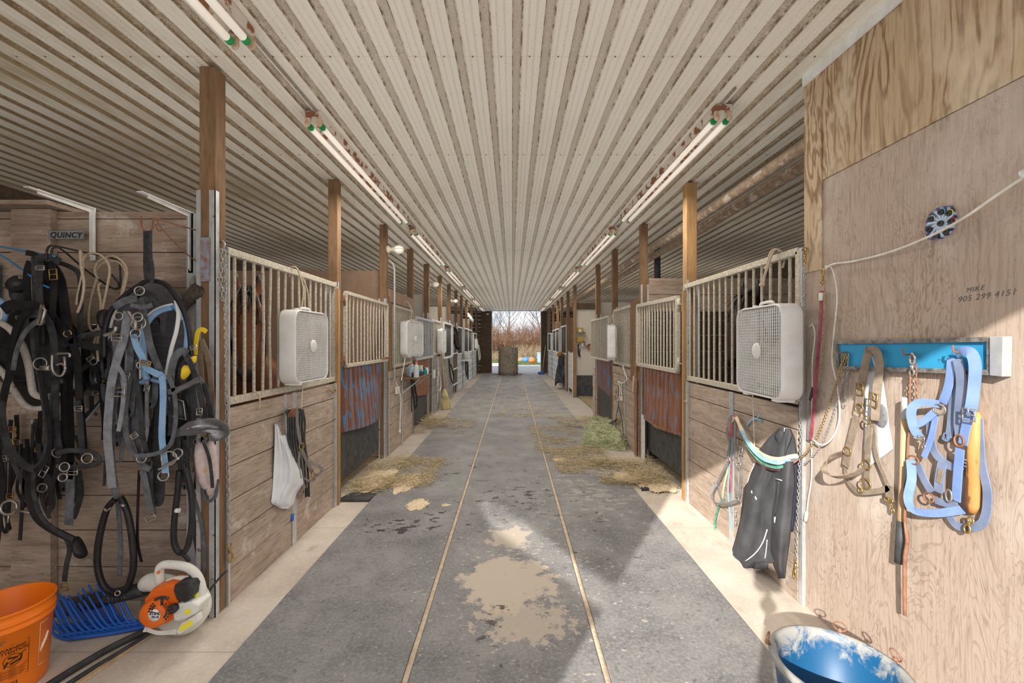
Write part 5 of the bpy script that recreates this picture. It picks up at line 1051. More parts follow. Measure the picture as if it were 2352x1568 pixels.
# pale blue piece at the very left
t = thing('noseband', 'pale blue padded noseband peeking in at the left edge above black harness', 'noseband', T(0, 720, .2), 'tack on the plank wall'); TB(t, 'trim_blue', 6, [(-30,690),(-5,688),(10,700),(12,720),(6,740)], .22, 'padding'); TB(t, 'trim_white', 2, [(-12,700),(0,704),(4,720),(0,745)], .235, 'edge')
# white ropes on the black hook
t = thing('coiled_rope', 'off-white thin ropes looped over the black hook', 'rope', T(235, 680, .15), 'tack on the plank wall')
for pts, d in (([(184,575),(186,610),(193,650),(188,690),(178,718)],.24),([(186,578),(190,620),(178,680),(176,700)],.22),([(190,600),(196,588),(206,582),(228,584),(246,600),(252,622),(246,660),(236,710),(228,760),(224,800),(226,830)],.17),
    ([(225,640),(218,625),(222,605),(240,592),(262,588),(284,604),(292,625),(286,660),(276,690)],.12),([(228,670),(222,640),(222,620),(235,605),(268,600),(288,622),(284,650),(270,720)],.10),([(222,640),(208,690),(204,740),(212,760),(222,755)],.13),([(232,650),(226,660),(232,700),(226,750),(216,790)],.15),([(182,700),(184,760),(182,830),(185,845)],.15)):
    TB(t, 'rope', 2.6, pts, d, 'rope_strand')
t = thing('side_check', 'black curved check straps between the two harnesses', 'strap', T(200, 850, .1), 'tack on the plank wall')
for m_, w_, pts, d in (('ld',12,[(175,795),(182,775),(220,766),(262,760),(250,790),(220,795),(180,790)],.24),('lk',14,[(180,785),(205,796),(245,797)],.27),('lk',7,[(140,735),(190,780)],.2),('lk',9,[(195,790),(205,820),(225,860),(238,960),(238,1010)],.14),('ld',11,[(186,850),(210,830),(238,815)],.12),('lk',8,[(190,770),(230,745)],.12),('lk',9,[(210,910),(211,940)],.1),('lk',10,[(190,960),(225,930),(250,900)],.1),('ll',5,[(197,968),(232,925)],.13),('lk',12,[(185,868),(210,890),(235,880)],.09)):
    S(t, m_, w_, pts, d)
poly(t, 'lk', [(226,716),(246,714),(244,756),(232,752)], .2, .01, 'blinker', .0); BK(t, 208, 822, 18, 8, .16, rot=.6); RG(t, 215, 830, 7, .15)
clutter(t, 8, (190, 250, 800, 960), 74, ['lk', 'ld', 'lg'], (.04, .1), (4, 8))
# grey and light blue harness
t = thing('padded_harness', 'dusty grey harness with light blue edged charcoal pads on the rusty hook', 'harness', T(340, 760, .25), 'tack on the plank wall')
for dx in (-4, 2, 7): S(t, 'ld', 8, [(338+dx,530),(338+dx,580),(340+dx*1.5,620),(342+dx,650)], .28+dx*.003)
poly(t, 'charcoal', [(244,780),(250,725),(275,685),(310,660),(345,668),(352,720),(338,790),(334,872),(290,880),(252,865)], .14, .04, 'pad', .06)
poly(t, 'charcoal', [(300,668),(345,645),(395,665),(425,715),(440,790),(436,870),(415,875),(410,720),(370,700),(330,700)], .12, .04, 'pad', .04)
poly(t, 'quilt', [(352,725),(375,712),(398,708),(408,760),(398,820),(380,870),(345,872),(337,800)], .16, .02, 'quilted_lining', .0)
for m_, r, pts, d in (('trim_blue',6.5,[(338,872),(331,850),(329,800),(332,755),(345,730),(366,714),(392,706)],.26),('trim_white',2.2,[(322,870),(323,800),(326,752),(340,724),(366,706),(396,698)],.27),('trim_blue',5,[(398,700),(410,715),(415,735)],.24),('trim_white',4,[(404,690),(410,720),(405,760),(394,800),(385,845),(380,870)],.27),
    ('trim_blue',6,[(300,874),(325,877),(340,870)],.25),('trim_blue',4,[(348,872),(370,877),(386,874)],.24),('trim_blue',3,[(246,800),(250,750),(262,712),(282,688)],.22),('trim_white',2.6,[(252,800),(256,745),(270,705),(292,682)],.23),('trim_blue',4,[(420,720),(428,760),(426,800)],.2),('lk',5,[(240,820),(241,760),(255,715),(285,680),(320,655),(340,645),(375,650),(400,675),(424,720),(436,770),(440,830)],.28)):
    TB(t, m_, r, pts, d, 'binding' if m_ != 'lk' else 'back_band')
for m_, w_, pts, d in (('lg',14,[(318,680),(332,730),(344,790),(358,830),(372,862)],.33),('ld',14,[(300,690),(330,672),(365,690)],.33),('lg',15,[(262,705),(290,690),(315,685)],.34),('ll',17,[(293,715),(286,770),(268,830),(256,880),(250,940),(247,1000),(252,1060),(258,1120)],.33),('lg',13,[(262,760),(270,850),(262,930),(255,1000),(258,1070),(268,1140)],.30),
    ('lg',12,[(300,760),(298,850),(288,940),(292,1010),(320,1060),(345,1078)],.30),('ld',13,[(280,800),(282,880),(278,960),(300,1030),(330,1068)],.28),('lg',14,[(318,740),(316,820),(314,900),(310,980),(325,1040)],.26),('ld',10,[(305,850),(320,920),(328,1000),(342,1060)],.33),('ll',8,[(270,840),(285,870),(282,930),(272,990)],.35),
    ('trim_blue',13,[(306,768),(316,800),(328,822),(338,845),(360,858),(372,866),(375,920),(372,1000),(378,1060),(380,1086)],.35),('ld',16,[(356,870),(362,960),(360,1060),(352,1120),(356,1152),(368,1148),(370,1100)],.22),('lk',10,[(330,880),(336,960),(340,1040),(340,1120)],.24),
    ('lg',14,[(328,1080),(336,1120),(344,1160),(350,1180)],.26),('ld',12,[(346,1075),(345,1140),(352,1180)],.25),('lk',5,[(320,1080),(317,1150),(316,1240),(325,1290)],.22),('ld',5,[(245,950),(243,1020),(240,1100),(238,1115)],.22),('lg',9,[(248,960),(252,1050),(258,1110),(268,1145)],.26),('lg',10,[(270,1140),(274,1200),(276,1260),(274,1320)],.2),
    ('lg',8,[(385,860),(400,900),(404,960),(396,1010),(375,1035),(340,1045),(310,1046)],.36),('ld',10,[(388,870),(392,940),(392,1000)],.3),('lb',10,[(344,880),(346,930),(344,960)],.2),('lg',9,[(300,700),(330,705),(350,700)],.36),('ld',12,[(340,700),(352,690),(360,705)],.35),('lk',9,[(430,830),(436,900),(432,990)],.2)):
    S(t, m_, w_, pts, d)
TB(t, 'lk', 6.5, [(264,1146),(248,1165),(236,1200),(226,1250),(224,1300),(238,1345),(268,1364),(292,1348),(306,1305),(305,1250),(296,1190),(284,1155),(276,1142)], .24, 'rubber_hobble')
TB(t, 'lk', 6, [(412,1080),(408,1130),(402,1180),(399,1230),(404,1258),(418,1270),(432,1252),(441,1200),(440,1140),(432,1095),(424,1075)], .26, 'rubber_hobble')
TB(t, 'lk', 4, [(418,1270),(430,1282),(434,1290)], .26, 'hobble_end')
TB(t, 'chrome', 2.5, [(255,1165),(246,1172),(240,1168)], .27, 'keeper'); TB(t, 'chrome', 3, [(278,1158),(286,1162)], .27, 'keeper'); TB(t, 'trim_white', 5, [(404,1172),(412,1172)], .28, 'tape_wrap')
for x, y, R, d in ((318,742,13,.36),(272,726,8,.36),(316,728,9,.37),(311,765,9,.37),(320,668,9,.37),(325,1052,9,.34),(388,1052,14,.36),(375,1092,10,.34),(408,1040,9,.3),(324,838,8,.34)): RG(t, x, y, R, d)
TB(t, 'chrome', 2.6, [(364,1078),(385,1066),(410,1052)], .37, 'bit_bar'); TB(t, 'chrome', 3.5, [(294,715),(306,735),(300,745)], .37, 'clip'); TB(t, 'chrome', 3.5, [(310,735),(311,758)], .38, 'snap'); BK(t, 345, 1188, 22, 14, .28, 'chrome', .5); BK(t, 268, 775, 22, 14, .36); BK(t, 272, 900, 26, 18, .36); BK(t, 308, 1000, 14, 10, .36, 'chrome', .6); BK(t, 335, 834, 20, 9, .37, 'brass', -.2); TB(t, 'chrome', 4, [(240,770),(262,762),(266,750)], .33, 'terret'); RG(t, 270, 1362, 5, .27)
clutter(t, 20, (248, 340, 780, 1060), 75, ['lg', 'll', 'ld', 'lg'], (.16, .30), (6, 12), 8); clutter(t, 14, (330, 400, 860, 1120), 76, ['lk', 'ld', 'lb'], (.05, .16), (6, 12), 8)
# strap bunch, blinkers, fleeces by the post
t = thing('blinker_bridle', 'grey dusty bridle with white edged square blinkers beside the post', 'bridle', T(420, 930, .2), 'tack on the plank wall')
poly(t, 'lk', [(388,914),(420,922),(426,962),(400,956)], .33, .008, 'blinker', .0); b = MB(); b.tube(TT([(388,912),(421,921),(427,964),(399,957)], .345), .003, 6, closed=True); b.build('blinker_edge', M['chrome'], t)
poly(t, 'lk', [(420,900),(440,898),(444,940),(424,944)], .25, .008, 'blinker', .0)
for m_, w_, pts, d in (('lg',15,[(392,880),(394,850),(402,820),(418,806),(430,812)],.33),('lk',12,[(400,870),(405,840),(420,818)],.28),('ld',12,[(425,812),(440,840),(455,880),(465,930),(478,985)],.32),('lg',11,[(386,900),(420,890),(462,868)],.36),('lg',7,[(396,905),(430,885),(465,872)],.37),('ld',14,[(440,880),(446,930),(452,960)],.30),('ld',10,[(468,880),(482,930),(490,985)],.3),('lb',12,[(462,780),(480,830),(486,900),(488,960)],.22),('lb',11,[(456,785),(462,850),(466,930),(466,1000)],.2),('ld',8,[(410,1000),(412,1060),(420,1110)],.2),('lg',9,[(440,1120),(462,1200),(470,1280),(466,1320),(455,1330)],.14),('ld',10,[(440,1140),(448,1230),(462,1300),(470,1325)],.12),('lb',10,[(448,1050),(455,1110),(460,1180)],.1),('ld',8,[(425,1010),(432,1080),(440,1130)],.18)):
    S(t, m_, w_, pts, d)
BK(t, 458, 945, 12, 14, .33); BK(t, 444, 798, 14, 8, .3, rot=.3); clutter(t, 12, (405, 480, 880, 1130), 77, ['ld', 'lb', 'lk', 'lg'], (.04, .14), (5, 9), 8)
t = thing('fleece_boot', 'dark brown fleece-topped grey boot with yellow tabs hanging by the post', 'boot', T(450, 760, .1), 'tack on the plank wall')
poly(t, 'grey_flap', [(436,700),(466,686),(470,730),(462,780),(448,800),(432,770),(424,730)], .10, .02, 'flap', .01); poly(t, 'fur_brown', [(414,702),(432,672),(446,650),(470,660),(466,682),(440,698),(420,716)], .13, .03, 'fleece_top', .02); poly(t, 'grey_flap', [(438,655),(448,632),(456,652),(448,662)], .1, .01, 'tab')
S(t, 'yellow', 9, [(474,762),(464,756),(454,764),(450,790),(448,815)], .24); poly(t, 'yellow', [(424,838),(438,846),(432,862),(420,872),(420,855)], .3, .006, 'yellow_tab'); poly(t, 'yellow', [(440,820),(450,818),(448,832),(438,834)], .28, .006, 'yellow_tab')
t = thing('fleece_pad', 'black fleece covered crupper pad sticking out in front of the post', 'pad', T(460, 985, .3), 'tack on the plank wall'); b = MB()
b.tube(crom(TT([(402,998,.28),(425,988,.33),(455,980,.38),(485,977,.42),(508,982,.44),(514,992,.44),(505,1000,.42),(485,1002,.38)]), 6), [px2m(3)]+[px2m(8)]*4+[px2m(11)]*22+[px2m(12)]*6+[px2m(11)]*5+[px2m(9)]*5, 14) if False else None
P_ = crom(TT([(402,998,.28),(425,988,.33),(455,980,.38),(485,977,.42),(506,984,.43),(508,994,.42),(492,1001,.38)]), 6); b.tube(P_, [px2m(4+8.5*min(1, i/9)-2.5*max(0, (i-28)/8)) for i in range(len(P_))], 14, sq=1.2); b.build('fleece', M['fur'], t)
S(t, 'lg', 7, [(404,994,.3),(440,978,.36),(462,965,.36)], .33); TB(t, 'chrome', 1.6, [(420,988,.41),(434,983,.43)], .42, 'rivet_bar'); TB(t, 'lg', 2.5, [(440,982,.46),(470,977,.5),(500,982,.52)], .5, 'piping')
t = thing('girth_pad', 'worn pink fleece girth folded over and hanging below the black pad', 'girth', T(478, 1080, .15), 'tack on the plank wall')
S(t, 'lg', 12, [(462,1004),(466,1012),(470,1004)], .2, .01)
poly(t, 'pink', [(450,1020),(464,1012),(474,1040),(476,1080),(478,1118),(466,1122),(456,1090),(452,1050)], .18, .02, 'fleece', .015); poly(t, 'pink', [(474,1015),(490,1018),(496,1060),(496,1110),(484,1138),(476,1130),(480,1080),(474,1040)], .15, .02, 'fleece', .015); S(t, 'ld', 7, [(468,1016),(480,1050),(486,1090),(488,1120)], .2); S(t, 'lg', 8, [(466,1120),(470,1142),(482,1150),(496,1135),(499,1100)], .14)
# chain at the left post
t = thing('door_chain', 'long galvanised chain with brass snap doubled over the nearest left post', 'chain', onX(522, 900, XL+.02), 'long chains at the stall corners'); b = MB(); Q = lambda px, py, d=.022: onX(px, py, XL+d)
b.chain(crom([Q(512,572), Q(514,640), Q(517,720), Q(519,850), Q(521,1000), Q(524,1130), Q(526,1245)], 8), .034, .021, .0032, 6); b.build('links', M['chain'], t)
b = MB(); b.chain(crom([Q(514,572,.03), Q(518,630,.03), Q(516,680,.03), Q(511,688,.03), Q(507,640,.03), Q(508,575,.03)], 6), .034, .021, .0032, 6); b.build('links', M['chain'], t)
snap(t, Q(526,1248), Q(530,1290), s=1.5); b = MB(); b.tube([Q(505,560,-.01), Q(510,552,.01), Q(516,560,.02), Q(514,572,.025)], .006, 8); b.build('hook', M['chain'], t)
# blower, forks, bucket, hose
M['bl_white'] = mat('cream_plastic', (.74,.73,.66), .4, 0, (.66,.64,.57), 8, col3=(.40,.35,.28), s3=60, lo3=.68, hi3=.72); M['bl_orange'] = mat('orange_plastic', (.80,.16,.015), .35, 0, (.72,.14,.02), 8); M['bl_black'] = mat('black_plastic', (.025,.025,.025), .35, 0, (.05,.05,.05), 16)
M['label_yellow'] = mat('yellow_label', (.85,.75,.03), .5); M['label_white'] = mat('white_label', (.85,.85,.84), .4)
BY = 2.20
def B_(px, py, d=0.0): return W(px, py, BY+d)
t = thing('leaf_blower', 'orange and cream petrol leaf blower with black tube standing under the tack', 'leaf blower', B_(400, 1455))
b = MB()
b.lathe([(.001,-.055),(.10,-.055),(.135,-.035),(.142,0),(.135,.035),(.10,.055),(.001,.055)], B_(418, 1392, .07), 36, Matrix.Rotation(math.pi/2, 3, 'X')); b.tube(crom([B_(395,1350,.06), B_(375,1340,.07), B_(345,1336,.09), B_(338,1340,.10)], 5), [.05,.05,.05,.05,.048,.048,.046,.046,.045,.045,.044,.043,.042,.042,.042,.042][:16], 16); b.build('fan_housing', M['bl_white'], t)
b = MB(); b.tube(crom([B_(455,1400,.02), B_(464,1360,.02), B_(455,1325,.02), B_(435,1305,.02), B_(405,1297,.02), B_(372,1298,.02), B_(366,1320,.02), B_(372,1350,.02), B_(385,1352,.02)], 6), .021, 12); b.tube(crom([B_(385,1336,.02), B_(405,1330,.02), B_(432,1330,.02), B_(444,1338,.02)], 5), .016, 10); b.build('handle', M['bl_white'], t)
b = MB()
b.prism([B_(x, y, -.045) for x, y in ((322,1400),(332,1375),(350,1352),(380,1342),(402,1345),(408,1370),(405,1400),(396,1425),(378,1434),(350,1430),(328,1415))], (0, .10, 0)); b.lathe([(.066,0),(.07,.02),(.066,.045),(.05,.055),(.001,.056)], B_(366, 1400, -.045), 30, Matrix.Rotation(math.pi/2, 3, 'X')); b.build('engine_cover', M['bl_orange'], t, .008)
b = MB(); c = B_(366, 1404, -.105)
for k in range(22):
    a = k*2*math.pi/22
    if .9 < a < 2.1 or 3.3 < a < 5.2: continue
    for r0, r1 in ((.032,.041),(.045,.054)): b.beam(c+Vector((math.cos(a)*r0, 0, math.sin(a)*r0)), c+Vector((math.cos(a)*r1, 0, math.sin(a)*r1)), .006, .004, (0, 1, 0))
b.build('vents', M['bl_black'], t); b = MB()
for k in range(8): p = B_(327, 1380+k*5, -.048); b.box(p.x-.008, p.x+.012, p.y-.003, p.y, p.z-.002, p.z+.002)
b.build('vents', M['bl_black'], t)
b = MB(); b.lathe([(.029,0),(.029,.004),(.001,.0045)], B_(355, 1412, -.102), 28, Matrix.Rotation(math.pi/2, 3, 'X')); o = b.build('badge', M['label_white'], t)
b = MB(); add_text(b, 'STIHL', .021, basis(B_(355, 1409, -.1085), (1, 0, 0), (0, 0, 1)), depth=.0005, shear=.25, bold=.0006); add_text(b, 'BG 55', .014, basis(B_(356, 1417, -.1085), (1, 0, 0), (0, 0, 1)), depth=.0005, shear=.25, bold=.0004); b.build('badge_lettering', M['bl_black'], o)
b = MB(); b.prism([B_(x, y, -.05) for x, y in ((400,1342),(436,1338),(442,1350),(440,1372),(425,1386),(404,1378),(397,1358))], (0, .09, 0)); b.build('air_filter_cover', M['bl_black'], t, .008)
b = MB(); b.tube(crom([B_(357,1377,-.12), B_(372,1371,-.12), B_(387,1374,-.12)], 4), .007, 8); b.tube([B_(372,1374,-.12), B_(372,1388,-.11)], .006, 8); b.build('pull_cord_grip', M['bl_black'], t)
b = MB(); b.prism([B_(x, y, -.055) for x, y in ((394,1400),(405,1388),(440,1382),(456,1390),(450,1410),(420,1426),(398,1428))], (0, .10, 0)); o = b.build('fuel_tank', M['bl_white'], t, .01)
b = MB(); b.prism([B_(x, y, -.058) for x, y in ((423,1403),(436,1397),(437,1407),(425,1412))], (0, .003, 0)); b.build('warning_sticker', M['label_yellow'], o)
b = MB(); b.lathe([(.022,0),(.022,.02),(.001,.022)], B_(402, 1394, -.055), 16, Matrix.Rotation(math.pi/2, 3, 'X')); b.build('fuel_cap', M['bl_black'], o)
b = MB(); b.prism([B_(x, y, -.07) for x, y in ((404,1452),(416,1432),(452,1412),(455,1428),(412,1458))], (0, .035, 0)); b.build('foot', M['bl_white'], t, .003); b = MB(); b.prism([B_(x, y, -.06) for x, y in ((326,1452),(334,1436),(345,1430),(348,1436),(336,1452))], (0, .1, 0)); b.build('foot', M['bl_white'], t, .003)
b = MB()
for k in range(3): b.tube(crom([B_(336,1440+k*4,-.06), B_(365,1450+k*3,-.07), B_(405,1446+k*4,-.07)], 5), .004, 6)
b.build('guard_bars', M['bl_white'], t); b = MB(); b.prism([B_(x, y, -.073) for x, y in ((412,1440),(440,1424),(442,1434),(414,1450))], (0, .004, 0)); b.build('warning_sticker', M['label_yellow'], t)
b = MB(); b.prism([B_(x, y, .0) for x, y in ((448,1342),(453,1341),(457,1378),(452,1379))], (0, -.012, 0)); b.build('yellow_strip', M['label_yellow'], t); b = MB(); b.ball(B_(364, 1314, -.01), .008, 8); b.build('stop_switch', M['bl_orange'], t)
b = MB(); P0 = B_(340, 1350, .12); P1 = W(90, 1408, 2.46); b.tube([P0, P0.lerp(P1, .4), P0.lerp(P1, .42), P1], [.036,.040,.045,.045], 20); o = b.build('blower_tube', M['bl_black'], t)
d_ = (P0-P1).normalized(); b = MB(); c = P0.lerp(P1, .22)+Vector((0, -.0405, .006)); add_text(b, 'STIHL', .052, basis(c, d_, (0, .15, 1)), depth=.0012, shear=.25, bold=.0004, space=1.1); b.build('tube_lettering', M['lg'], o)
M['fork_blue'] = mat('blue_fork_plastic', (.02,.11,.46), .3, 0, (.03,.15,.55), 6, spec=.6)
def fork(lb, bx0, by0, bx1, by1, nt, dirx, diry, Y0, seed):
    r = random.Random(seed); a = G(bx0, by0); c = G(bx1, by1); t = thing('manure_fork', lb, 'fork', (a+c)/2, 'blue manure forks')
    b = MB(); b.tube(crom([a+Vector((0,0,.02)), (a+c)/2+Vector((0,0,.012)), c+Vector((0,0,.02))], 6), .009, 8); sp = (c-a); back = Vector((dirx, diry, 0))
    b.tube(crom([a+back*.45+Vector((0,0,.015)), (a+c)/2+back*.5+Vector((0,0,.012)), c+back*.45+Vector((0,0,.015))], 6), .007, 8); b.build('head_bar', M['fork_blue'], t)
    for i in range(nt):
        u = i/(nt-1); p = a.lerp(c, u); s_ = r.uniform(.92, 1.05); h = .16+.02*math.sin(u*9)+.05*abs(u-.5)
        pts = [p+Vector((0,0,.014)), p+back*.35+Vector((0,0,.008)), p+back*.7*s_+Vector((0,0,.03)), p+back*.95*s_+Vector((-.01,0,h*.6)), p+back*1.1*s_+Vector((-.03,0,h))]
        b = MB(); q = crom(pts, 4); b.tube(q, [.0075-.003*i_/len(q) for i_ in range(len(q))], 7); b.build('tine', M['fork_blue'], t)
    return t
fork('blue plastic manure fork head lying nearer the orange bucket, long curved tines', 165, 1474, 350, 1444, 13, -.20, .05, 2.2, 5)
fork('blue plastic manure fork head lying behind the other fork, against the wall', 150, 1452, 315, 1434, 12, -.20, .05, 2.3, 9)
t = thing('fork_handle', 'slim dark stick leaning behind the blower against the post foot', 'stick', G(470, 1372)); b = MB(); b.tube(crom([W(466,1378,2.34), W(482,1355,2.34), W(505,1326,2.34), W(522,1310,2.34)], 4), .006, 8); b.build('stick', M['ld'], t)
b = MB(); b.tube(crom([G(100,1580,.016), G(180,1530,.016), G(260,1484,.016), G(340,1446,.016), G(352,1440,.016)], 6), .016, 12); b.solo('black_hose', M['black_rubber'], 'black rubber hose lying diagonally on the floor before the blue forks', 'hose', 'floor edging')
b = MB(); b.tube(crom([G(125,1590,.02), G(200,1542,.02), G(280,1494,.02), G(350,1450,.02)], 6), .010, 10); b.solo('edge_strip', M['ld'], 'thin dark strip lying along the black hose on the floor', 'strip', 'floor edging')
b = MB(); b.beam(G(150,1590,.008), G(360,1445,.008), .02, .014); b.solo('wood_batten', M['stick'], 'narrow pale wooden batten lying beside the black hose', 'batten', 'floor edging')
M['bucket'] = mat('orange_bucket_plastic', (.85,.20,.005), .38, 0, (.80,.17,.01), 3, spec=.5); M['print_black'] = mat('black_print', (.04,.025,.01), .6); M['print_white'] = mat('white_print', (.80,.66,.50), .6)
bc = Vector((-2.29, 1.93, 0)); t = thing('orange_bucket', 'bright orange plastic bucket with black warning print at the left edge', 'bucket', bc); b = MB()
b.lathe([(.001,.0),(.128,.0),(.132,.01),(.150,.29),(.157,.292),(.157,.300),(.151,.302),(.152,.318),(.159,.320),(.159,.328),(.153,.330),(.153,.362),(.161,.366),(.161,.374),(.155,.376),(.150,.370),(.128,.008),(.001,.006)], bc, 56); b.build('body', M['bucket'], t)
def cylpt(a, z, r): return bc+Vector((r*math.cos(a), r*math.sin(a), z))
def wrapped(pts2, r0=.0015):                                                  # (arc metres, height) wrapped on the bucket wall around angle A0
    out = []
    for s_, z in pts2: r = .132+.018*(z/.29)+r0; out.append(cylpt(A0+s_/.145, z, r))
    return out
A0 = math.atan2(-1.93, 2.29)+.17
b = MB()
def ln(p, q, w_=.0015): b.tube(wrapped([p, ((p[0]+q[0])/2, (p[1]+q[1])/2), q], .0004), w_, 4)
X0, X1, Z0, Z1 = -.055, .045, .085, .235
for p, q in (((X0, Z0), (X1, Z0)), ((X1, Z0), (X1, Z1)), ((X1, Z1), (X0, Z1)), ((X0, Z1), (X0, Z0)), ((X0, .195), (X1, .195)), ((X0, .135), (X1, .135))): ln(p, q, .0008)
for k in range(9): ln((X0+.008, .129-k*.0045), (X1-.008-(k % 3)*.006, .129-k*.0045), .0009)
for k in range(8): ln((-.035+.0062*k, .045), (-.035+.0062*k, .070), .0015 if k % 2 else .0008)
ln((-.012, .150), (.020, .160), .004); ln((.020, .160), (.022, .184), .003); ln((-.018, .180), (.010, .172), .004); ln((-.03, .142), (-.02, .165), .003); ln((-.03, .15), (.035, .19), .0016)
b.tube(wrapped([(-.005+.028*math.cos(q*.5), .166+.026*math.sin(q*.5)) for q in range(13)], .0004), .0012, 5, closed=False)
for txt, z in (('WARNING', .219), ('ATTENTION', .204)):
    v, f = text_mesh(txt, .0165, .0003, bold=.0002); b.add([wrapped([(p.x-.004, z+p.y)], .0012)[0] for p in v], f)
b.build('warning_print', M['print_black'], t); b = MB()
for p, q in (((.085, .08), (.085, .27)), ((.085, .27), (.125, .27)), ((.085, .08), (.125, .08))): ln(p, q, .0009)
for k in range(4): ln((.092+.008*k, .14+.012*k), (.104+.008*k, .175+.012*k), .004)
b.build('white_print', M['print_white'], t); b = MB(); b.tube(crom([cylpt(A0-.32, .262, .158), cylpt(A0-.24, .255, .162), cylpt(A0-.20, .268, .158)], 4), .003, 6); b.build('handle_end', M['rust'], t)
# white feed sack and bundle of rubber cords on the left stall boards
Lq = lambda px, py, d=.02: onX(px, py, XL+d)
M['film'] = mat('translucent_white_plastic', (.82,.83,.84), .35, 0, (.72,.73,.75), 5, trans=.0, alpha=.93)
t = thing('plastic_jug', 'cut-open translucent white plastic bag hung on the stall boards', 'bag', Lq(660, 1165, .06))
def sack(rows, name, seed, d0, bul):
    def fn(u, v):
        i = min(int(v*(len(rows)-1)), len(rows)-2); f = v*(len(rows)-1)-i; a, c_ = rows[i], rows[i+1]; xl = a[1]+(c_[1]-a[1])*f; xr = a[2]+(c_[2]-a[2])*f; y = a[0]+(c_[0]-a[0])*f
        return Lq(xl+(xr-xl)*u, y, max(.004, d0+bul*math.sin(math.pi*u)*math.sin(math.pi*min(v*1.1, 1))**.5+.006*noise.noise(Vector((u*7+v*3, v*4, seed)))+.005*math.sin(u*11+v*6)))
    b = MB(); b.grid(fn, 24, 28); o = b.build(name, M['film'], t); s = o.modifiers.new('solid', 'SOLIDIFY'); s.thickness = .0015
sack([(973,631,637),(1000,631,648),(1040,630,664),(1080,628,682),(1120,626,680),(1155,622,672),(1168,645,662)], 'back_layer', 1, .01, .03)
sack([(998,640,657),(1020,645,664),(1050,650,676),(1080,648,694),(1110,645,699),(1130,640,684),(1158,634,674),(1168,648,662)], 'front_layer', 5, .03, .05)
t = thing('elastic_cord', 'bundle of black elastic cords with leather straps looped on the stall boards', 'cord bundle', Lq(688, 1050, .04))
for k in range(7): b = MB(); x = 661+k*5.5; b.tube(crom([Lq(678,940,.02), Lq(x-1+k*.5,940+abs(3-k),.04), Lq(x,958,.05), Lq(x+1,1010,.045), Lq(x+4+k*1.2,1060,.04), Lq(x+9+k*1.2,1110+5*k,.03)], 5), .0075, 8); b.build('cord', M['ld'], t)
b = MB(); 
for k in range(6): b.tube(crom([Lq(661+k*3.2,958,.055), Lq(666+k*2.6,945,.055), Lq(672+k*1.5,938,.05)], 4), .0045, 6)
b.build('copper_wrap', M['rust'], t)
b = MB(); b.tube(crom([Lq(658,998,.03), Lq(657,955,.035), Lq(663,940,.035), Lq(676,937,.03)], 5), .0042, 7); b.build('white_hook', M['cord_white'], t)
t = thing('halter_strap', 'weathered leather halter with brass ring hung over the black cord bundle', 'halter', Lq(705, 1080, .05), 'halters on the left stall boards'); LL = M['grey_flap']; NL = (1, -.2, 0)
strp('strap', LL, t, [Lq(680,938,.05), Lq(684,985,.055), Lq(690,1018,.06)], .032, nrm=NL); strp('strap', LL, t, [Lq(692,1030,.06), Lq(705,1060,.06), Lq(718,1086,.06)], .03, nrm=NL); strp('strap', LL, t, [Lq(688,1035,.05), Lq(686,1070,.05), Lq(690,1100,.05)], .026, nrm=NL)
strp('nose_strap', LL, t, [Lq(712,1060,.06), Lq(730,1068,.10), Lq(740,1080,.11), Lq(730,1090,.09), Lq(720,1092,.06)], .026, nrm=(.6,-.6,.5)); strp('strap', LL, t, [Lq(700,1098,.04), Lq(712,1105,.05), Lq(725,1100,.06)], .018, nrm=NL)
strp('strap', M['ld'], t, [Lq(694,940,.05), Lq(700,970,.05), Lq(699,1010,.05), Lq(706,1060,.05)], .022, nrm=NL); strp('buckle_end', M['lb'], t, [Lq(700,1115,.05), Lq(692,1128,.05), Lq(684,1140,.05)], .034, .01, nrm=NL); ringp(t, Lq(691,1025,.065), .022, NL, r=.0035); ringp(t, Lq(718,1091,.07), .018, NL, r=.0035); strp('buckle_end', M['lk'], t, [Lq(706,1120,.05), Lq(705,1140,.05)], .04, .008, nrm=NL)
b = MB(); b.tube([Lq(672,1180,.01), Lq(671,1196,.01)], .012, 8); b.solo('blue_plug', M['fork_blue'], 'small blue plug at the foot of the centre strap on left boards', 'plug')
b = MB(); b.tube(crom([Lq(583,897,.01), Lq(592,905,.03), Lq(597,920,.03), Lq(594,940,.025)], 5), .006, 7); b.solo('twine_end', M['rope'], 'frayed twine hanging below the bars before the bay horse', 'twine')
b = MB(); b.tube(crom([Lq(757,893,.02), Lq(763,900,.035), Lq(770,899,.03), Lq(768,893,.03)], 4), .007, 7); b.solo('latch_chain', M['brass'], 'small brass latch knot at the right end of the first left stall', 'latch')
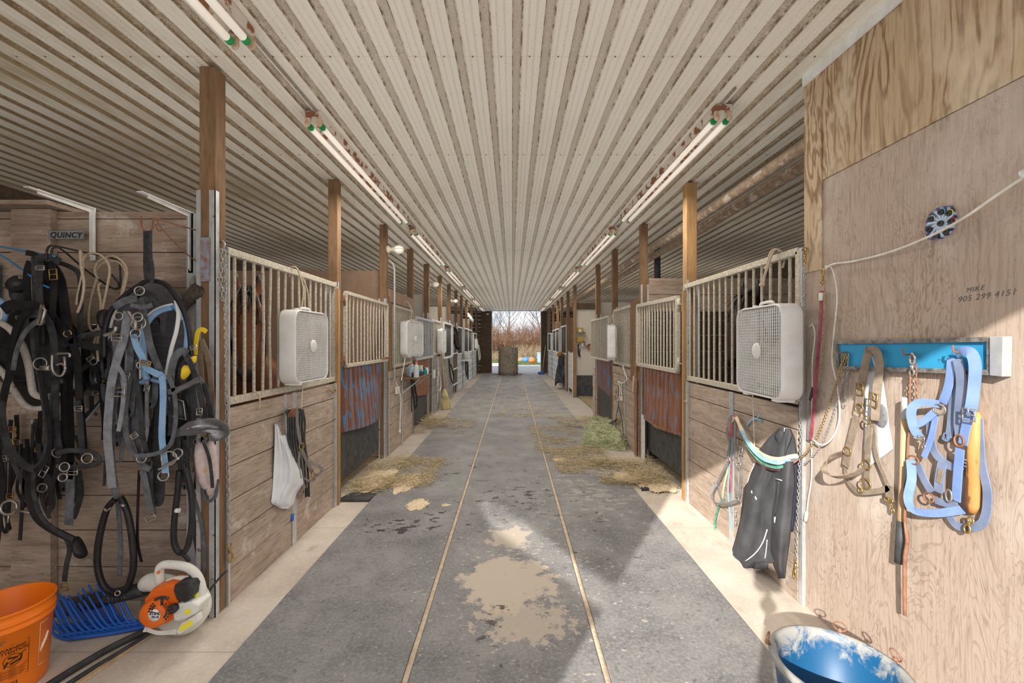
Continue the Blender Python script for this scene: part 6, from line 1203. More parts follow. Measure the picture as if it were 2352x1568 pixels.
# ------------------------------------------------------------------ horses
def loft(mb, path, rw, rd, side=(1, 0, 0), n=20, caps=True):
    P = [Vector(p) for p in path]; N = len(P); sd = Vector(side); v = []
    for i, p in enumerate(P):
        t = (P[min(i+1, N-1)]-P[max(i-1, 0)]).normalized(); a = (sd-t*sd.dot(t)).normalized(); b_ = t.cross(a)
        for k in range(n): th = 2*math.pi*k/n; v.append(p+a*math.cos(th)*rw[i]+b_*math.sin(th)*rd[i])
    f = [(i*n+k, i*n+(k+1) % n, (i+1)*n+(k+1) % n, (i+1)*n+k) for i in range(N-1) for k in range(n)]; f.append(tuple(range(n))[::-1]); f.append(tuple((N-1)*n+k for k in range(n)))
    mb.add(v, f, True)
def horse_mat(name, coat, coat2, point, headz):
    m = bpy.data.materials.new(name); m.use_nodes = True; n = m.node_tree; b = n.nodes['Principled BSDF']; b.inputs['Roughness'].default_value = .5
    a = n.nodes.new('ShaderNodeAttribute'); a.attribute_name = 'points'; t = n.nodes.new('ShaderNodeTexNoise'); t.inputs['Scale'].default_value = 6
    x = n.nodes.new('ShaderNodeMix'); x.data_type = 'RGBA'; x.inputs[6].default_value = (*coat, 1); x.inputs[7].default_value = (*coat2, 1); n.links.new(t.outputs[0], x.inputs[0])
    y = n.nodes.new('ShaderNodeMix'); y.data_type = 'RGBA'; n.links.new(a.outputs['Fac'], y.inputs[0]); n.links.new(x.outputs[2], y.inputs[6]); y.inputs[7].default_value = (*point, 1); n.links.new(y.outputs[2], b.inputs['Base Color']); return m
def horse(label, material):
    t = thing('horse', label, 'horse', (0, 0, 0)); mb = MB()
    # faces -Y; y grows towards the rump
    loft(mb, [(0,.12,1.20),(0,.22,1.18),(0,.42,1.15),(0,.75,1.10),(0,1.15,1.12),(0,1.5,1.16),(0,1.72,1.16),(0,1.84,1.12)], [.10,.21,.26,.29,.30,.28,.22,.08], [.14,.27,.34,.34,.33,.32,.26,.10])       # trunk
    loft(mb, [(0,.36,1.22),(0,.18,1.36),(0,.02,1.56),(0,-.10,1.74),(0,-.16,1.86),(0,-.18,1.92)], [.17,.13,.10,.085,.08,.06], [.30,.23,.175,.14,.125,.08])                                             # neck
    hp = [(0,-.13,1.93),(0,-.19,1.88),(0,-.245,1.80),(0,-.28,1.72),(0,-.315,1.63),(0,-.345,1.54),(0,-.375,1.45),(0,-.40,1.37),(0,-.415,1.32),(0,-.42,1.285)]
    loft(mb, hp, [.055,.085,.108,.112,.095,.075,.062,.060,.054,.03], [.06,.10,.128,.138,.125,.10,.075,.068,.058,.03], n=24)
    for s in (-1, 1):
        loft(mb, [(s*.07,-.20,1.72),(s*.085,-.22,1.64),(s*.06,-.27,1.56)], [.03,.045,.02], [.07,.08,.04], n=14)                                       # cheek
        loft(mb, [(s*.055,-.15,1.92),(s*.068,-.165,1.975),(s*.075,-.17,2.03),(s*.072,-.17,2.085),(s*.068,-.17,2.11)], [.024,.034,.030,.016,.004], [.016,.020,.017,.010,.004], n=12)                                         # ears
        mb.ball((s*.098,-.325,1.725), .030, 12, (.8, 1, 1))                                                                                       # brow
        mb.ball((s*.043,-.455,1.355), .024, 10, (.8, 1, 1.3))                                                                                      # nostril rims
        loft(mb, [(s*.15,.32,1.15),(s*.16,.30,.88),(s*.14,.29,.70),(s*.13,.29,.50),(s*.13,.30,.28),(s*.13,.29,.16),(s*.13,.25,.06),(s*.13,.24,.0)], [.10,.075,.05,.05,.032,.042,.045,.06], [.14,.10,.06,.055,.036,.05,.05,.07], n=14)
        loft(mb, [(s*.16,1.55,1.12),(s*.17,1.52,.86),(s*.15,1.60,.66),(s*.14,1.72,.52),(s*.14,1.66,.28),(s*.14,1.64,.16),(s*.14,1.58,.06),(s*.14,1.57,.0)], [.13,.10,.06,.05,.034,.042,.045,.06], [.22,.17,.10,.065,.042,.05,.05,.07], n=14)
    me = bpy.data.meshes.new('horse_raw'); me.from_pydata([tuple(q) for q in mb.v], [], mb.f); o = bpy.data.objects.new('horse_raw', me); COL.objects.link(o)
    r = o.modifiers.new('r', 'REMESH'); r.mode = 'VOXEL'; r.voxel_size = .014; s_ = o.modifiers.new('s', 'SMOOTH'); s_.iterations = 4; s_.factor = .5
    m2 = bpy.data.meshes.new_from_object(o.evaluated_get(bpy.context.evaluated_depsgraph_get())); bpy.data.objects.remove(o)
    m2.name = 'body'; at = m2.attributes.new('points', 'FLOAT', 'POINT')
    for i, q in enumerate(m2.vertices):
        x, y, z = q.co; d = 0
        if y < -.2 and z < 1.46: d = min(1, (1.46-z)/.10)
        if z > 1.97: d = max(d, min(1, (z-1.97)/.08))
        if z < .6 and y > .1: d = max(d, min(1, (.6-z)/.2))
        at.data[i].value = d
    for p in m2.polygons: p.use_smooth = True
    b = bpy.data.objects.new('body', m2); COL.objects.link(b); b.parent = t; m2.materials.append(material); ORG[b.name] = Vector((0, 0, 0))
    e = M['eye']
    for s in (-1, 1):
        k = MB(); k.ball((s*.112,-.335,1.715), .020, 12, (.7, 1, 1)); k.build('eye', e, t); k = MB(); k.ball((s*.046,-.478,1.352), .012, 10, (.7, .7, 1.3)); k.build('nostril', M['nostril'], t)
    rr = random.Random(3)
    k = MB()
    for i in range(46):
        x = rr.uniform(-.05, .05); z0 = 1.985+rr.uniform(-.02, .02); L = rr.uniform(.14, .30); sw = rr.uniform(-.05, .05)
        k.tube(crom([(x*.6,-.15,z0),(x,-.245-rr.uniform(0,.02),z0-.04),(x+sw*.6,-.325,z0-L*.45),(x+sw,-.40-rr.uniform(-.02,.03),z0-L)], 3), [.006]*8+[.003]*2, 5)
    for i in range(60):
        u = i/59; y = -.12+.40*u; z = 1.96-.38*u; s = rr.choice((-1, 1)); k.tube(crom([(0,y,z+.02),(s*.07,y-.01,z+.01),(s*.11,y-.02,z-.10),(s*.12,y,z-.22)], 3), .006, 5)
    k.build('mane', M['mane'], t)
    k = MB()
    for i in range(26): x = rr.uniform(-.04, .04); k.tube([(x,-.42,1.29),(x*1.5,-.44+rr.uniform(-.02,.02),1.29-rr.uniform(.03,.07))], .0012, 4)
    k.build('whiskers', M['mane'], t)
    return t
M['eye'] = mat('dark_eye', (.01,.008,.008), .08, spec=.8); M['mane'] = mat('black_hair', (.012,.010,.010), .6, 0, (.03,.025,.02), 30); M['nostril'] = mat('nostril_dark', (.008,.006,.006), .8)
bay = horse_mat('bay_coat', (.22,.085,.035), (.13,.045,.02), (.022,.014,.012), 1); drk = horse_mat('dark_brown_coat', (.030,.014,.010), (.018,.009,.007), (.008,.006,.006), 1)
H1 = horse('bay horse with black forelock looking out between the bars on the left', bay)
pH = W(566, 745, 3.06); H1.location = (pH.x-.34*math.sin(math.radians(30)), 3.06+.34*math.cos(math.radians(30)), 0); H1.rotation_euler = (0, 0, math.radians(30)); H1.scale = (.98, .98, .985)
def recol(t, m_):
    for c_ in t.children:
        if c_.name.startswith('body'): c_.data = c_.data.copy(); c_.data.materials[0] = m_
    return t
H2 = recol(dup(H1, (2.42, 4.15, 0), math.radians(-62), label='dark brown horse standing in shadow behind the big right fan'), drk); H2.scale = (1.02,)*3
H3 = recol(dup(H1, (-2.0, 12.66, 0), math.radians(80), label='dark horse head leaning out over the white gate on the left'), drk); H3.scale = (1, 1, 1.01)
H4 = recol(dup(H1, (-2.3, 9.45, 0), math.radians(75), label='dark horse behind the bright galvanised bars, only its ear tip above them'), drk); H4.scale = (1.02, 1.02, 1.0)
# ------------------------------------------------------------------ shelf of bottles, broom
t = thing('wall_shelf', 'small wooden shelf bracketed to the left stall boards holding bottles', 'shelf', (XL+.15, 6.85, 1.0)); SZ = 1.01
b = MB(); b.box(XL+.002, XL+.30, 6.35, 7.30, SZ-.02, SZ); b.build('board', M['post'], t, .002)
for y in (6.5, 7.1): b = MB(); b.beam((XL+.004, y, SZ-.02), (XL+.004, y, SZ-.25), .02, .008, (1, 0, 0)); b.beam((XL+.28, y, SZ-.022), (XL+.01, y, SZ-.24), .02, .006, (0, 1, 0)); b.build('bracket', M['galv'], t)
b = MB(); b.box(XL+.26, XL+.30, 6.40, 6.85, SZ, SZ+.012); o = b.build('edge_strip', M['post_new'], t)
def bottle(x, y, h, r, mt, cap, lb, name='bottle', tint=None, neck=.35):
    t = thing(name, lb, 'bottle' if name == 'bottle' else name, (x, y, SZ+.001), 'bottles and tubs on the left shelf'); b = MB()
    b.lathe([(.001,0),(r*.95,0),(r,.006),(r,h*.62),(r*.9,h*.70),(r*neck,h*.84),(r*neck,h*.9),(.001,h*.9)], (x, y, SZ+.001), 16); b.build('body', mt, t); b = MB(); b.lathe([(.001,h*.88),(r*neck*1.25,h*.88),(r*neck*1.2,h),(.001,h)], (x, y, SZ+.001), 14); b.build('cap', cap, t); return t
pl = lambda n_, c_: mat(n_, c_, .35, 0, None)
G_ = {k: pl('plastic_'+k, v) for k, v in {'clear': (.50,.52,.54), 'orange': (.85,.16,.02), 'red': (.55,.02,.03), 'green': (.10,.50,.05), 'teal': (.01,.22,.22), 'white': (.75,.75,.73), 'blue': (.01,.13,.48), 'peach': (.70,.45,.30), 'black': (.02,.02,.022), 'lblue': (.35,.48,.60)}.items()}
for a in [(XL+.24,6.32+.06,.24,.042,'clear','orange','clear bottle with orange cap at near end of the shelf'),(XL+.08,6.62,.20,.045,'clear','orange','clear jug with orange cap at the back of the shelf'),(XL+.15,6.50,.19,.05,'lblue','white','pale spray jug with white cap behind the black tray'),(XL+.12,6.56,.13,.03,'red','red','red squat bottle in front of the pale jug'),
    (XL+.20,6.74,.16,.03,'green','green','bright green bottle in the middle of the shelf'),(XL+.19,6.92,.15,.036,'white','white','white tub bottle behind the teal one'),(XL+.27,6.88,.11,.032,'teal','teal','dark teal bottle at the shelf edge'),(XL+.27,6.99,.11,.034,'white','white','plain white bottle at the shelf edge beside the teal one'),(XL+.22,6.82,.10,.034,'peach','peach','peach coloured tub in the middle of the shelf'),(XL+.17,7.06,.13,.028,'red','red','small red-capped bottle at the far end of the shelf'),(XL+.2,7.14,.10,.03,'blue','black','small blue bottle at the far end of the shelf')]:
    bottle(a[0], a[1], a[2], a[3], G_[a[4]], G_[a[5]], a[6], neck=.8 if a[4] in ('white', 'peach') else .35)
b = MB(); b.box(XL+.16, XL+.28, 6.42, 6.72, SZ+.012, SZ+.016); 
for q in ((XL+.16, XL+.166, 6.42, 6.72), (XL+.274, XL+.28, 6.42, 6.72), (XL+.16, XL+.28, 6.42, 6.426), (XL+.16, XL+.28, 6.714, 6.72)): b.box(*q, SZ+.012, SZ+.07)
b.solo('plastic_tray', G_['black'], 'black plastic tray on the bottle shelf', 'tray'); b = MB(); b.box(XL+.18, XL+.26, 6.52, 6.66, SZ+.03, SZ+.10); b.solo('cleaning_cloth', G_['blue'], 'folded blue cloth lying in the black tray', 'cloth', bevel=.012)
b = MB(); b.box(XL+.2, XL+.28, 7.12, 7.26, SZ, SZ+.05); b.solo('plastic_box', G_['black'], 'small dark box at the far end of the bottle shelf', 'box', bevel=.004)
t = thing('outlet_box', 'white power outlet box on the boards under the bottle shelf', 'outlet', (XL+.02, 6.15, .82)); b = MB(); b.box(XL, XL+.04, 6.08, 6.20, .80, .90); b.build('box', M['white'], t, .004)
b = MB(); b.tube(crom([(XL+.045,6.10,.84),(XL+.08,6.05,.80),(XL+.05,6.0,.95),(XL+.03,5.96,1.0)], 5), .006, 7); b.build('cable', M['cord_white'], t)
b = MB(); b.tube(crom([(XL+.045,6.16,.82),(XL+.06,6.18,.7),(XL+.05,6.17,.4),(XL+.05,6.16,.28)], 5), .008, 7); b.tube([(XL+.05,6.16,.28),(XL+.05,6.16,.22)], .016, 8); b.solo('power_lead', M['cord_white'], 'white cord hanging low from the outlet under the shelf', 'cord')
t = thing('grooming_tack', 'black straps looped on a hook under the bottle shelf', 'strap', (XL+.05, 6.95, .5)); b = MB(); b.tube(crom([(XL+.05,6.9,.95),(XL+.07,6.92,.7),(XL+.08,7.0,.45),(XL+.09,7.1,.55),(XL+.06,7.0,.9)], 5), .014, 7); b.build('loop', M['lk'], t); b = MB(); b.tube(crom([(XL+.05,6.85,.95),(XL+.06,6.84,.7),(XL+.06,6.86,.42)], 5), .012, 7); b.build('strap', M['ld'], t)
M['straw'] = mat('broom_straw', (.62,.52,.26), .9, 0, (.48,.39,.18), 60, stretch=(1,1,.1)); M['broom_wood'] = mat('yellow_broom_handle', (.62,.42,.15), .5, 0, (.50,.32,.10), 10)
t = thing('corn_broom', 'straw broom with yellow handle leaning against the left grey stall boards', 'broom', G(1024, 940)); gb = G(1024, 940); tp = onX(1014, 798, XL+.06); kn = gb.lerp(tp, .33)
b = MB(); b.tube([kn, tp], .0125, 10); b.build('handle', M['broom_wood'], t); b = MB(); rr = random.Random(2); ax = (tp-gb).normalized(); sd = Vector((1, .25, 0)).normalized(); nn = ax.cross(sd)
b2 = MB(); rows = [(0.0, .115, .03), (.2, .105, .032), (.5, .085, .034), (.75, .065, .034), (.9, .035, .03), (1.0, .016, .016)]
v = []; n = 24
for u, rw, rd in rows:
    for k in range(n): th = 2*math.pi*k/n; v.append(gb+ax*((kn-gb).length*u+.01)+sd*math.cos(th)*rw+nn*math.sin(th)*rd)
b2.add(v, [(i*n+k, i*n+(k+1) % n, (i+1)*n+(k+1) % n, (i+1)*n+k) for i in range(len(rows)-1) for k in range(n)], True)
for k in range(120): a = rr.uniform(-1, 1); c_ = rr.uniform(-1, 1); p = gb+sd*a*.118+nn*c_*.028; b2.tube([p+ax*.005, gb+ax*.25+sd*a*.098+nn*c_*.034], .0016, 4)
o = b2.build('bristles', M['straw'], t); b = MB()
for u in (.5, .56, .62): b.tube([gb+ax*((kn-gb).length*u+.01)+sd*math.cos(q*math.pi/10)*.088*(1.12-u*.33)+nn*math.sin(q*math.pi/10)*.038 for q in range(20)], .003, 5, closed=True)
b.build('stitching', M['lb'], o)
for x0, lb in ((9.4, 'coiled white cord hanging on the grey boards behind the broom'),):
    b = MB(); b.tube(crom([(XL+.03,x0,1.2),(XL+.04,x0+.02,.9),(XL+.05,x0-.1,.6),(XL+.06,x0+.1,.45),(XL+.06,x0+.25,.6),(XL+.04,x0+.05,.88),(XL+.04,x0-.02,.5),(XL+.04,x0-.05,.2)], 6), .010, 7); b.solo('coiled_rope', M['cord_white'], lb, 'cord')
t = thing('outlet_box', 'white outlet box on the grey boards left of the broom', 'outlet', (XL+.02, 8.95, .8)); b = MB(); b.box(XL+.005, XL+.05, 8.88, 9.0, .78, .95); b.build('box', M['white'], t, .004)
# ------------------------------------------------------------------ hay, straw, bedding
def blades(mb, n, fn, L, r, seed, flat=.15, taper=True):
    R_ = random.Random(seed)
    for _ in range(n):
        p, up = fn(R_); a = R_.uniform(0, 2*math.pi); l = R_.uniform(.4, 1)*L; e = R_.uniform(-flat, flat)+up; d = Vector((math.cos(a), math.sin(a), e)).normalized()*l; s = Vector((-math.sin(a), math.cos(a), R_.uniform(-.5, .5)))*r; m_ = p+d*.5+Vector((0, 0, R_.uniform(0, .2)*l*.4)); e_ = p+d
        e_.z = max(e_.z, .003+p.z*0 if p.z < .04 else e_.z); m_.z = max(m_.z, .004)
        mb.add([p-s, p+s, m_+s, m_-s, e_], [(0,1,2,3),(3,2,4)])
HAYG = mat('green_hay', (.22,.26,.10), .85, 0, (.50,.53,.31), 45, col3=(.56,.53,.36), s3=60, lo3=.50, hi3=.58, coords='World')
HAYB = mat('dry_hay', (.38,.28,.14), .9, 0, (.68,.57,.36), 45, col3=(.33,.25,.13), s3=50, lo3=.54, hi3=.60, coords='World')
SHAV = mat('wood_shavings', (.62,.48,.30), .95, 0, (.72,.60,.43), 50, coords='World'); MUCK = mat('brown_bedding', (.20,.15,.09), .95, 0, (.30,.23,.13), 30, coords='World', bump=.8)
ha, hb, hc, hd = G(1338, 1028), G(1440, 1036), G(1428, 975), G(1352, 972); cx_ = (ha+hb+hc+hd)/4; b = MB()
def hp_(R_):
    u, v = R_.random(), R_.random(); p = ha.lerp(hb, u).lerp(hd.lerp(hc, u), v); h = .20*min(1, 6*min(u, 1-u, v, 1-v)+.25)*(.85+.2*noise.noise(p*5)); return Vector((p.x, p.y, h*R_.uniform(.75, 1.0))), .0
def hgrid(u, v):
    p = ha.lerp(hb, u).lerp(hd.lerp(hc, u), v); h = .17*min(1, 8*min(u, 1-u, v, 1-v)); return Vector((p.x, p.y, .004+h*(.9+.25*noise.noise(p*6))))
b.grid(hgrid, 30, 30, False); blades(b, 5200, hp_, .13, .0026, 5, .5); tag(b.build('hay', HAYG), 'pile of fresh green hay on the mats at the right stalls', 'hay', kind='stuff')
def scat(name, m_, label, cat, n, areas, L, r, seed, base=True, h=.03, flat=.1):
    b = MB(); R0 = random.Random(seed)
    for ar, wt, hh in areas:
        A, B2, C2, D2 = [Vector(q) if len(q) == 3 else Vector((*q, 0)) for q in ar]
        def fn(R_):
            u = R_.random(); v = R_.random(); u = u+R_.gauss(0, .05); v = v+R_.gauss(0, .05); p = A.lerp(B2, u).lerp(D2.lerp(C2, u), v)
            for _k in range(3):
                if noise.noise(p*2.1+Vector((seed, 0, 0))) > R_.uniform(-.45, .25): break
                u = R_.random(); v = R_.random(); p = A.lerp(B2, u).lerp(D2.lerp(C2, u), v)
            return Vector((p.x, p.y, .018+hh*R_.random()**2)), 0
        blades(b, int(n*wt), fn, L, r, R0.randint(0, 999), flat)
    return tag(b.build(name, m_), label, cat, kind='stuff')
lq = [G(783,1140), G(850,1140), G(905,1045), G(795,1045)]
scat('straw', HAYB, 'dry straw scattered from under the buckled left door onto the mats', 'straw', 6500, [([(-1.70,4.35),(-1.3,4.35),(-1.15,5.7),(-1.75,5.7)], .55, .05), ([(-1.4,4.5),(-.85,4.5),(-.9,5.6),(-1.4,5.6)], .45, .02)], .10, .0016, 11)
scat('straw', HAYB, 'dry straw heap and scatter before the nearest right stall door', 'straw', 11000, [([(1.0,4.6),(1.72,4.5),(1.78,5.5),(1.0,5.5)], .5, .09), ([(.55,5.0),(1.2,4.9),(1.3,6.2),(.5,6.2)], .35, .02), ([(.35,5.9),(1.0,5.8),(1.2,7.8),(.3,7.8)], .25, .01)], .11, .0017, 12)
scat('straw', HAYB, 'straw heap at the galvanised stall door beyond the bottle shelf', 'straw', 3000, [([(-1.75,7.2),(-1.05,7.2),(-1.2,8.6),(-1.75,8.6)], .8, .12), ([(-1.2,7.2),(-.6,7.0),(-.7,8.4),(-1.2,8.4)], .2, .02)], .13, .002, 13)
scat('straw', HAYB, 'brown straw spread before the second right stall door', 'straw', 2600, [([(1.0,7.6),(1.75,7.6),(1.8,8.8),(.7,8.8)], .7, .08), ([(-.4,8.6),(.6,8.6),(.9,9.8),(-.2,9.8)], .3, .01)], .13, .002, 14)
scat('straw', HAYB, 'thin wisps of straw lying along the far mats', 'straw', 2400, [([(-1.2,9),(1.2,9),(1.6,14),(-1.3,14)], .5, .01), ([(-1.6,14),(1.6,14),(1.6,20),(-1.6,20)], .5, .02)], .16, .003, 15)
def shav(name, lb, cells):
    b = MB(); R_ = random.Random(8)
    for (cx0, cy0, rx, ry, hh) in cells:
        def fn(u, v):
            a = 2*math.pi*u; k = 1+.35*noise.noise(Vector((math.cos(a)*2+cx0, math.sin(a)*2+cy0, 1)))+.12*noise.noise(Vector((math.cos(a)*7, math.sin(a)*7, cx0))); r = v*k; return Vector((cx0+rx*r*math.cos(a), cy0+ry*r*math.sin(a), .0175+hh*(1-v)**.6*(.6+.5*noise.noise(Vector((r*6*math.cos(a), r*6*math.sin(a), 2))))))
        b.grid(fn, 60, 8, False)
        def f2(R2): a = R2.uniform(0, 2*math.pi); r = math.sqrt(R2.random())*1.15; return Vector((cx0+rx*r*math.cos(a), cy0+ry*r*math.sin(a), .02+hh*R2.random()*.5)), 0
        blades(b, int(900*rx*ry*8), f2, .02, .004, 3, .3)
    return tag(b.build(name, SHAV), lb, 'shavings', kind='stuff')
shav('wood_shavings', 'pale shavings spilled on the mat left of the left seam', [(-.89,4.02,.10,.14,.02),(-1.5,4.75,.2,.38,.04),(-1.15,4.65,.15,.3,.01),(-.62,4.0,.04,.03,.01)])
shav('wood_shavings', 'pale shavings spilled at the foot of the right stall post', [(1.55,4.65,.2,.35,.03),(.62,5.55,.1,.1,.01),(1.35,4.8,.2,.2,.03)])
b = MB()
for x0, x1 in ((-5.0, -1.80), (1.84, 5.0)):
    b.grid(lambda u, v: Vector((x0+(x1-x0)*u, 2.7+15.2*v, .012+.035*abs(noise.noise(Vector((u*9, v*40, x0)))))), 24, 90, False)
tag(b.build('bedding', MUCK), 'brown trodden bedding covering the stall floors behind the fronts', 'bedding', kind='stuff')
t0 = [(-1.70,4.12),(-1.38,4.12),(-1.36,4.30),(-1.62,4.34)]
b = MB(); b.prism([(x, y, .0) for x, y in t0], (0, 0, .022)); b.solo('rubber_offcut', M['black_rubber'], 'small square rubber offcut on the floor by the second left post', 'mat', 'rubber offcuts'); b = MB(); b.prism([(1.34,4.42,0),(1.66,4.46,0),(1.62,4.66,0),(1.40,4.62,0)], (0, 0, .022)); b.solo('rubber_offcut', M['black_rubber'], 'small rubber offcut on the floor by the sunlit right post foot', 'mat', 'rubber offcuts')
# ------------------------------------------------------------------ bay shelves and far things on the right
BYY = 11.96
def SB(px, py, d=.0): return W(px, py, BYY-d)
for py, lb, its in ((764, 'upper small yellowish shelf on the plywood bay wall', [((1331,754),.05,.12,'clear')]), (785, 'lower small yellowish shelf on the plywood bay wall', [((1338,779),.03,.13,'orange')])):
    t = thing('small_shelf', lb, 'shelf', SB(1334, py), 'shelves on the bay wall'); a_ = SB(1322, py); c_ = SB(1344, py); b = MB(); b.box(a_.x, c_.x, BYY-.16, BYY-.01, a_.z-.02, a_.z); b.build('board', M['board_dark'], t); b = MB(); b.box(a_.x+.03, a_.x+.19, BYY-.13, BYY-.03, a_.z+.001, a_.z+.14); tag(b.solo('carton', mat('ochre_carton', (.30,.20,.05), .7), 'ochre box standing on the ' + lb.split(' ')[0] + ' bay shelf', 'box', 'boxes on the bay shelves'))
    for (q, r, h, k) in its: p = SB(*q); b = MB(); b.lathe([(.001,0),(r,0),(r,h*.7),(r*.4,h*.85),(.001,h)], (p.x, BYY-.09, a_.z+.001), 12); b.solo('bottle', G_[k], f'{"clear" if k == "clear" else "orange"} bottle on the {lb.split(" ")[0]} bay shelf', 'bottle', 'bottles in the bay')
b = MB(); p = SB(1328, 800); b.tube(crom([SB(1328,790,.02), SB(1328,805,.03), SB(1330,818,.03)], 4), .018, 8); b.solo('curved_knife', M['lk'], 'dark handled tool hanging under the lower bay shelf', 'tool', 'tools in the bay'); b = MB(); b.tube(crom([SB(1332,800,.02), SB(1331,812,.03), SB(1333,820,.03)], 4), .016, 8); b.solo('curved_knife', M['ld'], 'second dark tool hanging right of the first in the bay', 'tool', 'tools in the bay')
b = MB(); b.box(SB(1335,0).x, SB(1340,0).x, BYY-.02, BYY-.005, SB(0,795).z, SB(0,783).z); b.solo('note_card', M['label_white'], 'white card pinned under the lower bay shelf', 'card')
t = thing('hanging_pan', 'round brown rubber pan hanging on the bay wall by the stall door', 'pan', SB(1353, 797)); b = MB(); b.lathe([(.001,0),(.07,0),(.085,.04),(.078,.042),(.064,.008),(.001,.008)], SB(1354,796,.02), 20, Matrix.Rotation(math.pi/2, 3, 'X')); b.build('dish', M['rust'], t)
t = thing('hanging_coat', 'black shiny coat with orange hood hanging on the far right stall', 'coat', (XR-.1, 14.1, .5)); rr = random.Random(4)
def cf(u, v): y = 13.75+.75*u+.08*math.sin(v*4); z = 1.1-.95*v; return Vector((XR-.04-.16*math.sin(math.pi*u)*(.5+v)-.03*math.sin(u*14+v*9)*(1), y, z+.06*math.sin(u*9)*v))
b = MB(); b.grid(cf, 26, 26); o = b.build('cloth', mat('shiny_black_coat', (.012,.013,.016), .25, 0, (.05,.055,.06), 12), t); s = o.modifiers.new('solid', 'SOLIDIFY'); s.thickness = .01; b = MB(); b.ball((XR-.12, 14.0, 1.13), .13, 14, (.8, 1.5, .7)); b.build('hood', mat('orange_brown_cloth', (.35,.14,.03), .8, 0, (.22,.09,.03), 12, bump=.5), t)
t = thing('shovel', 'blue shovel with wooden handle leaning in the far right doorway corner', 'shovel', (1.4, 20.2, 0)); b = MB(); b.cyl((1.45, 20.3, .12), (1.62, 20.6, 1.35), .02, 8); b.build('handle', M['stick'], t); b = MB(); b.prism([(1.22,20.1,.01),(1.52,20.1,.01),(1.56,20.35,.02),(1.26,20.35,.02)], (0, 0, .10)); b.build('blade', mat('blue_shovel_plastic', (.03,.10,.32), .5), t, .02)
for i, y in enumerate((13.6, 16.9)):
    pass
b = MB(); b.lathe([(.001,0),(.09,0),(.115,.26),(.12,.27),(.11,.27),(.085,.01),(.001,.01)], (XL+.16, 14.2, .95), 24); t = b.solo('white_bucket', M['white'], 'white bucket hung on the left stall below the dark horse head', 'bucket')
b = MB(); b.box(XL, XL+.3, 14.0, 14.6, .90, .93); b.solo('bucket_shelf', M['rail_white'], 'pale ledge under the white bucket on the left stalls', 'shelf')
t = thing('hanging_lead', 'black lead and halter hanging on the left block stall by the bucket', 'lead', (XL+.04, 13.6, .6)); b = MB(); b.tube(crom([(XL+.05,14.8,1.05),(XL+.06,14.85,.6),(XL+.08,15.1,.3),(XL+.07,15.2,.7),(XL+.05,14.85,1.0)], 5), .022, 7); b.tube(crom([(XL+.05,15.3,1.1),(XL+.08,15.4,.6),(XL+.1,15.2,.2)], 5), .025, 7); b.build('straps', M['lk'], t)
t = thing('hanging_lead', 'black rope looped on the grey stall just beyond the broom', 'lead', (XL+.04, 11.2, .6)); b = MB(); b.tube(crom([(XL+.05,11.0,1.1),(XL+.06,11.1,.7),(XL+.1,11.3,.45),(XL+.1,11.5,.6),(XL+.06,11.2,.95)], 5), .018, 7); b.build('loop', M['lk'], t)
b = MB(); b.tube(crom([(XL+.1,19.3,1.6),(XL+.15,19.35,1.0),(XL+.18,19.5,.7),(XL+.2,19.7,.9),(XL+.15,19.4,1.4)], 6), .022, 7); b.solo('coiled_hose', M['cord_white'], 'pale hose coil hanging beside the left end wall', 'hose')
b = MB(); b.lathe([(.001,0),(.06,0),(.06,.05),(.001,.06)], (-1.2, 20.85, 2.86), 12); b.solo('door_lamp', M['white'], 'small white lamp at the top of the far doorway', 'lamp')
b = MB(); b.beam((XL+.03, 15.9, 2.55), (XL+.03, 17.9, 2.42), .05, .14); b.solo('white_board', M['white'], 'long white board high between the last left posts', 'board')
# round bale on end in the doorway
BALE = mat('dusty_grey_hay', (.21,.17,.13), .95, 0, (.31,.255,.195), 30, coords='World', bump=1, bscale=60, col3=(.13,.10,.075), s3=18, lo3=.55, hi3=.62)
bx_ = W(1167, 862, 19.4); b = MB(); b.lathe([(.001,0),(.45,0),(.455,.2),(.445,.6),(.45,1.1),(.44,1.24),(.40,1.27),(.001,1.30)], (bx_.x, 19.8, .01), 40)
def bf(R_): a = R_.uniform(0, 6.283); z = R_.uniform(.0, 1.28); return Vector((bx_.x+.45*math.cos(a), 19.8+.45*math.sin(a), z)), R_.uniform(-1, 1)
blades(b, 2600, bf, .12, .003, 6, .8)
def bf2(R_): a = R_.uniform(0, 6.283); r = R_.uniform(.3, .75); return Vector((bx_.x+r*math.cos(a), 19.8+r*math.sin(a), .03*R_.random()+.018)), 0
blades(b, 900, bf2, .2, .004, 7, .2); b.solo('round_bale', BALE, 'round grey-brown hay bale standing on end in the far doorway', 'hay bale')
# ------------------------------------------------------------------ outdoors beyond the doorway
GR = mat('pale_gravel', (.22,.22,.215), .95, 0, (.30,.30,.30), 5, coords='World', bump=.6, bscale=20); GS = mat('autumn_lawn', (.05,.085,.012), .95, 0, (.10,.12,.025), 3, coords='World', col3=(.14,.10,.05), s3=2, lo3=.55, hi3=.65)
b = MB(); b.box(-30, 30, END+.3, 30, -.13, -.01); struct(b.build('ground', GR)); b = MB(); b.box(-60, 60, 28.5, 200, -.12, .0); struct(b.build('lawn', GS))
b = MB(); b.box(-30, 30, -40, -3.2, -.13, -.01); struct(b.build('forecourt_ground', GR))
b = MB()
def gf(R_): return Vector((R_.uniform(-6, 9), 28.4+R_.random()**1.4*8, 0)), R_.uniform(1.5, 4)
blades(b, 9000, gf, .16, .006, 21, .5); tag(b.build('grass', GS), 'green and yellow rough grass beyond the gravel', 'grass', kind='stuff')
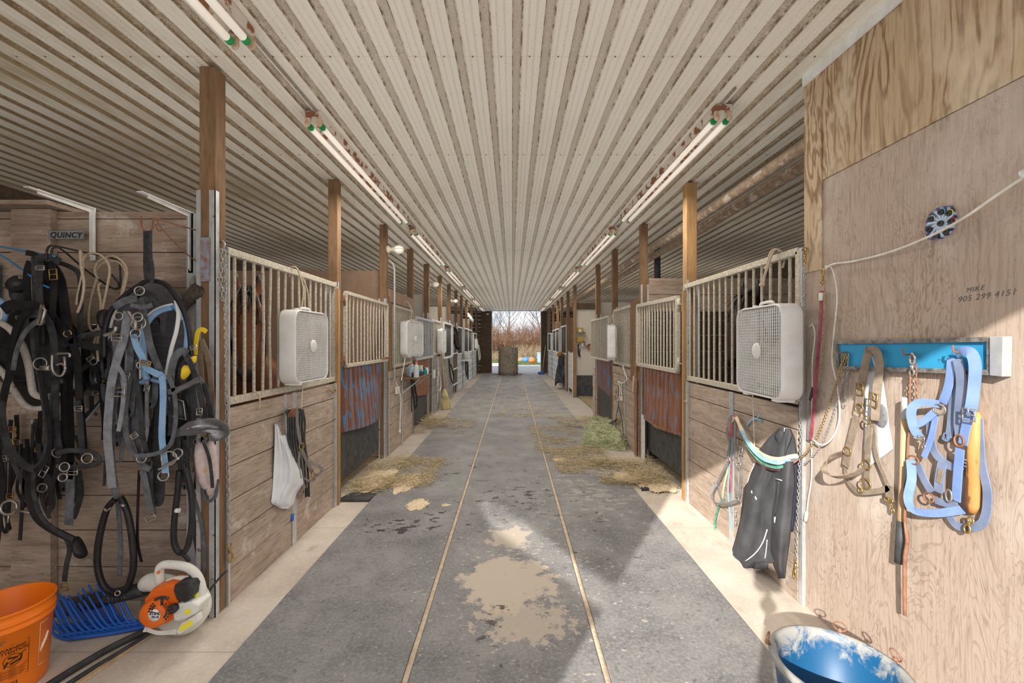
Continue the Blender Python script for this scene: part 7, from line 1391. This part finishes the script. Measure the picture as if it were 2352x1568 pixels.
TW = mat('bare_brush_twigs', (.075,.038,.022), .95, 0, (.14,.075,.04), .7, coords='World', col3=(.20,.14,.085), s3=1.3, lo3=.55, hi3=.6); TG = mat('bare_tree_bark', (.09,.085,.07), .95, 0, (.15,.14,.125), 3, coords='World')
TR = mat('rusty_leaves', (.13,.045,.015), .95, 0, (.18,.075,.03), 1.5, coords='World'); RE = mat('pale_reeds', (.24,.18,.11), .95, 0, (.32,.25,.16), 2, coords='World')
b = MB(); b3 = MB(); b4 = MB(); rr = random.Random(31)
for i in range(2300):
    x = rr.uniform(-7, 11); y = rr.uniform(38, 48); h = (2.3+1.8*(y-38)/10)*rr.uniform(.55, 1.05); a = rr.uniform(0, 6.28); l = rr.uniform(.05, .45); p0 = Vector((x, y, 0)); p2 = p0+Vector((math.cos(a)*l*h*.5, math.sin(a)*l*h*.3, h)); p1 = p0.lerp(p2, .5)+Vector((rr.uniform(-.15, .15), 0, 0)); b.tube([p0, p1, p2], [.028, .018, .006], 4, caps=False)
    for k in range(4): q = p0.lerp(p2, rr.uniform(.3, .9)); e = q+Vector((rr.uniform(-.6, .6), rr.uniform(-.2, .2), rr.uniform(.1, .6))); b.tube([q, e], [.010, .004], 3, caps=False)
    for k in range(5): q = p0.lerp(p2, rr.uniform(.2, .95))+Vector((rr.uniform(-.3, .3), rr.uniform(-.1, .1), rr.uniform(-.1, .2))); s = rr.uniform(.03, .07); b3.add([q, q+Vector((s, 0, s*.4)), q+Vector((s*.5, 0, s)), q+Vector((-s*.4, 0, s*.6))], [(0,1,2,3)])
for i in range(2200): x = rr.uniform(-4, 9); y = rr.uniform(36, 38.5); h = rr.uniform(.5, 1.35) if x > 0 else rr.uniform(.3, .8); b4.tube([(x, y, 0), (x+rr.uniform(-.1, .15), y, h*.6), (x+rr.uniform(-.3, .4), y, h)], [.012, .009, .003], 3, caps=False)
tag(b.build('brush_thicket', TW), 'tangle of bare reddish brown brush beyond the far lawn', 'brush', kind='stuff'); tag(b3.build('dead_leaves', TR), 'rusty dead leaves still clinging in the far brush', 'leaves', kind='stuff'); tag(b4.build('reeds', RE), 'pale dry reeds at the foot of the far brush', 'reeds', kind='stuff')
def tree(x, y, h, seed, lb, r0=.10):
    R_ = random.Random(seed); t = thing('bare_tree', lb, 'tree', (x, y, 0), 'bare trees behind the brush'); tr = MB(); br = MB()
    top = Vector((x+R_.uniform(-.4, .4), y, h)); tk = crom([(x, y, 0), (x+R_.uniform(-.15, .15), y, h*.4), (x+R_.uniform(-.3, .3), y, h*.7), top], 5); tr.tube(tk, [r0*(1-.85*i/len(tk)) for i in range(len(tk))], 7); tr.build('trunk', TG, t)
    def limb(p, d, L, r, dep):
        q = p+d*L*.5+Vector((0, 0, L*.08)); e = q+(d+Vector((R_.uniform(-.2, .2), R_.uniform(-.2, .2), .25))).normalized()*L*.5; br.tube([p, q, e], [r, r*.7, r*.35], 4, caps=False)
        if dep: 
            for k in range(4): s_ = p.lerp(q, .4).lerp(e, k/4+.1); a = R_.uniform(-1, 1); limb(s_, (d+Vector((a, R_.uniform(-.5, .5), R_.uniform(0, .7)))).normalized(), L*.5, r*.5, dep-1)
    for i in range(16): u = .22+.75*i/16; p = tk[min(int(u*(len(tk)-1)), len(tk)-1)]; s = 1 if i % 2 else -1; limb(Vector(p), Vector((s*R_.uniform(.4, 1), R_.uniform(-.5, .5), R_.uniform(.5, 1.1))).normalized(), (1.1-u)*h*.38, r0*.3, 2)
    br.build('branches', TG, t); return t
tree(-.45, 50, 9, 1, 'tall bare tree left of centre behind the brush', .13); tree(3.1, 50, 7.2, 2, 'pale forked bare tree right of centre behind the brush', .14); tree(-2.2, 49, 6.2, 3, 'slim bare tree at the left side of the doorway view', .08); tree(-1.3, 52, 6.8, 4, 'slim bare tree between the two left trees', .07); tree(5.6, 52, 7, 5, 'bare tree at the right side of the doorway view', .10); tree(1.5, 54, 5.4, 6, 'low distant bare tree in the middle of the view', .07)
t = thing('utility_box', 'grey-blue plastic bin on the lawn at the right of the doorway', 'bin', (1.95, 31, 0)); b = MB(); b.box(1.85, 2.75, 30.8, 31.6, 0, .68); b.build('bin_body', mat('grey_blue_bin', (.22,.30,.36), .6), t, .03); b = MB(); b.box(1.82, 2.78, 30.77, 31.63, .68, .74); b.build('lid', mat('grey_blue_lid', (.28,.36,.42), .6), t, .02)
b = MB(); b.ball((1.45, 31, .16), .24, 12, (1.1, 1, .7)); b.solo('red_ball', mat('orange_red_plastic', (.75,.13,.04), .5), 'orange-red toy lying on the lawn beside the grey bin', 'toy'); b = MB(); b.ball((1.05, 32, .16), .26, 12, (1.1, 1, .9)); b.solo('blue_tarp', mat('blue_tarp', (.06,.16,.35), .5), 'crumpled blue tarp on the lawn beside the orange-red toy', 'tarp')
b = MB(); b.box(-.75, 1.7, 33.8, 34.2, 0, .28); b.solo('log_pile', RE, 'low pale log edging along the lawn before the reeds', 'log'); b = MB(); b.box(-1.9, -.5, 27.2, 28.2, 0, .12); b.solo('concrete_slab', mat('pale_slab', (.58,.62,.60), .8), 'pale slab lying on the gravel left of the bale', 'slab')
